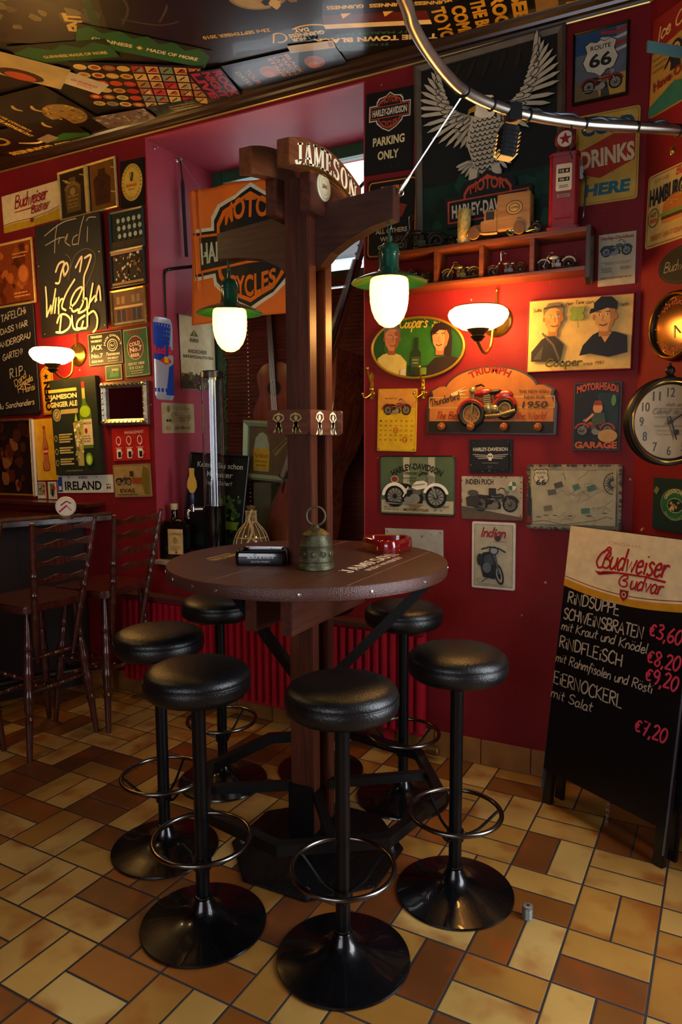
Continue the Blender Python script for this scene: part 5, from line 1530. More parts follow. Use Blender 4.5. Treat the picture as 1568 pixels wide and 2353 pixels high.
for sx in (-1, 1):
    Q = lambda pts: [(sx * x, y) for x, y in pts]
    # shoulder curve of the wing, feathers fanning from it
    sh_ = smooth_path([(.07, .20), (.20, .26), (.30, .36), (.36, .50)], 6)
    a.poly(Q([(.05, .12)] + [(p.x, p.y + .01) for p in sh_] + [(.33, .40), (.22, .08), (.10, -.02)]), FE)
    for k in range(17):
        t = k / 16
        p = sh_[min(len(sh_) - 1, int(t * (len(sh_) - 1)))]
        ang = math.radians(-58 + 140 * t ** 1.15)
        L = .21 + .09 * math.sin(PI * min(1, t * 1.1))
        f_ = feather(p.x - .02, p.y - .02, ang, L, .036); a.poly(Q(f_), FD)
        f_ = feather(p.x - .02, p.y - .02, ang, L - .008, .027); a.poly(Q(f_), FE)
    for k in range(12):
        t = k / 11
        p = sh_[min(len(sh_) - 1, int(t * (len(sh_) - 1)))]
        ang = math.radians(-55 + 125 * t)
        a.poly(Q(feather(p.x - .03, p.y - .03, ang, .13, .034)), FD); a.poly(Q(feather(p.x - .03, p.y - .03, ang, .122, .025)), FE)
    for k in range(9):
        t = k / 8
        p = sh_[min(len(sh_) - 1, int(t * (len(sh_) - 1)))]
        a.poly(Q(feather(p.x - .03, p.y - .03, math.radians(-60 + 110 * t), .062, .03)), FD); a.poly(Q(feather(p.x - .03, p.y - .03, math.radians(-60 + 110 * t), .055, .022)), FE)
    for k in range(6):
        q = math.radians(-78 + k * 13)
        a.poly(Q(feather(.04 + .018 * k, -.10, q, .17 - .012 * k, .030)), FD); a.poly(Q(feather(.04 + .018 * k, -.10, q, .16 - .012 * k, .022)), FE)
a.poly([(-.10, .20), (.10, .20), (.14, .02), (.08, -.16), (0, -.24), (-.08, -.16), (-.14, .02)], FE)
for r_ in range(11):
    y = .17 - r_ * .034
    n_ = 7 - abs(r_ - 4) // 2
    for c in range(n_):
        x = (c - (n_ - 1) / 2) * .036 + (.018 if r_ % 2 else 0)
        a.ring(x, y, .020, .022, .007, FD, 9, 180, 360)
a.poly([(-.075, .20), (-.06, .29), (-.01, .325), (.06, .31), (.095, .25), (.09, .19), (.05, .16), (-.02, .17)], '#d8d2bc')
a.poly([(-.06, .27), (-.115, .25), (-.125, .21), (-.10, .225), (-.065, .225)], '#a07a2c'); a.ell(-.03, .27, .012, .012, FD, 10)
for sx in (-1, 1):
    a.poly([(sx * .05, -.18), (sx * .11, -.16), (sx * .12, -.24), (sx * .06, -.26)], FE)
    for k in range(3): a.line([(sx * (.06 + .025 * k), -.25), (sx * (.05 + .03 * k), -.29)], .014, '#a8843c')
shield(a, .02, -.455, .30, '#1a1a1a', '#b0442a', '#c9c2ac', '#17181a', low='#b0442a')
a.done('painted_eagle', 'cream eagle with spread wings over an orange badge')

g = (-.411, 2.776, .178, .236, .5)
o, a = sign('route_sign', 'black framed road sign picture with a red motorcycle and a flag', 'sign', PB, g, '#57606a', thick=.012)
rim(o, g[2], g[3], .009, .010, BLKF)
A = a.a
a.rect(-.1, .45, .8, .4, '#24446a')
for k in range(4): a.line([(.02, .60 - k * .12), (.28, .55 - k * .12), (.5, .60 - k * .12)], .06, '#9a2a2a' if k % 2 == 0 else '#b5b0a4')
a.rect(.2, -.45, .6, .4, '#b08a3c'); a.poly([(-.5, -.66), (.0, -.66), (-.1, -.3), (-.5, -.3)], '#6a5a3a'); a.poly([(.02, -.66), (.2, -.66), (.1, -.2), (.02, -.2)], '#3a3a34')
sd = [(-.30, .40), (-.20, .46), (-.08, .42), (0, .46), (.08, .42), (.20, .46), (.30, .40), (.26, .26), (.34, .08), (.26, -.10), (.10, -.16), (0, -.24), (-.10, -.16), (-.26, -.10), (-.34, .08), (-.26, .26)]
a.poly([(x * 1.05, y * 1.03 + .0) for x, y in sd], '#1c1c1c'); a.poly(sd, '#bdb8a4'); a.text('ROUTE', 0, .33, .40, .09, '#1c1c1c', .02); a.text('66', 0, .08, .44, .27, '#1c1c1c', .03)
moto(a, .04, -.42, .80, 1, '#7a1c1c', '#8a8478', '#1a1614')
a.done()
g = (-.379, 2.445, .222, .326, .0)
o, a = sign('drinks_sign', 'yellow and red tin sign reading COLD DRINKS HERE behind the toy fuel pump', 'sign', PB, g, '#b5943c', r=.012)
a.frame(0, 0, .96, 1.42, .012, '#8a6c24', r=.06)
a.text('COLD', 0, .50, .84, .24, '#16435a', .05); a.poly([(-.48, -.20), (-.48, .14), (.1, .36), (.44, .30), (.44, -.10), (-.1, -.32)], '#9a2a1c'); a.text('DRINKS', 0, .02, .86, .30, '#c9bc94', .04, rot=.05); a.text('HERE', .02, -.50, .72, .20, '#1f5e6a', .05, shear=.1)
speckle(a, 10, .9, 1.3, ['#8a5a24', '#a07a30'], .008, .02, seed=3)
a.done()
g = (-.332, 2.073, .131, .189, .3)
o, a = sign('poster', 'small cream motorcycle poster right of the wall shelf', 'poster', PB, g, '#b0a688', thick=.004)
a.text('Harley-Davidson', 0, .59, .88, .13, '#8a2420', .03); moto(a, -.02, .22, .84, 1, '#34414a', '#7a8084', '#1c2024'); lines(a, -.42, .42, (-.08, -.13), .016, '#8a8270', 4, 'c'); lines(a, -.40, -.06, (-.24, -.29, -.34), .016, '#5a5448', 5); lines(a, .10, .42, (-.24, -.29), .016, '#8a3a30', 6); a.text('HARLEY-DAVIDSON MOTOR CO.', 0, -.52, .84, .05, '#7a2a24', .03)
a.done()

# oval board with two painted people
m = MB().prism(ellipse(.2135, .1315, 56), -.012, 0)
o = m.build('oval_sign', ink('#1c4a1a')); o.matrix_world = on(PB, -1.124, 1.795, -2.5, .013)
tag(o, 'oval green sign of two painted people and a bottle', 'sign')
b = MB().tube([(.209 * math.cos(2 * PI * k / 64), .127 * math.sin(2 * PI * k / 64), .002) for k in range(64)], .006, 8, closed=True)
b.build('rim', mat('oval_gold_rim', '#b08a2c', .35, .5), o)
a = Art(o, .427, .263)
a.ell(0, .02, .36, .2, '#2f6a1e', 40)
a.hand("Cooper's", -.20, .20, .10, '#c9a83c', w=.30, pen=.014, slant=.2); a.text('No.1', .20, .24, .06, .035, '#c9a83c', .02); a.text('Pub', .18, .205, .06, .035, '#c9a83c', .02); a.text('Graz', .23, .18, .06, .03, '#c9a83c', .02)
def clip_e(pts): return [(x, max(y, -.285 * math.sqrt(max(0, 1 - (x / .475) ** 2)))) for x, y in pts]
a.poly(clip_e([(-.42, -.10), (-.36, -.06), (-.27, -.04), (-.17, -.07), (-.10, -.14), (-.10, -.29), (-.2, -.29), (-.3, -.29), (-.36, -.29), (-.42, -.2)]), '#c9b25c')
face(a, -.27, .09, .25, '#b8744a', '#8a4c30', '#6a5a4c', 1)
a.poly(clip_e([(.08, -.29), (.12, -.18), (.2, -.10), (.34, -.08), (.42, -.10), (.44, -.14), (.36, -.29), (.25, -.29), (.15, -.29)]), '#2a1c14')
face(a, .25, .09, .26, '#c98a5c', '#a8643c', '#24140f', -1, 'long')
a.poly([(-.055, -.275), (.05, -.275), (.05, -.05), (.02, -.01), (.015, .10), (-.02, .10), (-.025, -.01), (-.055, -.05)], '#20301a'); a.rect(-.002, -.14, .09, .10, '#3c4a2c'); lines(a, -.04, .04, (-.12, -.15), .01, '#8a9464', 3, 'c'); a.rect(.09, -.23, .06, .07, '#6a8a2c', r=.01); a.rect(-.13, -.24, .06, .06, '#c9bc94')
a.done('painting')

g = (-.459, 1.805, .380, .270, -.7)
o, a = sign('painting', 'cream painting of two men with a four leaf clover, red edged', 'painting', PB, g, '#d6b264', thick=.022)
rim(o, g[2], g[3], .004, .002, mat('red_canvas_edge', '#8a1c18', .5), z0=-.022)
A = a.a
for k, t in enumerate('Sollte mein Rechtsspruch der Tore an am offenen Nacht'.split(' ')):
    a.hand(t, -.46 + k * .104, .235 + .06 * math.sin(PI * (k + .5) / 9) - .0, .032, '#4a3a20', w=.085, pen=.005, slant=.2)
for q in range(4):
    c = math.radians(45 + 90 * q); a.ell(-.02 + .045 * math.cos(c), .20 + .045 * math.sin(c), .042, .036, '#8a9a34', 16, rot=c)
a.line([(-.02, .19), (-.0, .06)], .010, '#8a9a34')
a.poly([(-.46, -.26), (-.46, -.16), (-.36, -.04), (-.26, .02), (-.14, -.10), (-.17, -.26)], '#2a241c'); a.poly([(-.44, -.24), (-.40, -.18), (-.34, -.1), (-.36, -.24)], '#4a4234'); a.line([(-.35, .02), (-.24, -.10), (-.18, -.24)], .02, '#5a5040')
face(a, -.25, .16, .27, '#d0944a', '#a06830', '#7a6648', 1); a.line([(-.335, .27), (-.24, .285), (-.15, .275)], .018, '#4a3a24')
a.poly([(.02, -.22), (.05, -.12), (.14, -.02), (.22, .02), (.36, .0), (.46, -.04), (.47, -.20), (.30, -.24), (.12, -.20)], '#16171a'); a.poly([(.20, .0), (.26, -.10), (.32, .0)], '#c9944c')
face(a, .25, .15, .30, '#cf9a52', '#a87238', '#14161a', -1, 'cap')
a.hand('Cooper', -.31, -.315, .075, '#4a4a1c', w=.36, pen=.016, slant=.1); a.hand('since 1997', .06, -.315, .035, '#6a5a2a', w=.2, pen=.006, slant=.2)
a.done()

# coat rack with the relief motorcycle
rk = thing('coat_rack', 'wooden arched coat rack with a red relief motorcycle and four knobs', 'coat rack', on(PB, -.804, 1.556, -1.0, .001))
def rack(k):
    pts = [(-.272, -.130), (.272, -.130), (.272, -.01), (.256, .03), (.262, .05), (.228, .068)]
    arcp = [(.200 * math.cos(math.radians(q)), .045 + .102 * math.sin(math.radians(q))) for q in range(12, 169, 6)]
    return [(x * k, y * k) for x, y in pts + [(.205, .07)] + arcp + [(-.205, .07), (-.228, .068), (-.262, .05), (-.256, .03), (-.272, -.01)]]
bk = MB().prism(rack(1), 0, .014).build('backboard', mat('rack_dark_edge', '#2a1e12', .4, var=.2, scale=20), rk, bevel=.003)
a = Art(bk, .545, .30, z=.0145)
a.poly([(x / .545 * .95, y / .545 * .94 + .004) for x, y in rack(1)], '#a8682a')
a.rect(0, -.185, .96, .085, '#1a1712'); a.frame(0, -.185, .96, .085, .006, '#b5944c')
a.round_text('TRIUMPH', 0, -.06, .275, .055, 91, 62, '#7a1a14', .04)
a.poly([(-.32, .06), (-.17, .13), (-.24, .09), (-.16, .10), (-.25, .07), (-.18, .065), (-.27, .05)], '#d8bc7a')
a.hand('Thunderbird', -.46, -.03, .055, '#3a2814', w=.24, pen=.007, slant=.1, rot=.25)
a.text('THE NEW 650cc', .33, .075, .22, .024, '#3a2814', .01); a.text('NEW FOR', .335, .035, .15, .024, '#3a2814', .01); a.text('1950', .34, -.02, .18, .05, '#3a2814', .02, shear=.2)
a.hand('The Best', -.42, -.125, .055, '#8a2a1a', w=.20, pen=.008, slant=.25); a.hand('Motorcycle in the World', -.10, -.125, .05, '#8a2a1a', w=.52, pen=.007, slant=.25)
a.done('painted_front')
# relief bike
b1 = MB(); b2 = MB(); b3 = MB()
R = TR(-.01, .01, .016, rz=math.radians(9)); S = .235
for wx, rr_ in ((-.30, .20), (.30, .15)):
    b1.torus(rr_ * S, .012, 28, 8, T=R @ TR(wx * S, -.20 * S, .006)); b2.torus((rr_ - .05) * S, .004, 24, 6, T=R @ TR(wx * S, -.20 * S, .006))
    for k in range(5):
        q = PI * k / 5; b2.tube([(wx * S + rr_ * S * math.cos(q) * .8, -.2 * S + rr_ * S * math.sin(q) * .8, .005), (wx * S - rr_ * S * math.cos(q) * .8, -.2 * S - rr_ * S * math.sin(q) * .8, .005)], .0014, 5, T=R)
b2.tube([(-.05 * S, -.28 * S, .012), (.2 * S, -.30 * S, .014), (.48 * S, -.26 * S, .012)], .008, 8, T=R); b2.ball((.02 * S, -.14 * S, .010), .022, .026, .014, T=R); b2.ball((.13 * S, -.18 * S, .010), .020, .018, .014, T=R)
for k in range(5): b2.box(-.03 * S, .09 * S, (-.08 + .035 * k) * S, (-.065 + .035 * k) * S, .002, .022, T=R)
b2.tube([(-.30 * S, -.2 * S, .012), (-.20 * S, .15 * S, .012), (-.16 * S, .26 * S, .012)], .005, 8, T=R); b2.ball((-.22 * S, .20 * S, .012), .016, .016, .012, T=R)
b3.ball((-.04 * S, .13 * S, .012), .040, .017, .016, T=R); b3.ball((.30 * S, .02 * S, .008), .040, .022, .012, T=R)
b3.tube([((-.30 + .235 * math.cos(math.radians(q))) * S, (-.2 + .235 * math.sin(math.radians(q))) * S, .010) for q in range(20, 175, 15)], .009, 8, T=R)
b3.tube([((.30 + .19 * math.cos(math.radians(q))) * S, (-.2 + .19 * math.sin(math.radians(q))) * S, .010) for q in range(10, 165, 15)], .009, 8, T=R)
b1.ball((.15 * S, .11 * S, .012), .032, .010, .012, T=R); b1.tube([(-.16 * S, .26 * S, .012), (-.05 * S, .27 * S, .016), (.0, .23 * S, .02)], .004, 8, T=R)
rb = b3.build('relief_motorcycle', mat('relief_red', '#8a1c1c', .3, coat=.4), rk)
b1.build('tyres_and_seat', mat('relief_black', '#14110e', .4), rb); b2.build('engine', mat('relief_pewter', '#9a8c60', .3, .7), rb)
for x in (-.195, -.068, .070, .206):
    MB().lathe([(.006, 0), (.006, .012), (.014, .018), (.0175, .026), (.015, .035), (.008, .039), (0, .040)], 20, T=TR(x, -.100, .014)).build('knob', mat('turned_knob', '#8a4a1c', .25, coat=.6), rk)

g = (-1.218, 1.490, .184, .272, -1.2)
o, a = sign('calendar', 'yellow tin calendar with a red motorcycle', 'calendar', PB, g, '#cfa81c', r=.005)
A = a.a
a.poly([(-.48, .30), (.48, .30), (.48, .72), (-.48, .72)], '#c98a34'); a.frame(0, 0, .97, A - .03, .012, '#b08c18')
a.text('MOTORCYCLE', -.16, .51, .3, .03, '#4a2c14', .02); moto(a, 0, .24, .72, 1, '#7a1c18', '#8a7a5c', '#1c1612')
for r_ in range(6):
    for c in range(7):
        n_ = r_ * 7 + c + 1
        if n_ > 38 or (r_ == 5 and c < 3): continue
        a.text(str(n_ if n_ <= 31 else n_ - 28), -.40 + c * .133, -.02 - r_ * .112, .055, .042, '#6a4c10', .02)
a.ring(-.0, -.24, .06, .065, .016, '#9a1c14', 20); a.ring(.24, -.46, .06, .065, .016, '#9a1c14', 20)
screws(o, ((-.083, .125), (.083, .125), (-.083, -.125), (.083, -.125)))
a.done()
g = (-.385, 1.491, .177, .265, -.2)
o, a = sign('garage_sign', 'dark tin sign with an orange GARAGE line and a small motorcycle rider', 'sign', PB, g, '#14181a', r=.006)
a.frame(0, 0, .97, 1.46, .012, '#5a4a34'); a.text('MOTORHEADS', 0, .58, .86, .16, '#b5482a', .04, arc=.07); a.rect(.22, .1, .42, .8, '#1c3034')
moto(a, -.03, -.30, .80, -1, '#8a2c1c', '#7a7c74', '#1c1a18', fender='#a03a22')
a.ell(.02, .18, .10, .12, '#c98a5c', 16); a.poly([(-.12, .08), (.16, .08), (.20, -.16), (-.08, -.18)], '#3a4a3a'); a.line([(-.08, .04), (-.22, -.10)], .05, '#c98a5c'); a.poly([(-.08, .24), (.12, .24), (.08, .34), (-.04, .34)], '#8a3a24'); a.ell(.34, .34, .05, .12, '#5a8a4c', 14)
a.ell(.24, -.42, .20, .14, '#b08a4c', 20); a.text('GARAGE', 0, -.62, .88, .15, '#b5542a', .05); speckle(a, 14, .9, 1.3, ['#4a2c1c', '#2c3a3c'], .01, .03, seed=8)
a.done()
g = (-.797, 1.335, .182, .139, .7)
o, a = sign('tin_sign', 'small black winged skull tin sign under the coat rack', 'sign', PB, g, '#151515', r=.006)
speckle(a, 60, .98, .72, ['#8a8474', '#3a3834', '#6a665c'], .006, .022, seed=12); a.rect(0, 0, .84, .62, '#141414')
a.text('HARLEY-DAVIDSON', 0, .16, .80, .085, '#b5b0a0', .03)
for sx in (-1, 1):
    for k in range(3): a.line([(sx * .05, .02 - .03 * k), (sx * (.40 - .06 * k), .045 - .045 * k)], .022, '#8a867c', taper=False)
a.ell(0, -.0, .065, .07, '#c9c4b4', 18); a.rect(0, -.07, .07, .05, '#c9c4b4'); a.ell(-.025, .0, .017, .02, '#141414', 10); a.ell(.025, .0, .017, .02, '#141414', 10); lines(a, -.2, .2, (-.15,), .018, '#6a665c', 4, 'c'); a.ring(0, -.24, .05, .03, .01, '#5a564c', 14)
a.done()
g = (-1.123, 1.205, .342, .252, .5)
o, a = sign('tin_sign', 'green and cream tin sign with a white motorcycle, above the white plate', 'sign', PB, g, '#4f5f40', r=.010)
rim(o, g[2], g[3], .004, .003, BLKF, r=.010)
A = a.a
a.rect(-.14, .06, .09, A * .82, '#a8a484'); a.rect(.20, .06, .09, A * .82, '#a8a484'); a.rect(.03, .06, .24, A * .82, '#6a7656'); a.rect(0, -.27, .98, .16, '#b0a684')
a.round_text('HARLEY-DAVIDSON', 0, -.42, .62, .085, 90, 62, '#20241c', .045); a.hand('American Classic', -.18, .14, .05, '#2c3024', w=.34, pen=.006, slant=.25); a.text('Knucklehead', -.10, .10, .2, .03, '#2c3024', .01); a.text('1936 E', -.06, .06, .12, .03, '#2c3024', .01)
a.ell(-.30, .08, .055, .045, '#7a3428', 18); a.ring(-.30, .08, .055, .045, .008, '#c9c2a8', 18)
moto(a, -.02, -.14, .86, 1, '#ddd8c4', '#7c7c70', '#191a18', fender='#e4dfcc')
a.text('MOTORCYCLES', 0, -.31, .34, .035, '#2c3024', .03); lines(a, -.45, -.22, (-.28, -.31), .012, '#6a664c', 3); a.hand('really designed', .24, -.27, .035, '#3a3a2c', w=.20, pen=.004, slant=.25); a.hand('for you', .24, -.315, .035, '#3a3a2c', w=.12, pen=.004, slant=.25); a.poly([(-.11, -.24), (.11, -.24), (.04, -.28), (0, -.295), (-.04, -.28)], '#7a5a3c')
a.done()
g = (-.791, 1.162, .258, .180, .6)
o, a = sign('tin_sign', 'rusty cream tin sign with a dark sidecar motorcycle', 'sign', PB, g, '#a89e84', r=.004)
a.poly([(-.5, -.35), (.5, -.35), (.5, -.30), (-.5, -.14)], '#5a4c3c'); a.text('INDIEN PUCH', -.20, .26, .46, .09, '#2a221c', .03); moto(a, .06, -.10, .74, 1, '#2c2a28', '#6a6458', '#191715', tyre='#221f1c'); a.poly([(-.42, .0), (-.22, .10), (-.18, -.04), (-.22, -.16), (-.40, -.14)], '#35322e'); a.ell(-.30, .08, .09, .05, '#4a463e', 16); a.rect(.02, .10, .12, .12, '#2a2724')
a.ell(.34, .20, .065, .075, '#c9c4b0', 20); a.poly([(.34, .20), (.405, .20), (.39, .255), (.34, .275)], '#2c6a4a'); a.poly([(.34, .20), (.275, .20), (.29, .145), (.34, .125)], '#2c6a4a')
r_ = random.Random(4)
for k in range(46):
    e = r_.choice(((r_.uniform(-.5, .5), .345), (r_.uniform(-.5, .5), -.345), (-.49, r_.uniform(-.34, .34)), (.49, r_.uniform(-.34, .34)))); a.ell(e[0] * .985, e[1] * .985, r_.uniform(.004, .016), r_.uniform(.004, .016), '#5c3a20', 7)
a.done()
g = (-.462, 1.176, .355, .258, .8)
o, a = sign('tin_sign', 'large worn tin road map sign with a compass and a route shield', 'sign', PB, g, '#9c9272', r=.003)
r_ = random.Random(14)
for k in range(240):
    e = r_.choice(((r_.uniform(-.5, .5), .36), (r_.uniform(-.5, .5), -.36), (-.5, r_.uniform(-.36, .36)), (.5, r_.uniform(-.36, .36)))); q = r_.uniform(.004, .020); a.ell(e[0] * (.99 - q * .6), e[1] * (1 - q * 1.2), q, q * .8, r_.choice(('#3a3630', '#4c463a', '#5c5444')), 8)
a.rect(0, 0, .90, .60, '#a69c7a')
for k in range(13):
    x, y = r_.uniform(-.40, .35), r_.uniform(-.25, .26); pts = [(x, y)]
    for q in range(5): x += r_.uniform(-.02, .10); y += r_.uniform(-.07, .07); pts.append((min(.44, x), max(-.3, min(.3, y))))
    a.line(pts, .0045, '#6a5c40')
a.line([(-.44, -.28), (-.3, -.26), (-.1, -.30), (.1, -.27), (.26, -.24), (.36, -.20), (.42, -.22)], .006, '#4a4434')
a.poly([(x * .26 - .34, y * .26 + .20) for x, y in sd], '#2a2620'); a.poly([(x * .24 - .34, y * .24 + .20) for x, y in sd], '#c0b692'); a.text('US', -.34, .225, .06, .03, '#2a2620', .02); a.text('66', -.34, .17, .11, .065, '#2a2620', .03); a.text('ROUTE', -.34, .275, .10, .022, '#2a2620', .02)
for x, y, c, rt in ((-.15, .14, '#4a4638', .3), (-.22, .06, '#5a5444', .2), (.04, .12, '#4a6a54', .4), (.20, .11, '#4a6a54', .3), (-.26, -.12, '#6a6048', .2), (.14, -.14, '#4a6a54', .1)): a.rect(x, y, .09 if rt < .35 else .07, .06, c, rot=rt); a.frame(x, y, .03, .03, .006, '#c0b692')
a.ring(.42, .16, .10, .12, .012, '#4a4434', 24, 90, 270)
for k in range(9):
    q = math.radians(95 + k * 21); a.poly([(.42 + .09 * math.cos(q), .16 + .10 * math.sin(q)), (.42 + .03 * math.cos(q + .4), .16 + .03 * math.sin(q + .4)), (.42 + .03 * math.cos(q - .4), .16 + .03 * math.sin(q - .4))], '#3a352a')
a.rect(-.465, -.16, .05, .30, '#2a2620'); a.rect(-.465, .04, .03, .10, '#2a2620'); a.rect(-.46, -.25, .05, .08, '#6a2a20')
for x, y in ((-.36, -.22), (-.28, -.20), (-.18, -.2), (-.02, -.2), (.18, -.19), (.34, -.16)): a.rect(x, y, .05, .012, '#5a503c')
a.done()
g = (-.779, .920, .184, .283, .4)
o, a = sign('tin_sign', 'white framed tin sign with a motorcycle seen from the front, lowest on the wall', 'sign', PB, g, '#c4beae', r=.008)
A = a.a
a.rect(0, 0, .90, A - .10, '#a8a088', r=.03); a.frame(0, 0, .88, A - .12, .008, '#6a6454')
a.hand('Indian', -.30, .43, .20, '#8a2c24', w=.58, pen=.036, slant=.25); a.ell(.10, .40, .07, .065, '#3a3430', 18); lines(a, .0, .34, (.33,), .012, '#8a4a40', 3)
for q, c in ((0, '#1c1f22'),):
    a.ell(.14, -.42, .10, .25, c, 26, rot=.25); a.ell(.14, -.42, .065, .19, '#8a8a84', 22, rot=.25); a.ell(.14, -.42, .035, .12, c, 16, rot=.25)
    a.poly([(-.22, -.50), (.05, -.54), (.10, -.16), (-.06, .10), (-.24, .06), (-.32, -.12)], '#22282c'); a.ell(-.08, -.10, .13, .13, '#3c464c', 18); a.ell(-.14, -.28, .10, .12, '#5a6266', 16); a.line([(.04, .06), (.14, -.40)], .045, '#4a5054'); a.line([(-.02, .06), (.06, -.38)], .035, '#2a2f33')
    a.ell(.02, .12, .11, .10, '#2a3034', 20); a.ell(.02, .12, .08, .075, '#8a9094', 18); a.line([(-.26, .14), (-.08, .20), (.12, .18), (.28, .10)], .035, '#2a3034'); a.ell(-.30, -.10, .07, .14, '#2a3034', 16); a.line([(-.10, -.50), (-.26, -.62)], .02, '#3a3a38')
a.ring(-.30, -.58, .07, .05, .012, '#6a6a60', 16); a.rect(0, -.66, .7, .02, '#8a8474')
a.done()
g = (-1.136, .930, .273, .165, 1.2)
o, a = sign('blank_plate', 'blank white metal plate low on the wall behind the table edge', 'plate', PB, g, '#a4a49a', thick=.004)
speckle(a, 16, .9, .5, ['#8a887c', '#b5b4aa', '#7a766a'], .006, .03, seed=3); screws(o, ((-.125, .07), (.125, .07)))
a.done()
# brass coat hooks
HB = mat('hook_brass', '#b5963c', .28, .9, var=.15, scale=40)
def coat_hook(x, z, lb):
    t = thing('coat_hook', lb, 'hook', on(PB, x, z, 0, .001), 'brass coat hooks')
    MB().prism([(-.008, -.055), (.008, -.055), (.007, .03), (.012, .05), (0, .064), (-.012, .05), (-.007, .03)], 0, .004).build('plate', HB, t, bevel=.001)
    b = MB().tube(smooth_path([(0, .01, .004), (0, .03, .03), (0, .06, .045), (0, .074, .05)], 5), .004, 8); b.ball((0, .076, .05), .008)
    b.build('upper_hook', HB, t)
    for s_ in (-1, 1):
        b = MB().tube(smooth_path([(0, -.03, .004), (s_ * .012, -.045, .02), (s_ * .022, -.050, .032), (s_ * .027, -.035, .042)], 5), .0035, 8); b.ball((s_ * .027, -.033, .042), .006)
        b.build('lower_hook', HB, t)
    MB().ball((0, -.012, .006), .011, .011, .006).build('rosette', HB, t)
coat_hook(-1.340, 1.640, 'brass coat hook at the edge of the niche, left of the yellow calendar')
coat_hook(-1.097, 1.635, 'brass coat hook right of the yellow calendar')

# wall lamps
def sconce(x, z, lb, fw=.19, up=.0, dx=0.0, e=SCONCE_E):
    t = thing('wall_lamp', lb, 'lamp', on(PB, x, z, 0, .001), 'brass wall lamps')
    BR = mat('sconce_brass', '#a07c34', .25, .9, var=.2, scale=40)
    MB().lathe([(0, 0), (.060, 0), (.063, .004), (.058, .010), (.046, .013), (.040, .018), (.020, .022), (.012, .030), (0, .032)], 40).build('wall_plate', BR, t)
    MB().tube(smooth_path([(0, .0, .028), (dx * .2, -.03, .040), (dx * .4, -.105, .055), (dx * .7, -.138, fw * .62), (dx * .95, -.110, fw * .93), (dx, up - .062, fw)], 6), .0065, 10).build('arm', BR, t)
    b = MB().tube([(0, .03, .012), (0, .115, .012)], .005, 8); b.ball((0, .119, .012), .007)
    b.build('finial', BR, t)
    Tz = TR(dx, up, fw, rx=-PI / 2)
    cup = MB().lathe([(.0, -.066), (.014, -.064), (.026, -.050), (.030, -.046), (.022, -.042), (.032, -.030), (.044, -.019), (.040, -.014), (0, -.014)], 32, T=Tz).build('cup', mat('dark_cup', '#2c241a', .3, .6), t)
    MB().lathe([(.030, -.019), (.062, -.017), (.094, .000), (.111, .022), (.115, .036), (.110, .050), (.096, .060), (.090, .060), (.101, .049), (.108, .036), (.103, .022), (.088, .006), (.056, -.010), (.030, -.012)], 48, T=Tz, caps=False).build('glass_shade', glow('sconce_glow', (1.0, .50, .12), e), t, label='glowing white glass bowl')
    MB().torus(.092, .003, 40, 6, T=Tz @ TR(0, 0, .062)).build('shade_rim', mat('dark_cup', '#2c241a', .3, .6), t)
    return t
sconce(-.782, 1.882, 'glowing brass wall lamp between the oval green sign and the painting of two men', .185, -.036, -.024)
sconce(-3.141, 1.882, 'glowing brass wall lamp under the large blackboard', .185, -.048, .008)

# ---------------------------------------------------------------- shelf with models
SHW = wood('shelf_wood', '#3a1c0c', '#6a3516', .32, 'x', coat=.4)
SHD = wood('shelf_dark_wood', '#1f120a', '#38200f', .35, 'z', coat=.3)
shf = thing('wall_shelf', 'long dark wooden wall shelf with four open compartments', 'shelf', TR(-.80, WALL_Y, 2.0))
X0, X1, DPT = -.44, .375, .125
MB().box(X0, X1 + .01, -DPT, -.001, .158, .176).build('top_board', SHW, shf, bevel=.003)
MB().box(X0, X1, -DPT, -.001, .022, .036).build('bottom_board', SHW, shf, bevel=.003)
for x in (-.205, -.018, .178): MB().box(x - .009, x + .009, -DPT + .008, -.001, .036, .158).build('divider', SHW, shf, bevel=.002)
for x in (X0 - .012, X1):
    MB().prism([(-.001, .036), (-.001, .19), (-.05, .19), (-DPT - .01, .176), (-DPT - .01, -.01), (-DPT + .02, -.03), (-.02, -.01), (-.001, .0)], x, x + .016, T=PYZ).build('side_board', SHD, shf, bevel=.002)
STOP, SBOT = 2.1762, 2.0362
ELY = WALL_Y - .075
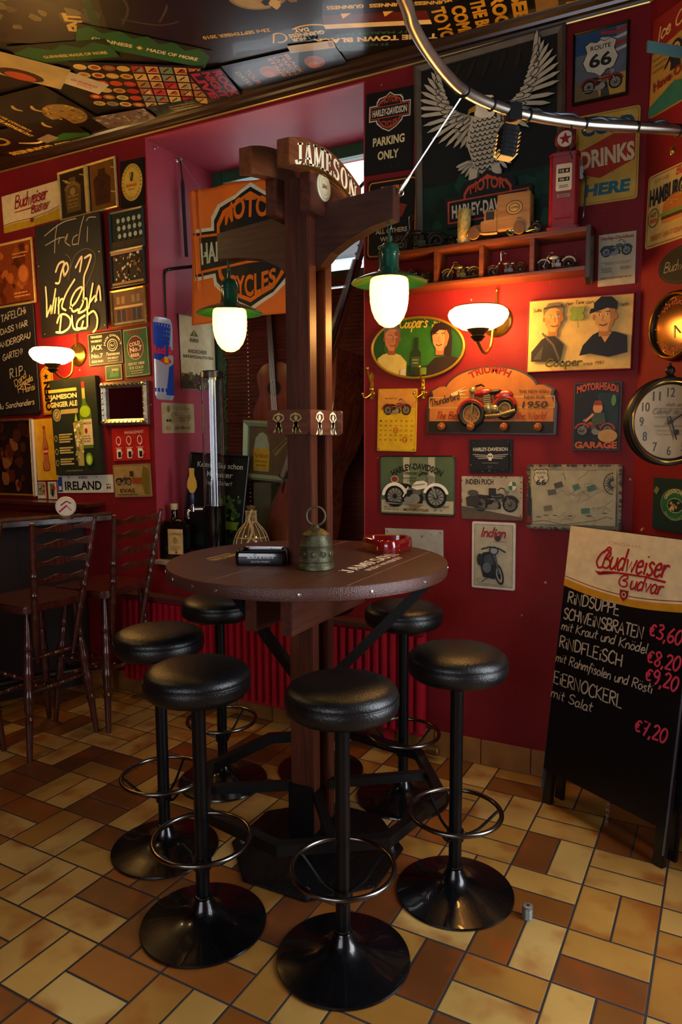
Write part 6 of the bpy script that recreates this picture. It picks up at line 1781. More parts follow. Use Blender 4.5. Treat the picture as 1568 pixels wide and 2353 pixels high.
# model motorcycles
MCH = mat('model_chrome', '#b8b4aa', .18, 1.0); MBK = mat('model_black', '#0d0d0d', .3, coat=.3); MRU = mat('model_tyre', '#141312', .7); MDK = mat('model_dark_iron', '#2a2622', .4, .7)
def model_bike(label, T, L, body, bars='flat', rake=0, chrome=MCH, tyre=MRU):
    t = thing('model_motorcycle', label, 'model', T, 'model motorcycles on the wall shelf')
    r = .155 * L
    fx, rx_ = (-.36 - rake) * L, .32 * L
    for x, nm in ((fx, 'wheel'), (rx_, 'wheel')):
        w_ = MB().torus(r - .03 * L, .032 * L, 26, 8, T=TR(x, 0, r, rx=PI / 2)).build(nm, tyre, t)
        b = MB().torus(r * .66, .007 * L, 22, 6, T=TR(x, 0, r, rx=PI / 2))
        for k in range(6):
            q = PI * k / 6; b.tube([(x + r * .7 * math.cos(q), 0, r + r * .7 * math.sin(q)), (x - r * .7 * math.cos(q), 0, r - r * .7 * math.sin(q))], .004 * L, 4)
        b.lathe([(0, -.03 * L), (.022 * L, -.03 * L), (.022 * L, .03 * L), (0, .03 * L)], 10, T=TR(x, 0, r, rx=PI / 2))
        b.build('spokes', chrome, w_)
    b = MB().box(-.12 * L, .12 * L, -.045 * L, .045 * L, .10 * L, .19 * L); b.lathe([(0, -.06 * L), (.06 * L, -.06 * L), (.06 * L, .06 * L), (0, .06 * L)], 14, T=TR(.02 * L, 0, .15 * L, rx=PI / 2))
    for s_ in (-1, 1):
        for k in range(5): b.box((-.06 + s_ * .06) * L, (.02 + s_ * .06) * L, -.035 * L, .035 * L, (.20 + .022 * k) * L, (.212 + .022 * k) * L, T=TR(0, 0, 0))
    b.build('engine', chrome, t)
    b = MB().tube([((-.05) * L, .055 * L, .15 * L), (.05 * L, .06 * L, .09 * L), (.46 * L, .06 * L, .12 * L)], .016 * L, 8); b.tube([((-.12) * L, -.05 * L, .2 * L), (.0, -.06 * L, .08 * L), (.46 * L, -.06 * L, .10 * L)], .016 * L, 8)
    b.build('exhaust', chrome, t)
    MB().tube([(rx_, .03 * L, r), (.16 * L, .03 * L, .30 * L), (-.20 * L, 0, .36 * L), (-.16 * L, .02 * L, .10 * L), (.18 * L, .03 * L, .10 * L), (rx_, .03 * L, r)], .010 * L, 6).build('frame', MDK, t)
    b = MB().ball((-.08 * L, 0, .36 * L), .13 * L, .06 * L, .055 * L, n=14, k=8)
    b.tube([(rx_ + .19 * L * math.cos(math.radians(q)), 0, r + .19 * L * math.sin(math.radians(q))) for q in range(10, 170, 16)], .028 * L, 8)
    b.tube([(fx + .185 * L * math.cos(math.radians(q)), 0, r + .185 * L * math.sin(math.radians(q))) for q in range(20, 150, 16)], .022 * L, 8)
    b.build('tank_and_fenders', body, t)
    MB().ball((.13 * L, 0, .335 * L), .12 * L, .05 * L, .03 * L, n=12, k=6).build('seat', MBK, t)
    hx, hz = (-.20 - rake * .25) * L, .40 * L
    b = MB()
    for s_ in (-1, 1): b.tube([(fx, s_ * .035 * L, r), (hx, s_ * .035 * L, hz + .04 * L)], .010 * L, 6)
    b.ball((hx - .05 * L, 0, hz - .02 * L), .035 * L, .04 * L, .04 * L, n=10, k=6)
    b.build('fork', chrome, t)
    b = MB()
    hh = .26 if bars == 'ape' else .07
    for s_ in (-1, 1): b.tube(smooth_path([(hx, s_ * .03 * L, hz + .03 * L), (hx + .01 * L, s_ * .11 * L, hz + hh * L), (hx + .12 * L, s_ * .13 * L, hz + (hh - .01) * L)], 4), .009 * L, 6)
    b.tube([(hx, -.035 * L, hz + .03 * L), (hx, .035 * L, hz + .03 * L)], .012 * L, 6)
    b.build('handlebar', chrome, t)
    return t
mr = lambda n, c: mat('model_' + n, c, .25, .1, coat=.5)
def at_shelf(x, z, dy=0, rz=0): return TR(x, ELY + dy, z, rz=math.radians(rz))
model_bike('dark iron chopper model with tall handlebars on the shelf top', at_shelf(-1.085, STOP, -.01, 8), .20, mat('model_dark_iron', '#2a2622', .4, .7), 'ape', .06, chrome=mat('model_old_iron', '#4a443a', .35, .8))
model_bike('small dark model motorcycle in front of the candle on the shelf top', at_shelf(-.955, STOP, .015, -6), .12, MBK, 'flat', .02, chrome=mat('model_old_iron', '#4a443a', .35, .8))
model_bike('shiny chrome model motorcycle in front of the wooden truck', at_shelf(-.650, STOP, -.046, 4), .125, mr('black_gloss', '#141414'), 'flat', .04)
model_bike('bronze coloured model motorcycle in the compartment above the wall lamp', at_shelf(-.905, SBOT, -.015, 6), .15, mat('model_bronze', '#6a5a38', .35, .7), 'flat', .02, chrome=mat('model_bronze2', '#8a7a50', .3, .8))
model_bike('long forked chopper model in the third compartment', at_shelf(-.715, SBOT, -.015, 4), .135, mr('maroon', '#3c0f0c'), 'ape', .10)
model_bike('silver touring model motorcycle in the compartment farthest along the shelf', at_shelf(-.535, SBOT, -.015, 2), .135, mr('cream', '#a8a294'), 'flat', .0)
model_bike('chrome model motorcycle in the first compartment behind the pendant lamp', at_shelf(-1.10, SBOT, -.015, 4), .14, mr('black_gloss', '#141414'), 'flat', .03)
# candle
cd = thing('candle', 'thick cream pillar candle with brown flecks on the shelf top', 'candle', at_shelf(-.895, STOP, -.02))
pm = mat('candle_wax', '#b09a58', .55, var=.45, scale=70)
MB().lathe([(0, 0), (.0255, 0), (.0265, .003), (.0265, .128), (.024, .132), (.010, .129), (0, .128)], 28).build('wax', pm, cd)
MB().tube([(0, 0, .128), (.001, 0, .136)], .0012, 6).build('wick', BLKF, cd)
# wooden truck
TW = wood('toy_truck_wood', '#7a5222', '#98703a', .5, 'x')
tr = thing('toy_truck', 'plain wooden delivery van model with a printed oval on its box', 'model', at_shelf(-.745, STOP, -.014, 2))
MB().box(-.01, .115, -.045, .045, .022, .155).build('box_body', TW, tr, bevel=.003)
b = MB().prism([(-.075, .022), (-.01, .022), (-.01, .105), (-.062, .105), (-.062, .068), (-.075, .066)], -.04, .04, T=TR(0, 0, 0, rx=PI / 2)); b.build('cab', TW, tr, bevel=.002)
b = MB().prism([(-.125, .022), (-.075, .022), (-.075, .062), (-.118, .056), (-.125, .045)], -.026, .026, T=TR(0, 0, 0, rx=PI / 2)); b.build('bonnet', TW, tr, bevel=.003)
MB().box(-.054, -.022, -.0412, .0412, .068, .097).build('window', mat('toy_dark', '#1a120a', .5), tr)
MB().tube(smooth_path([(-.13, -.036, .02), (-.115, -.036, .042), (-.09, -.036, .042), (-.07, -.036, .022), (-.01, -.036, .018)], 4), .006, 6).build('running_board', TW, tr)
for x in (-.10, .075):
    for y in (-.042, .042): MB().lathe([(.004, -.007), (.022, -.007), (.024, 0), (.022, .007), (.004, .007)], 22, T=TR(x, y, .0245, rx=PI / 2)).build('wheel', mat('toy_wheel', '#5a3c1c', .5), tr)
bx = [c for c in tr.children if c.name.startswith('box_body')][0]
a = Art(bx, .1, .08, z=0); a.ell(0, 0, .32, .26, '#3a3224', 28); a.ell(0, 0, .29, .23, '#a8834a', 28); a.ring(0, 0, .22, .17, .03, '#3a3224'); a.text('COFFEE', 0, 0, .34, .08, '#3a3224', .03)
o = a.done('oval_print'); o.matrix_local = Matrix(((1, 0, 0, .055), (0, 0, -1, -.0455), (0, 1, 0, .10), (0, 0, 0, 1)))
# toy fuel pump
fp = thing('toy_fuel_pump', 'red toy fuel pump with a round star globe at the end of the shelf', 'model', at_shelf(-.515, STOP, -.01, 6))
PR = mat('pump_red', '#80101a', .3, coat=.3)
MB().prism(rrect(.120, .075, .012, 4), 0, .012).build('base', PR, fp, bevel=.002)
pb = MB().prism(rrect(.105, .065, .014, 4), .012, .262).build('pump_body', PR, fp, bevel=.004)
MB().prism(rrect(.110, .070, .016, 4), .262, .275).build('cap', PR, fp, bevel=.004)
MB().lathe([(.014, .275), (.016, .28), (.010, .292)], 16).build('neck', mat('pump_steel', '#8a8a86', .3, .9), fp)
gb = MB().lathe([(0, -.016), (.030, -.016), (.038, -.008), (.038, .008), (.030, .016), (0, .016)], 32, T=TR(0, 0, .326, rx=PI / 2)).build('globe', PR, fp)
a = Art(gb, .1, .1, z=0); a.ell(0, 0, .28, .28, '#d0c6b0', 28)
st = [((.24 if k % 2 == 0 else .10) * math.cos(PI / 2 + k * PI / 5), (.24 if k % 2 == 0 else .10) * math.sin(PI / 2 + k * PI / 5)) for k in range(10)]
a.poly(st, '#9a1420'); o = a.done('star'); o.matrix_local = Matrix(((1, 0, 0, 0), (0, 0, -1, -.0165), (0, 1, 0, .326), (0, 0, 0, 1)))
a = Art(pb, .1, .2, z=0); a.rect(0, .55, .56, .95, '#c9c2a8', r=.06); a.rect(0, .78, .40, .16, '#1a1a1c'); a.rect(0, .48, .40, .14, '#1a1a1c'); a.text('12 8', 0, .78, .3, .09, '#c9c2a8', .03); a.text('06 4', 0, .48, .3, .08, '#c9c2a8', .03); lines(a, -.2, .2, (.26, .20), .03, '#5a5648', 2, 'c'); a.rect(0, -.10, .46, .12, '#8a7a6a'); a.text('TEXACO', 0, -.10, .36, .07, '#3a1414', .02); a.rect(0, -.9, .6, .05, '#6a1018')
o = a.done('dial_plate'); o.matrix_local = Matrix(((1, 0, 0, 0), (0, 0, -1, -.0328), (0, 1, 0, .13), (0, 0, 0, 1)))
b = MB().tube(smooth_path([(.055, 0, .20), (.075, -.01, .18), (.072, -.01, .06), (.066, 0, .03)], 5), .003, 6); b.build('hose', MBK, fp)
MB().box(.053, .066, -.008, .008, .18, .225).build('nozzle', mat('pump_steel', '#8a8a86', .3, .9), fp, bevel=.002)


# ---------------------------------------------------------------- angled wall
g = (.143, 2.706, .245, .325, -1.5)
o, a = sign('tin_sign', 'tan and red tin sign reading Ice Cold near the ceiling on the angled wall', 'sign', PC, g, '#a8823c', r=.01)
a.poly([(-.5, .66), (.5, .66), (.5, .0), (.1, .28), (-.5, .2)], '#8a241c'); a.hand('Ice Cold', -.40, .34, .17, '#c9ad6a', w=.78, pen=.026, slant=.25, rot=.08); a.poly([(-.5, -.66), (.5, -.66), (.5, -.50), (0, -.34), (-.5, -.52)], '#2c6a5a')
a.ell(.0, .04, .13, .16, '#20222a', 24); a.ell(.0, .06, .08, .10, '#b08a4c', 20); a.poly([(-.08, -.05), (.08, -.05), (.10, -.18), (-.10, -.18)], '#20222a'); a.line([(-.12, .0), (-.2, -.1)], .03, '#20222a'); a.text('Have One', -.06, -.24, .72, .13, '#7a241c', .03, rot=.1); lines(a, -.45, -.16, (.10, .02, -.06), .02, '#7a5a2a', 3)
a.text('2', .02, .05, .07, .12, '#20222a', .02)
a.done()
g = (.150, 2.213, .250, .252, -1.3)
o, a = sign('tin_sign', 'cream tin sign reading HAMBURGERS with a burger picture', 'sign', PC, g, '#b09458', r=.014)
a.frame(0, 0, .95, .96, .010, '#4a3a24', r=.05); a.text('TOP OUR', -.22, .40, .28, .055, '#8a7448', .02); a.hand('Best', .06, .37, .10, '#a8341c', w=.2, pen=.018, slant=.2); a.text('HAMBURGERS', 0, .19, .88, .24, '#1c1c24', .04)
a.ell(.08, .0, .24, .13, '#9a5c24', 32); a.rect(.08, -.07, .48, .08, '#9a5c24'); speckle(a, 16, .3, .1, ['#c9a05c'], .006, .012, cx=.08, cy=.05, seed=3); a.poly([(-.18, -.08), (.34, -.08), (.36, -.13), (.2, -.12), (.1, -.15), (0, -.12), (-.1, -.15), (-.2, -.12)], '#5a7a2c'); a.rect(.08, -.155, .50, .05, '#4a2414', r=.02); a.rect(.08, -.20, .48, .05, '#a86a2c', r=.02); a.ring(-.33, -.10, .11, .13, .012, '#4a3a24', 24); a.text('HOT', -.33, -.06, .12, .06, '#4a3a24', .02); a.text('FRESH', -.33, -.14, .14, .06, '#a8341c', .02)
a.text('BEST IN TOWN', 0, -.38, .72, .07, '#a05a2c', .02)
a.done()
m = MB().prism(ellipse(.115, .063, 44), -.008, 0)
o = m.build('oval_sign', ink('#171512')); o.matrix_world = on(PC, .215, 1.997, -3, .009)
tag(o, 'small black oval sign with light script above the brass clock mirror', 'sign')
a = Art(o, .23, .126); a.ring(0, 0, .47, .25, .008, '#3a342a', 40); a.hand('Budweiser', -.38, -.07, .14, '#8a8068', w=.72, pen=.014, slant=.25)
a.done()
# brass rimmed round clock with a mirrored face
rc = thing('brass_clock', 'round brass rimmed clock with a shiny mirrored face on the angled wall', 'clock', on(PC, .200, 1.793, 0, .001))
MB().lathe([(.0, 0), (.118, 0), (.120, .010), (.116, .022), (.110, .026), (.104, .022), (.101, .012), (.0, .012)], 56).build('case', mat('clock_case_dark', '#1c1510', .35), rc)
MB().torus(.110, .006, 56, 8, T=TR(0, 0, .026)).build('brass_rim', mat('clock_brass', '#b08a3c', .2, 1.0), rc)
cf = MB().lathe([(0, 0), (.101, 0), (.101, .001), (0, .001)], 48, T=TR(0, 0, .013)).build('dial', mat('mirror_dial', '#6a4a24', .12, .85), rc)
a = Art(cf, .2, .2, z=.0145)
a.round_text('WHISKEY', 0, 0, .36, .08, 90, 100, '#8a2c1c', .03); a.round_text('BOURBON', 0, 0, .36, .08, 270, 100, '#8a2c1c', .03, inward=True)
for k in range(12):
    q = PI * k / 6; a.line([(.44 * math.cos(q), .44 * math.sin(q)), (.48 * math.cos(q), .48 * math.sin(q))], .012, '#c9ad6a')
a.line([(0, 0), (0, -.20)], .022, '#d8c898'); a.line([(0, 0), (.14, -.14)], .016, '#1c1510')
a.done('dial_print')
# station clock standing out from the angled wall
ckc = Vector((-.117, 2.538, 1.460))
Uc = -cn.copy()            # away from the wall
Nf = Vector((math.cos(math.radians(-60)), math.sin(math.radians(-60)), 0))      # the dial looks into the room
# local X must run left to right for someone facing the dial
Xc = Vector((0, 0, 1)).cross(Nf)
Mc = Matrix(((Xc.x, 0, Nf.x, ckc.x), (Xc.y, 0, Nf.y, ckc.y), (0, 1, 0, ckc.z), (0, 0, 0, 1)))
ck = thing('station_clock', 'large two sided station clock with an aged dial standing out from the angled wall', 'clock', Mc)
CKB = mat('clock_black_iron', '#1b1712', .4, .5, var=.2, scale=30)
R_ = .142
MB().lathe([(R_ - .020, .022), (R_ - .012, .026), (R_ - .004, .023), (R_, .014), (R_ - .004, .007), (R_ - .004, -.007), (R_, -.014), (R_ - .004, -.023), (R_ - .020, -.026), (R_ - .024, -.014), (R_ - .024, .014), (R_ - .020, .022)], 64).build('case', CKB, ck)
MB().torus(R_ - .014, .004, 64, 8, T=TR(0, 0, .025)).build('gilt_ring', mat('clock_brass', '#b08a3c', .2, 1.0), ck)
df = MB().lathe([(0, -.012), (R_ - .021, -.012), (R_ - .021, .012), (0, .012)], 56, smooth=False).build('dial', mat('aged_dial', '#8f6f42', .5, var=.3, scale=9), ck)
a = Art(df, .242, .242, z=.0125)
for k in range(1, 13):
    q = PI / 2 - k * PI / 6
    a.text(str(k), .385 * math.cos(q), .385 * math.sin(q), .10 if k > 9 else .055, .12, '#3a2c1c', .0)
a.hand('Antique', -.06, .20, .05, '#5a4428', w=.2, pen=.006, slant=.25); a.hand('Cabinet de Vin', -.24, .10, .07, '#5a4428', w=.48, pen=.007, slant=.25); lines(a, -.22, .22, (.17, .06, -.06, -.12, -.17), .010, '#6a5434', 3, 'c')
q = math.radians(33); a.line([(-.06 * math.cos(q), -.06 * math.sin(q)), (.26 * math.cos(q), .26 * math.sin(q))], .020, '#15120e'); q = math.radians(-72); a.line([(-.07 * math.cos(q), -.07 * math.sin(q)), (.24 * math.cos(q), .24 * math.sin(q))], .022, '#15120e'); a.ell(.08, -.14, .03, .04, '#15120e', 12); a.ell(0, 0, .03, .03, '#15120e', 16)
a.done('dial_print')
MB().lathe([(.014, R_ - .01), (.018, R_), (.010, R_ + .008), (.016, R_ + .018), (.014, R_ + .028), (.004, R_ + .036), (.005, R_ + .042), (0, R_ + .046)], 16, T=TR(0, 0, 0, rx=-PI / 2)).build('finial', CKB, ck)
sgn = 1 if Xc.dot(cn) > 0 else -1
MB().box(min(sgn * (R_ - .004), sgn * (R_ + .031)), max(sgn * (R_ - .004), sgn * (R_ + .031)), -.016, .016, -.016, .016).build('wall_arm', CKB, ck)
MB().box(sgn * (R_ + .030) - .004, sgn * (R_ + .030) + .004, -.07, .07, -.03, .03).build('wall_flange', CKB, ck)
g = (.222, 1.172, .200, .186, .0)
o, a = sign('tin_sign', 'dark green beer sign with an oval emblem low on the angled wall', 'sign', PC, g, '#0f2a26', thick=.010)
a.ell(.06, .02, .34, .26, '#1c5a3c', 40); a.ring(.06, .02, .36, .28, .018, '#6a6a3c', 40); a.round_text('GRIESKIRCHNER', .06, -.03, .25, .07, 92, 120, '#b5a86c', .03); a.ell(.06, -.0, .19, .13, '#0f2a26', 28); a.ring(.06, 0, .19, .13, .010, '#b5a86c', 28); speckle(a, 14, .2, .14, ['#b59a64', '#8a7448'], .02, .045, cx=.06, cy=0, seed=3); a.round_text('BIER SPEZIALITAETEN', .06, .03, .25, .05, 270, 110, '#7a8a5c', .02, inward=True); a.rect(-.40, .24, .10, .12, '#6a6a3c', rot=-.6)
a.done()
wp = A0 + cu * .45
L_ = .37
ar = MB().box(0, L_, -.003, .003, -.015, .015).build('flat_steel_arm', mat('blued_steel', '#5e8a88', .35, .6)); ar.matrix_world = Matrix(((-cn.x, cu.x, 0, wp.x), (-cn.y, cu.y, 0, wp.y), (0, 0, 1, 2.527), (0, 0, 0, 1)))
tag(ar, 'flat blue grey steel arm sticking out of the angled wall before the Ice Cold sign', 'bracket')
MB().box(-.0, .004, -.02, .02, -.03, .03).build('wall_flange', mat('blued_steel', '#5e8a88', .35, .6), ar)

# ---------------------------------------------------------------- menu board
MBL = Vector((-.524, 2.693, 0)); me_ = Vector((.85186, -.52378, 0)).normalized(); mu_ = Vector((.06432, .10461, .99243)).normalized(); mn_ = me_.cross(mu_)
sb = thing('menu_board', 'tall folding blackboard menu stand with a cream and red head', 'menu board', Matrix(((me_.x, mu_.x, mn_.x, MBL.x), (me_.y, mu_.y, mn_.y, MBL.y), (me_.z, mu_.z, mn_.z, MBL.z), (0, 0, 0, 1))))
BW, BH = .521, 1.084
SBK = mat('board_black_frame', '#0b0d10', .3, var=.2, scale=30, coat=.2)
pn = MB().box(0, BW, .135, BH, -.012, 0).build('front_panel', mat('menu_slate', '#050608', .32, var=.15, scale=10), sb, bevel=.002)
for x in (0, BW - .040): MB().box(x, x + .040, .004, .30, -.034, -.0125).build('front_leg', SBK, sb, bevel=.002)
MB().box(.0, BW, .30, BH, -.024, -.0125).build('front_frame', SBK, sb)
Tk = TR(0, BH, -.035, rx=math.radians(2.5)) @ TR(0, -BH, 0)
MB().box(0, BW, .14, BH, -.014, 0, T=Tk).build('back_panel', SBK, sb, bevel=.002)
for x in (0, BW - .040): MB().box(x, x + .040, .004, .14, -.016, 0, T=Tk).build('back_leg', SBK, sb, bevel=.002)
MB().box(-.0015, 0, .05, BH, -.012, -.002).box(BW, BW + .0015, .05, BH, -.012, -.002).build('edge_glint', mat('board_edge_glint', '#8aa4b4', .25, .9), sb)  # pale blue strips put the window highlight on the board edges into colour
b = MB()
for k in range(11): b.torus(.006, .0013, 12, 5, T=TR(.268, .135 - k * .0105, -.05, rz=(PI / 2) * (k % 2), ry=PI / 2 * (k % 2)), sx=.7, sy=1.2)
b.build('chain', STEELS, sb)
a = Art(pn, 1.0, 1.0, z=.0006)
a.poly([(0, .852)] + [(BW * k / 14, .852 - .024 * math.sin(PI * k / 14)) for k in range(1, 14)] + [(BW, .852), (BW, .885), (0, .885)], '#b5801c')
a.poly([(.001, .880)] + [(BW * k / 14, .880 - .026 * math.sin(PI * k / 14)) for k in range(1, 14)] + [(BW - .001, .880), (BW - .001, BH - .001), (.001, BH - .001)], '#cbb893')
a.line([(BW * k / 14, .889 - .026 * math.sin(PI * k / 14)) for k in range(15)], .003, '#7a1820')
a.text('ORIGINAL', .250, 1.040, .14, .011, '#b58a6a', .0)
RB = '#96141f'
a.hand('udweiser', .193, .946, .078, RB, w=.232, pen=.0085, slant=.2, rot=.01)
a.line([(.165, .945), (.176, .985), (.195, 1.015), (.185, 1.022), (.165, 1.000)], .0075, RB, smooth=True)
a.line([(.165, .948), (.150, .945), (.140, .965), (.155, .995), (.180, 1.012), (.196, 1.003), (.190, .988), (.172, .980), (.192, .978), (.198, .962), (.185, .947), (.168, .950)], .0075, RB, smooth=True)
a.poly([(.135, .930), (.23, .934), (.34, .938), (.42, .932), (.425, .940), (.34, .944), (.22, .941), (.17, .935), (.155, .918)], RB)
a.hand('udvar', .288, .890, .054, RB, w=.128, pen=.0068, slant=.2)
a.line([(.255, .893), (.245, .905), (.252, .925), (.270, .935), (.278, .925), (.260, .915), (.276, .912), (.276, .897), (.258, .893)], .006, RB, smooth=True)
a.poly([(.252, .882), (.288, .882), (.286, .858), (.270, .842), (.254, .858)], '#7a1820'); a.ring(.270, .866, .009, .010, .003, '#cbb893', 14)
CH_ = '#9c9284'
for t, x, y, h_, w_ in (('RiNDSUPPE', .030, .790, .042, .235), ('SCHWEiNSBRATEN', .020, .729, .042, .350)): a.hand(t, x, y, h_, CH_, w=w_, pen=.0056, slant=.05, wob=.05)
a.hand('mit Kraut und Kn\u00f6del', .018, .686, .034, CH_, w=.375, pen=.0042, slant=.15, wob=.05)
a.hand('RiNDFLEiSCH', .022, .618, .044, CH_, w=.285, pen=.0056, slant=.02, wob=.05)
a.hand('mit Rahmfisolen und R\u00f6sti', .014, .563, .034, CH_, w=.420, pen=.0042, slant=.15, wob=.05)
a.hand('EiERNOCKERL', .020, .480, .046, CH_, w=.310, pen=.0056, slant=.0, wob=.05)
a.hand('mit Salat', .016, .426, .036, CH_, w=.195, pen=.0044, slant=.15, wob=.05)
for t, x, y in (('\u20ac3,60', .398, .742), ('\u20ac8,20', .402, .655), ('\u20ac9,20', .404, .592), ('\u20ac7,20', .388, .416)): a.hand(t, x, y + .006, .048, '#b8324a', w=.122, pen=.0068, slant=.1, wob=.05)
a.done('menu_lettering', 'chalk menu lines under a red script heading')

# small threaded rubber stop on the floor
rs = thing('steel_sleeve', 'small grey threaded steel sleeve standing on the floor tiles', 'sleeve', TR(-.414, 1.995, 0))
prof = [(.006, .0), (.0145, .0)]
for k in range(7): prof += [(.0155, .003 + k * .0048), (.0140, .0055 + k * .0048)]
prof += [(.015, .040), (.011, .042), (.006, .042), (.006, .0)]
MB().lathe(prof, 24).build('sleeve_body', mat('grey_zinc', '#7d7f7c', .45, .6), rs)

# ---------------------------------------------------------------- curved rail and spotlight
RZ = 2.36
path = [(-.45, .75), (-.54, 1.05), (-.60, 1.30), (-.629, 1.536), (-.646, 1.618), (-.655, 1.726), (-.654, 1.867), (-.639, 1.988), (-.592, 2.105), (-.514, 2.224), (-.391, 2.349), (-.253, 2.452), (-.123, 2.549), (-.012, 2.652)]
sp3 = smooth_path([(x, y, RZ) for x, y in path], 8)
rail = thing('curved_rail', 'curved brass and steel tube rail hanging under the ceiling', 'rail', TR(0, 0, 0))
MB().tube(sp3, .0150, 16).build('tube', mat('worn_brass_tube', '#b0ab9c', .28, .95, var=.25, scale=8), rail)
MB().lathe([(0, 0), (.035, 0), (.035, .006), (.018, .010), (.018, .03), (0, .03)], 20, T=Matrix(((1, 0, 0, 0), (0, 1, 0, 0), (0, 0, 1, 0), (0, 0, 0, 1))) @ TR(-.002, 2.662, RZ) @ (-cn).to_track_quat('Z', 'Y').to_matrix().to_4x4() @ TR(0, 0, .004)).build('wall_flange', BLKM, rail)
for (x, y) in ((-.60, 1.30), (-.45, .76)): MB().tube([(x, y, RZ), (x, y, H - .002)], .006, 8).build('hanger', STEELS, rail)
b = MB()
for q in (.62, .70, .78, .86, .93):
    i = int(q * (len(sp3) - 1)); d = (sp3[i + 1] - sp3[i - 1]).normalized()
    b.torus(.0165, .003, 18, 6, T=Matrix.Translation(sp3[i]) @ d.to_track_quat('Z', 'Y').to_matrix().to_4x4())
b.build('cable_ties', mat('black_plastic', '#0b0b0d', .4), rail)
i0 = min(range(len(sp3)), key=lambda k: (sp3[k] - Vector((-.54, 2.18, RZ))).length)
for k_, (dz, w_) in enumerate(((.017, .004), (.012, .0035))):
    pts = [sp3[i] + Vector((.009 * math.sin(i * .9 + k_ * 2) - .004, -.008 + .006 * math.cos(i * .7 + k_), dz + .004 * math.sin(i * 1.3))) for i in range(i0, len(sp3) - 6, 2)]
    MB().tube(smooth_path(pts, 3), w_, 6).build('cable', mat('blue_black_cable', '#1c2430', .35), rail)
b = MB().tube(smooth_path([sp3[-26] + Vector((0, -.01, -.01)), sp3[-26] + Vector((.005, -.012, -.05)), sp3[-26] + Vector((-.002, -.012, -.085)), sp3[-26] + Vector((.006, -.012, -.11))], 5), .0025, 6)
b.build('cable_end', mat('black_plastic', '#0b0b0d', .4), rail)
MB().tube(smooth_path([sp3[-10] + Vector((0, 0, -.012)), sp3[-10] + Vector((.012, -.01, -.035)), sp3[-10] + Vector((.002, -.01, -.06))], 5), .0015, 6).ball(tuple(sp3[-10] + Vector((.002, -.01, -.066))), .009, .009, .014).build('pull_bead', mat('lamp_brass', '#a9822f', .25, .9), rail)
sp_ = thing('clamp_spotlight', 'black ribbed clamp spotlight hanging from the curved rail', 'spotlight', TR(-.548, 2.178, RZ, rz=math.radians(35)))
BP = mat('black_plastic', '#0b0b0d', .4); BP2 = mat('black_gloss_plastic', '#0e0f13', .4)
b = MB().box(-.020, .020, -.022, .022, -.030, .018); b.box(-.030, -.014, -.012, .012, .004, .028); b.tube([(-.03, 0, .02), (-.05, .0, .012), (-.055, 0, -.02)], .004, 6)
b.build('clamp', BP, sp_, bevel=.003)
T = TR(-.01, 0, -.045, ry=math.radians(8))
b = MB().prism(rrect(.052, .05, .012, 4), -.085, .0, T=T)
for k in range(6): b.box(-.030, .030, -.029, .029, -.080 + k * .012, -.076 + k * .012, T=T)
b.build('housing', BP2, sp_, bevel=.002)
MB().box(-.02, .02, -.019, .019, -.0885, -.085, T=T).build('lens', mat('spot_lens', '#1c1e22', .5), sp_)
cb = thing('steel_cable', 'thin steel cable from the curved rail to the end of the lamp arm', 'cable', TR(0, 0, 0))
c0_, c1_ = Vector((-.640, 1.985, RZ - .013)), Vector((-.828, 1.992, 2.125))
MB().tube([c0_, c1_], .0028, 8).build('wire', mat('bright_cable', '#c4c4c0', .2, 1.0), cb)
dd = (c1_ - c0_).normalized()
MB().tube([c1_ - dd * .055, c1_ - dd * .035, c1_ - dd * .012, c1_], [.003, .0055, .0055, .004], 8).build('turnbuckle', STEELS, cb)
MB().torus(.0175, .004, 20, 6, T=TR(-.640, 1.985, RZ, rx=PI / 2, rz=.4)).build('loop', BLKM, cb)
MB().torus(.007, .0025, 16, 6, T=Matrix.Translation(c1_ + Vector((.004, 0, -.006))) @ Matrix.Rotation(PI / 2, 4, 'X')).build('eye', STEELS, cb)

# ---------------------------------------------------------------- posters on the ceiling
def gl(col): return mat('gloss_' + col.lstrip('#'), col, rough=.32, spec=.45, var=.18, scale=9, coat=.12)
_pz = [0.0006]
def poster(label, cx, cy, ang, w_, h_, col):
    """Glued flat under the ceiling; ang = direction of reading in degrees, seen from below."""
    _pz[0] += .0006
    q = math.radians(ang)
    M = plane((cx, cy, H - _pz[0] - .0012), (math.cos(q), math.sin(q), 0), (math.sin(q), -math.cos(q), 0))
    o = MB().box(-w_ / 2, w_ / 2, -h_ / 2, h_ / 2, -.0006, 0).build('ceiling_poster', gl(col))
    o.matrix_world = M
    tag(o, label, 'poster')
    return o, Art(o, w_, h_, z=.00006, dz=.000015)
GY = gl('#e0b450'); GC = gl('#ecd08a'); GK = gl('#0d0c0c'); GG = gl('#1f5c24'); GO = gl('#b0622c'); GR = gl('#a81c24')
# dark field of older posters over the bar and the table
o, a = poster('dark brown weathered poster with faint bare branches in the middle of the ceiling', -1.93, 2.13, 35, .72, .62, '#17120f')
for st in ([(-.2, .3), (-.05, 0), (-.1, -.2)], [(.1, .3), (.16, .05), (.1, -.15)], [(.3, .2), (.2, -.05), (.3, -.2)], [(-.1, -.15), (.1, -.18), (.25, -.1)]): a.line(st, .012, gl('#4a3c2a'), smooth=True)
a.done()
o, a = poster('dark glossy poster over the bar, lamp glare painted in as grey brown patches', -2.30, 1.95, 35, .55, .52, '#3a3022')
speckle(a, 24, .9, .8, [gl('#5c4e36'), gl('#2e261b'), gl('#75653f')], .03, .10, seed=5); a.text('ENT', .28, -.16, .22, .12, GY, .05, rot=PI / 2); a.rect(.42, -.1, .06, .5, gl('#2c4a24'))  # grey brown patches paint the lamp glare onto the dark poster
a.done()
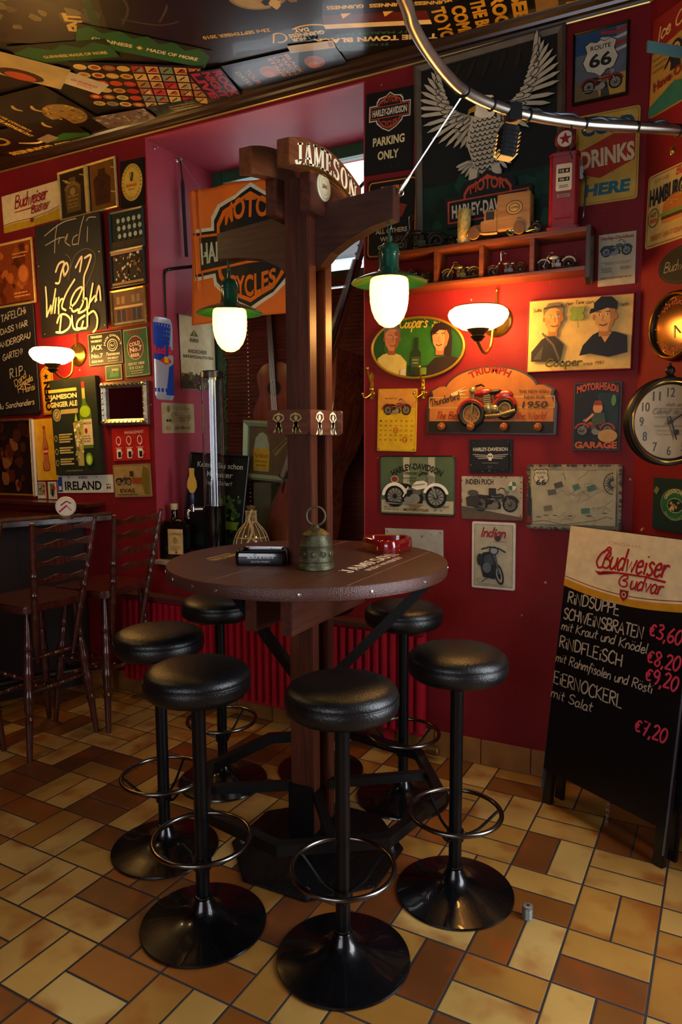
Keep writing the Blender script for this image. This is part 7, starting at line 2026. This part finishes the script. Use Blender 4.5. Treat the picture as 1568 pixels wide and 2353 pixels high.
o, a = poster('dark poster with a golden moon and upside down lettering above the post table', -1.56, 2.43, 196, .66, .40, '#0f0f14')
a.ell(-.02, -.22, .17, .13, gl('#8a7440'), 36); a.ell(-.02, -.22, .15, .115, gl('#a8905a'), 36); speckle(a, 30, .3, .12, [gl('#8a6a34'), gl('#c9ac68'), GK], .012, .04, cx=-.16, cy=-.16, seed=6)
a.text('23rd SEPTEMBER 2010', .22, .11, .42, .035, GY, .03); a.ring(-.02, .20, .05, .055, .012, GY, 16, 60, 300); a.line([(.0, .15), (.03, .25)], .010, GY)
for k, t in enumerate(('ARTHUR', 'GUINNESS', 'DAY')): a.text(t, -.17 - .02 * (k == 1), .24 - .045 * k, (.17, .22, .09)[k], .04, GC, .04)
a.ring(-.22, .16, .12, .06, .014, GY, 24, 180, 330)
a.done()
o, a = poster('black poster of three pints with upside down lettering near the curved rail', -1.13, 2.60, 203, .66, .52, '#101014')
for x in (-.25, .0, .24):
    a.poly([(x - .14, .10), (x + .14, .10), (x + .12, -.36), (x - .12, -.36)], gl('#1a1210')); a.rect(x, .06, .27, .10, gl('#5c1c12')); a.poly([(x - .14, .10), (x + .14, .10), (x + .13, .145), (x - .13, .145)], GC); a.text('GUINNESS', x, -.06, .21, .035, GY, .04); a.poly([(x - .03, .0), (x + .03, .0), (x + .02, .05)], GY)
a.text('PAINT THE TOWN BLACK', .0, .27, .92, .055, GC, .05); a.text('17 MARCH 2011', .1, .21, .42, .028, gl('#2c6a3c'), .03); a.text("ST PATRICK'S DAY", .2, .335, .4, .03, gl('#2c6a5a'), .03)
a.done()
o, a = poster('black poster of big golden block letters next to the curved rail', -.80, 2.82, 98, .30, .44, '#0c0a08')
for k, (t, s_) in enumerate((('LIVE MUSIC', .9), ('BEER', .9), ('ROCK', .9), ('THE BEST', .9), ('COMES', .8), ('TO YOU', .9))): a.text(t, 0, .60 - .24 * k, s_, .18, gl('#c9962c'), .05)
a.done()
o, a = poster('black and gold lettered poster at the ceiling corner by the eagle picture', -.50, 2.80, 98, .20, .30, '#15100a')
a.text('LIVE', 0, .4, .8, .3, GY, .05); a.text('WEST', 0, .0, .8, .24, GY, .05); a.rect(0, -.45, .9, .4, gl('#8a6a3c'))
a.done()
o, a = poster('longer green edged poster with a line of cream capital letters', -2.10, 2.36, 50, .52, .15, '#16220f')
a.poly([(-.5, -.14), (.5, -.14), (.5, .05), (.4, .14), (.3, .06), (.2, .15), (.1, .08), (0, .16), (-.1, .08), (-.2, .15), (-.32, .07), (-.42, .13), (-.5, .05)], GG); a.text('GUINNESS', -.24, -.03, .30, .05, GC, .03); a.poly([(-.06, -.03), (-.035, .0), (-.01, -.03), (-.035, -.06)], GY); a.text('MADE OF MORE', .22, -.03, .40, .05, GC, .03)
a.done()
o, a = poster('second green poster strip with small lettering over the bar', -2.42, 2.24, 20, .42, .15, '#16220f')
a.poly([(-.5, -.14), (.5, -.14), (.5, .05), (.36, .14), (.2, .06), (.05, .14), (-.1, .06), (-.3, .14), (-.5, .05)], gl('#245a28')); a.text('GUINNESS MADE OF MORE', .08, -.05, .66, .05, GY, .03)
a.done()
o, a = poster('black poster of two orange lit faces against the wooden moulding', -1.68, 2.76, 96, .22, .52, '#100c0b')
for y in (.62, -.35): a.ell(.02, y, .22, .20, gl('#8a4a24'), 20); a.ell(.12, y - .06, .12, .12, GO, 16)
for k in range(4): a.text(('BLACK', 'MARCH', 'LIVE ON', 'STAGE')[k], -.05, .22 - .12 * k, .75, .09, gl('#b5742c'), .04)
a.text('TOUR', .1, -.75, .6, .12, gl('#a8642c'), .04); a.text('DATES', .1, -.95, .6, .1, gl('#8a7a3c'), .04)
a.done()
o, a = poster('pale yellow strip poster beside the orange faces', -1.50, 2.672, 195, .19, .055, '#b59a5c')
a.rect(-.42, 0, .1, .2, gl('#8a4a3c')); a.done()
o, a = poster('colourful poster of round and square beer mats in rows', -2.33, 2.62, 32, .56, .42, '#14100e')
r_ = random.Random(21)
pal = [gl(c) for c in ('#c9963a', '#b8401c', '#d0a850', '#a8241c', '#b5762c', '#7a8a5a', '#c9a860', '#9a5a24')]
for i in range(9):
    for j in range(6):
        x, y = -.44 + i * .108, .30 - j * .118
        c = pal[r_.randrange(8)]; c2 = pal[r_.randrange(8)]
        if i < 4:
            a.ell(x, y, .050, .042, c, 16); a.ell(x, y, .030, .024, c2, 12)
        else:
            a.rect(x, y, .094, .10, c); a.rect(x + .012, y - .005, .045, .06, c2); a.line([(x - .03, y - .03), (x + .02, y + .03)], .012, GK)
a.done()
o, a = poster('white card with red lettering glued over the beer mats', -2.56, 2.41, 68, .28, .115, '#c9b88a')
a.text('GUINNESS', .18, .0, .42, .07, GR, .02); a.text('STOUT', .22, -.09, .24, .05, GR, .02); a.rect(-.3, .06, .12, .05, GK); a.done()
o, a = poster('cream card with a dark cut out at the edge of the ceiling view', -2.68, 2.24, 60, .36, .20, '#b59c5c')
a.ell(.02, -.16, .26, .13, gl('#3a2414'), 24); a.ell(.02, -.20, .18, .09, gl('#b04a24'), 20); a.done()
o, a = poster('large black poster with a golden disc and lettered border over the bar', -2.98, 2.56, 94, .40, .50, '#130f0c')
a.ell(.15, .32, .26, .26, gl('#8a6c30'), 32); speckle(a, 44, .46, .46, [gl('#c09a48'), gl('#5c4420')], .012, .035, cx=.15, cy=.32, seed=7); a.text('SAVE THE DATE ARTHURS DAY', 0, -.54, .94, .07, GY, .04); a.text('LIVE CONCERTS', .1, -.44, .5, .05, GY, .03)
for x, y in ((-.2, -.1), (-.1, .1), (.28, -.12)): a.line([(x - .08, y + .02), (x, y - .02), (x + .08, y + .02)], .05, gl('#b5944c'), smooth=True, taper=True)
a.done()
o, a = poster('black poster with gold rings and a green strip beside the moulding over the bar', -3.22, 2.76, 8, .62, .30, '#120e0b')
a.ring(-.34, .06, .10, .08, .03, gl('#a8883c'), 24); a.line([(-.2, -.02), (-.05, -.07), (.06, -.04)], .03, GC, smooth=True, taper=True); a.poly([(.05, -.2), (.46, -.2), (.5, -.05), (.3, .02), (.1, -.06)], gl('#245a1c')); a.rect(.10, -.03, .18, .10, gl('#8a7a5c'), rot=.3); a.text('ARTHURS DAY', .0, -.215, .9, .05, GY, .05)
a.done()
o, a = poster('narrow poster of gold upside down letters along the moulding', -3.20, 2.865, 186, .66, .07, '#2a1c0c')
a.text('GUINNESS GUINNESS', 0, 0, .94, .06, GY, .04); a.done()
o, a = poster('grey pebbled photo poster by the moulding under the beer mats', -2.63, 2.80, 8, .30, .13, '#6a5c4a')
speckle(a, 60, .96, .40, [gl('#8a7a64'), gl('#4a4036'), gl('#a89880')], .02, .05, seed=9); a.done()
o, a = poster('dark green poster scrap with small writing beside the pebbled photo', -2.33, 2.825, 8, .26, .10, '#1c2c1c')
speckle(a, 20, .9, .3, [gl('#2c4a2c'), gl('#4a5a3c')], .03, .07, seed=3); lines(a, -.1, .45, (.08, 0, -.08), .03, gl('#a8945c'), 4); a.done()
o, a = poster('black poster with stacked red letters next to the beer mats', -2.03, 2.735, 104, .26, .16, '#0f0c0c')
for k in range(3): a.text(('ROCK', 'NIGHT', 'LIVE')[k], 0, .2 - .19 * k, .9, .16, GR, .05)
a.done()

# ---------------------------------------------------------------- things in the window niche
SILLZ = NZ0 + .0005
bt = thing('bottle', 'big square dark bottle with a cream cap and tan label on the sill edge', 'bottle', TR(-2.535, 2.968, SILLZ, rz=math.radians(14)))
DG = mat('dark_bottle_glass', '#0d0a08', .08, coat=.5)
b = MB().prism(rrect(.150, .085, .02, 4), 0, .185); b.prism(rrect(.120, .070, .02, 4), .185, .205)
b.lathe([(.034, .200), (.028, .212), (.019, .226), (.017, .26), (.019, .262), (.019, .268), (0, .268)], 24)
b.build('bottle_body', DG, bt, bevel=.004)
MB().lathe([(.0195, .266), (.0205, .268), (.0205, .296), (.018, .298), (0, .298)], 24).build('cap', mat('cap_cream', '#b5a878', .5), bt)
lb_ = MB().box(-.02, .066, -.0440, -.0428, .03, .165).build('label', mat('label_tan', '#b5945c', .6, var=.2, scale=40), bt)
a = Art(lb_, .086, .135, z=0); a.hand('Lohberg', -.4, .42, .18, '#7a4a24', w=.8, pen=.02, slant=.2); a.ell(0, .1, .14, .2, '#94703c', 18); lines(a, -.3, .3, (-.3, -.4, -.5), .03, '#7a4a24', 3, 'c'); a.poly([(0, -.72), (.14, -.72), (.07, -.5)], '#8a1c1c')
o = a.done('label_print'); o.matrix_local = Matrix(((1, 0, 0, .023), (0, 0, -1, -.0445), (0, 1, 0, .0975), (0, 0, 0, 1)))
MB().torus(.022, .0035, 20, 6, T=TR(.03, -.02, .19, rx=PI / 2)).build('neck_ring', mat('ring_tan', '#8a6a44', .5), bt)
bt2 = thing('beer_tower', 'tall clear glass beer tower with a black foot and a yellow tap', 'beer tower', TR(-2.305, 3.02, SILLZ))
MB().lathe([(0, 0), (.075, 0), (.075, .02), (.062, .03), (.058, .05), (.058, .285), (.061, .29), (0, .29)], 32).build('foot', BLKG, bt2)
MB().lathe([(.056, .29), (.056, .965), (.053, .965), (.053, .292), (.056, .29)], 40).build('glass_tube', glass('tower_glass', '#f4fbff'), bt2)
MB().lathe([(.050, .955), (.059, .958), (.059, .985), (.050, .992), (0, .992)], 32).build('lid', mat('tower_lid', '#20201e', .3), bt2)
MB().tube([(0, 0, .29), (0, 0, .95)], .010, 12).build('ice_tube', mat('tower_tube', '#c9ccd0', .15, .4), bt2)
T = TR(-.095, -.065, 0)
b = MB().tube([(-.05, -.035, .275), (-.095, -.065, .275), (-.115, -.078, .262), (-.115, -.078, .225)], .012, 10); b.lathe([(.016, .262), (.016, .290), (.009, .294), (.009, .31), (0, .31)], 16, T=T)
b.build('tap', mat('tap_chrome', '#b5b5b5', .12, 1.0), bt2)
b = MB().lathe([(.009, .30), (.014, .33), (.013, .35), (.010, .36), (0, .36)], 16, T=T); b.build('tap_grip', mat('tap_blue', '#20284a', .3), bt2)
b = MB().prism([(-.010, .36), (.010, .36), (.026, .39), (.024, .42), (.012, .455), (.014, .49), (-.014, .49), (-.012, .455), (-.024, .42), (-.026, .39)], -.006, .006, T=T @ Matrix.Rotation(math.radians(20), 4, 'Z') @ Matrix.Rotation(PI / 2, 4, 'X'))
b.build('tap_handle', mat('tap_yellow', '#b58a14', .4), bt2, bevel=.002, label='yellow tap handle')
o, a = sign('poster', 'black framed poster with a green picture leaning in the niche behind the beer tower', 'poster', PB, (-2.40, 1.060, .36, .52, -2.0), '#0a0d0c', thick=.012)
o.matrix_world = TR(-2.405, 3.155, SILLZ + .29, rz=math.radians(4)) @ Matrix.Rotation(math.radians(-8), 4, 'X') @ Matrix.Rotation(PI / 2, 4, 'X') @ Matrix.Rotation(math.radians(-3), 4, 'Z')
rim(o, .36, .52, .012, .010, mat('poster_frame', '#12171a', .25, .3))
for k, t in enumerate(('Kennen Sie schon', 'Monster', 'Lager Oder?')): a.text(t, .02, .58 - .14 * k, .82 if k == 0 else .5, .085, '#a8ad9c', .01)
speckle(a, 70, .5, .55, ['#1c3a14', '#2c4a1c', '#3c6020', '#5a7a2c', '#0f1c0c'], .02, .06, cx=.2, cy=-.12, seed=5); a.ell(.02, -.25, .14, .18, '#7a3c1c', 18); a.rect(.3, -.32, .3, .12, '#5a7a1c'); a.rect(0, -.58, .9, .16, '#15241c')
a.done()
dj = thing('demijohn', 'clear round bottle in a pale wicker weave on the sill behind the table', 'bottle', TR(-2.075, 3.02, SILLZ))
MB().lathe([(0, .002), (.075, .002), (.088, .02), (.092, .07), (.086, .12), (.066, .165), (.036, .20), (.024, .22), (.022, .285), (.026, .29), (.026, .30), (.019, .30), (.019, .29), (0, .288)], 32).build('bottle_glass', mat('demijohn_glass', '#5a4a3c', .08, .1, coat=.6), dj)
WK = mat('wicker', '#a89060', .7, var=.25, scale=60)
b = MB()
for k in range(16):
    q = 2 * PI * k / 16
    b.tube(smooth_path([(r_ * math.cos(q), r_ * math.sin(q), z) for r_, z in ((.078, .005), (.093, .02), (.0965, .07), (.0905, .12), (.070, .168), (.040, .203), (.028, .225), (.0265, .275))], 3), .0026, 5)
for z, r_ in ((.012, .086), (.07, .098), (.14, .083), (.22, .029), (.245, .0275), (.27, .0275)): b.torus(r_, .003, 28, 5, T=TR(0, 0, z))
b.tube(smooth_path([(.02, -.02, .28), (.03, -.06, .24), (.055, -.075, .17), (.02, -.10, .09), (-.03, -.095, .03)], 5), .006, 6)
b.build('wicker_weave', WK, dj)
# acoustic guitar hanging on the blind
def strings_instrument(name, label, T, outline, depth, top, side, neck_len, neck_w, head_len, hole=None, nstr=6, fhole=False, scroll=False):
    t = thing(name, label, 'instrument', T)
    pts = smooth_path([(x, y) for x, y in outline], 6)
    L = [(p.x, p.y) for p in pts]
    poly = L + [(-x, y) for x, y in L[::-1][1:-1]]
    # body: rim, arched top and back, front towards +z
    n = len(poly); vs = []; fs = []
    cx_, cy_ = 0, sum(y for x, y in poly) / n
    lv = [(0.0, -depth / 2 - depth * .12), (.6, -depth / 2 - depth * .10), (.93, -depth / 2 - depth * .03), (1.0, -depth / 2), (1.0, depth / 2), (.93, depth / 2 + depth * .03), (.6, depth / 2 + depth * .10), (0.0, depth / 2 + depth * .12)]
    for k, z in lv:
        k = max(k, .001)
        for x, y in poly: vs.append((cx_ + (x - cx_) * k, cy_ + (y - cy_) * k, z))
    for i in range(len(lv) - 1):
        for j in range(n): fs.append((i * n + j, i * n + (j + 1) % n, (i + 1) * n + (j + 1) % n, (i + 1) * n + j))
    mb = MB().add(vs, fs, 0, False)
    for q in range(len(fs)):
        lvl = q // n
        mb.m[q] = 0 if lvl >= 4 else 1
        mb.sm[q] = lvl != 3
    bd = mb.build('body', [top, side], t)
    zt = depth / 2 + depth * .12
    y1 = max(y for x, y in poly); y0 = min(y for x, y in poly)
    MB().prism([(-neck_w / 2, y1 - .02), (neck_w / 2, y1 - .02), (neck_w * .38, y1 + neck_len), (-neck_w * .38, y1 + neck_len)], zt - .025, zt).build('neck', side, t, bevel=.003)
    MB().prism([(-neck_w / 2, y1 - (y1 - y0) * .26), (neck_w / 2, y1 - (y1 - y0) * .26), (neck_w * .38, y1 + neck_len), (-neck_w * .38, y1 + neck_len)], zt, zt + .008).build('fingerboard', mat('ebony', '#100c0a', .35), t)
    hb_ = MB().prism([(-neck_w * .4, y1 + neck_len), (neck_w * .4, y1 + neck_len), (neck_w * .6, y1 + neck_len + head_len), (-neck_w * .6, y1 + neck_len + head_len)], zt - .02, zt)
    for s_ in (-1, 1):
        for k in range(nstr // 2): hb_.lathe([(0, 0), (.005 * (1 + depth * 3), 0), (.005 * (1 + depth * 3), .02), (0, .02)], 8, T=TR(s_ * neck_w * .55, y1 + neck_len + head_len * (.25 + .28 * k), zt - .01, ry=s_ * PI / 2))
    if scroll: hb_.tube([(0, y1 + neck_len + head_len + .03 * math.sin(q * .7), zt - .01 + .03 * math.cos(q * .7) - .03) for q in range(9)], neck_w * .4, 8)
    hb_.build('headstock', side, t)
    by = y0 + (y1 - y0) * (.22 if not fhole else .36)
    MB().box(-neck_w * .9, neck_w * .9, by - .006, by + .006, zt - .004, zt + .012 + (.05 if fhole else 0)).build('bridge', mat('ebony', '#100c0a', .35), t)
    b = MB()
    for k in range(nstr):
        x = (k - (nstr - 1) / 2) * neck_w * .75 / max(1, nstr - 1)
        b.tube([(x, by, zt + .013 + (.05 if fhole else 0)), (x * .8, y1 + neck_len, zt + .012)], .0009 * (1 + fhole), 4)
    b.build('strings', STEELS, t)
    if hole:
        a = Art(bd, 1, 1, z=zt + .0004); a.ell(0, hole[0], hole[1] * 1.15, hole[1] * 1.15, '#3a1c0c', 30); a.ell(0, hole[0], hole[1], hole[1], '#0a0705', 30); a.done('sound_hole')
    if fhole:
        a = Art(bd, 1, 1, z=zt + .0004)
        for s_ in (-1, 1): a.line([(s_ * .10, by + .10), (s_ * .085, by + .05), (s_ * .105, by - .04), (s_ * .09, by - .09)], .014, '#0a0705', smooth=True)
        a.done('sound_holes')
    return t
GT = wood('guitar_top', '#5a2412', '#7a3820', .3, 'y', coat=.5); GS = wood('guitar_side', '#2c120a', '#45200f', .3, 'y', coat=.5)
strings_instrument('guitar', 'brown acoustic guitar hanging before the blind behind the post', TR(-2.085, 3.335, 1.46) @ Matrix.Rotation(PI / 2, 4, 'X') @ Matrix.Rotation(math.radians(3), 4, 'Z'),
                   [(0, 0), (.09, .008), (.145, .07), (.14, .13), (.105, .20), (.112, .26), (.11, .31), (.06, .355), (0, .36)], .07, GT, GS, .26, .042, .12, hole=(.225, .038))
BT = wood('bass_top', '#5a2a12', '#82421e', .2, 'y', coat=.8); BS = wood('bass_side', '#351a10', '#5a2e1e', .16, 'y', coat=.9)
strings_instrument('double_bass', 'large dark double bass leaning in the niche corner by the blind', TR(-1.915, 3.165, SILLZ + .035) @ Matrix.Rotation(math.radians(15), 4, 'Y') @ Matrix.Rotation(math.radians(-38), 4, 'Z') @ Matrix.Rotation(math.radians(-4), 4, 'X') @ Matrix.Rotation(PI / 2, 4, 'X'),
                   [(0, 0), (.14, .012), (.235, .10), (.24, .22), (.19, .34), (.135, .43), (.13, .52), (.165, .60), (.18, .70), (.165, .82), (.11, .93), (.055, 1.02), (.03, 1.08)], .19, BT, BS, .42, .052, .14, nstr=4, fhole=True, scroll=True)
# pale framed picture and its stand
bxs = MB().box(-.06, .06, -.05, .05, 0, .40).build('carton', mat('olive_carton', '#4a4830', .7, var=.2, scale=12), bevel=.003)
bxs.matrix_world = TR(-2.165, 3.315, SILLZ, rz=math.radians(-3)); tag(bxs, 'tall olive green carton standing on the sill under the pale framed picture', 'box')
o, a = sign('picture', 'picture of a bottle in a wide pale green frame behind the post', 'picture', PB, (-2.07, 1.32, .27, .26, -1), '#5a4a34', thick=.010)
o.matrix_world = TR(-2.125, 3.268, SILLZ + .575, rz=math.radians(-4)) @ Matrix.Rotation(PI / 2, 4, 'X') @ Matrix.Rotation(math.radians(-3), 4, 'Z')
rim(o, .27, .26, .032, .028, mat('pale_green_frame', '#8a9c74', .35, .2))
a.poly([(-.36, -.42), (.02, -.42), (.02, .12), (-.04, .30), (-.14, .37), (-.24, .34), (-.33, .24), (-.36, .08)], '#8a9478'); a.rect(-.17, -.18, .40, .44, '#a88a24'); a.text('Ron Bacardi', -.17, -.10, .34, .09, '#8a3c1c', .02); lines(a, -.33, -.02, (-.22, -.30), .03, '#7a5c1c', 4, 'c'); a.poly([(.1, .0), (.46, .30), (.48, .2), (.2, -.1)], '#7a6a3c'); a.line([(.14, -.02), (.44, .24)], .03, '#4a3a24')
a.done()
cr = thing('crate', 'dark wooden crate with green labels on the sill behind the beer tower', 'crate', TR(-2.315, 3.31, SILLZ))
MB().box(-.085, .085, -.07, .07, 0, .22).build('crate_body', mat('crate_wood', '#20160f', .6, var=.3, scale=20), cr, bevel=.004)
for z in (.04, .115, .19): MB().box(-.088, .088, -.0745, -.0705, z - .024, z + .024).build('slat', mat('crate_slat', '#2a2a18', .6, var=.3, scale=14), cr)
sh_ = MB().lathe([(0, 0), (.030, 0), (.034, .006), (.030, .05), (.012, .07), (.010, .09), (0, .09)], 20).build('pourer', mat('tap_chrome', '#b5b5b5', .12, 1.0)); sh_.matrix_world = TR(-1.945, 2.96, SILLZ); tag(sh_, 'small shiny metal pourer beside the wicker bottle', 'pourer')
# green plant-like garland beside the blind
b = MB()
r_ = random.Random(8)
for k in range(60):
    z = 1.25 + k * .0105
    b.ball((-2.50 + r_.uniform(-.006, .006), 3.40 + r_.uniform(-.006, .006), z), .008, .008, .007, n=7, k=4)
gd = b.build('bead_cord', mat('green_beads', '#1c5a38', .3)); tag(gd, 'dark green beaded cord hanging beside the blind', 'cord')
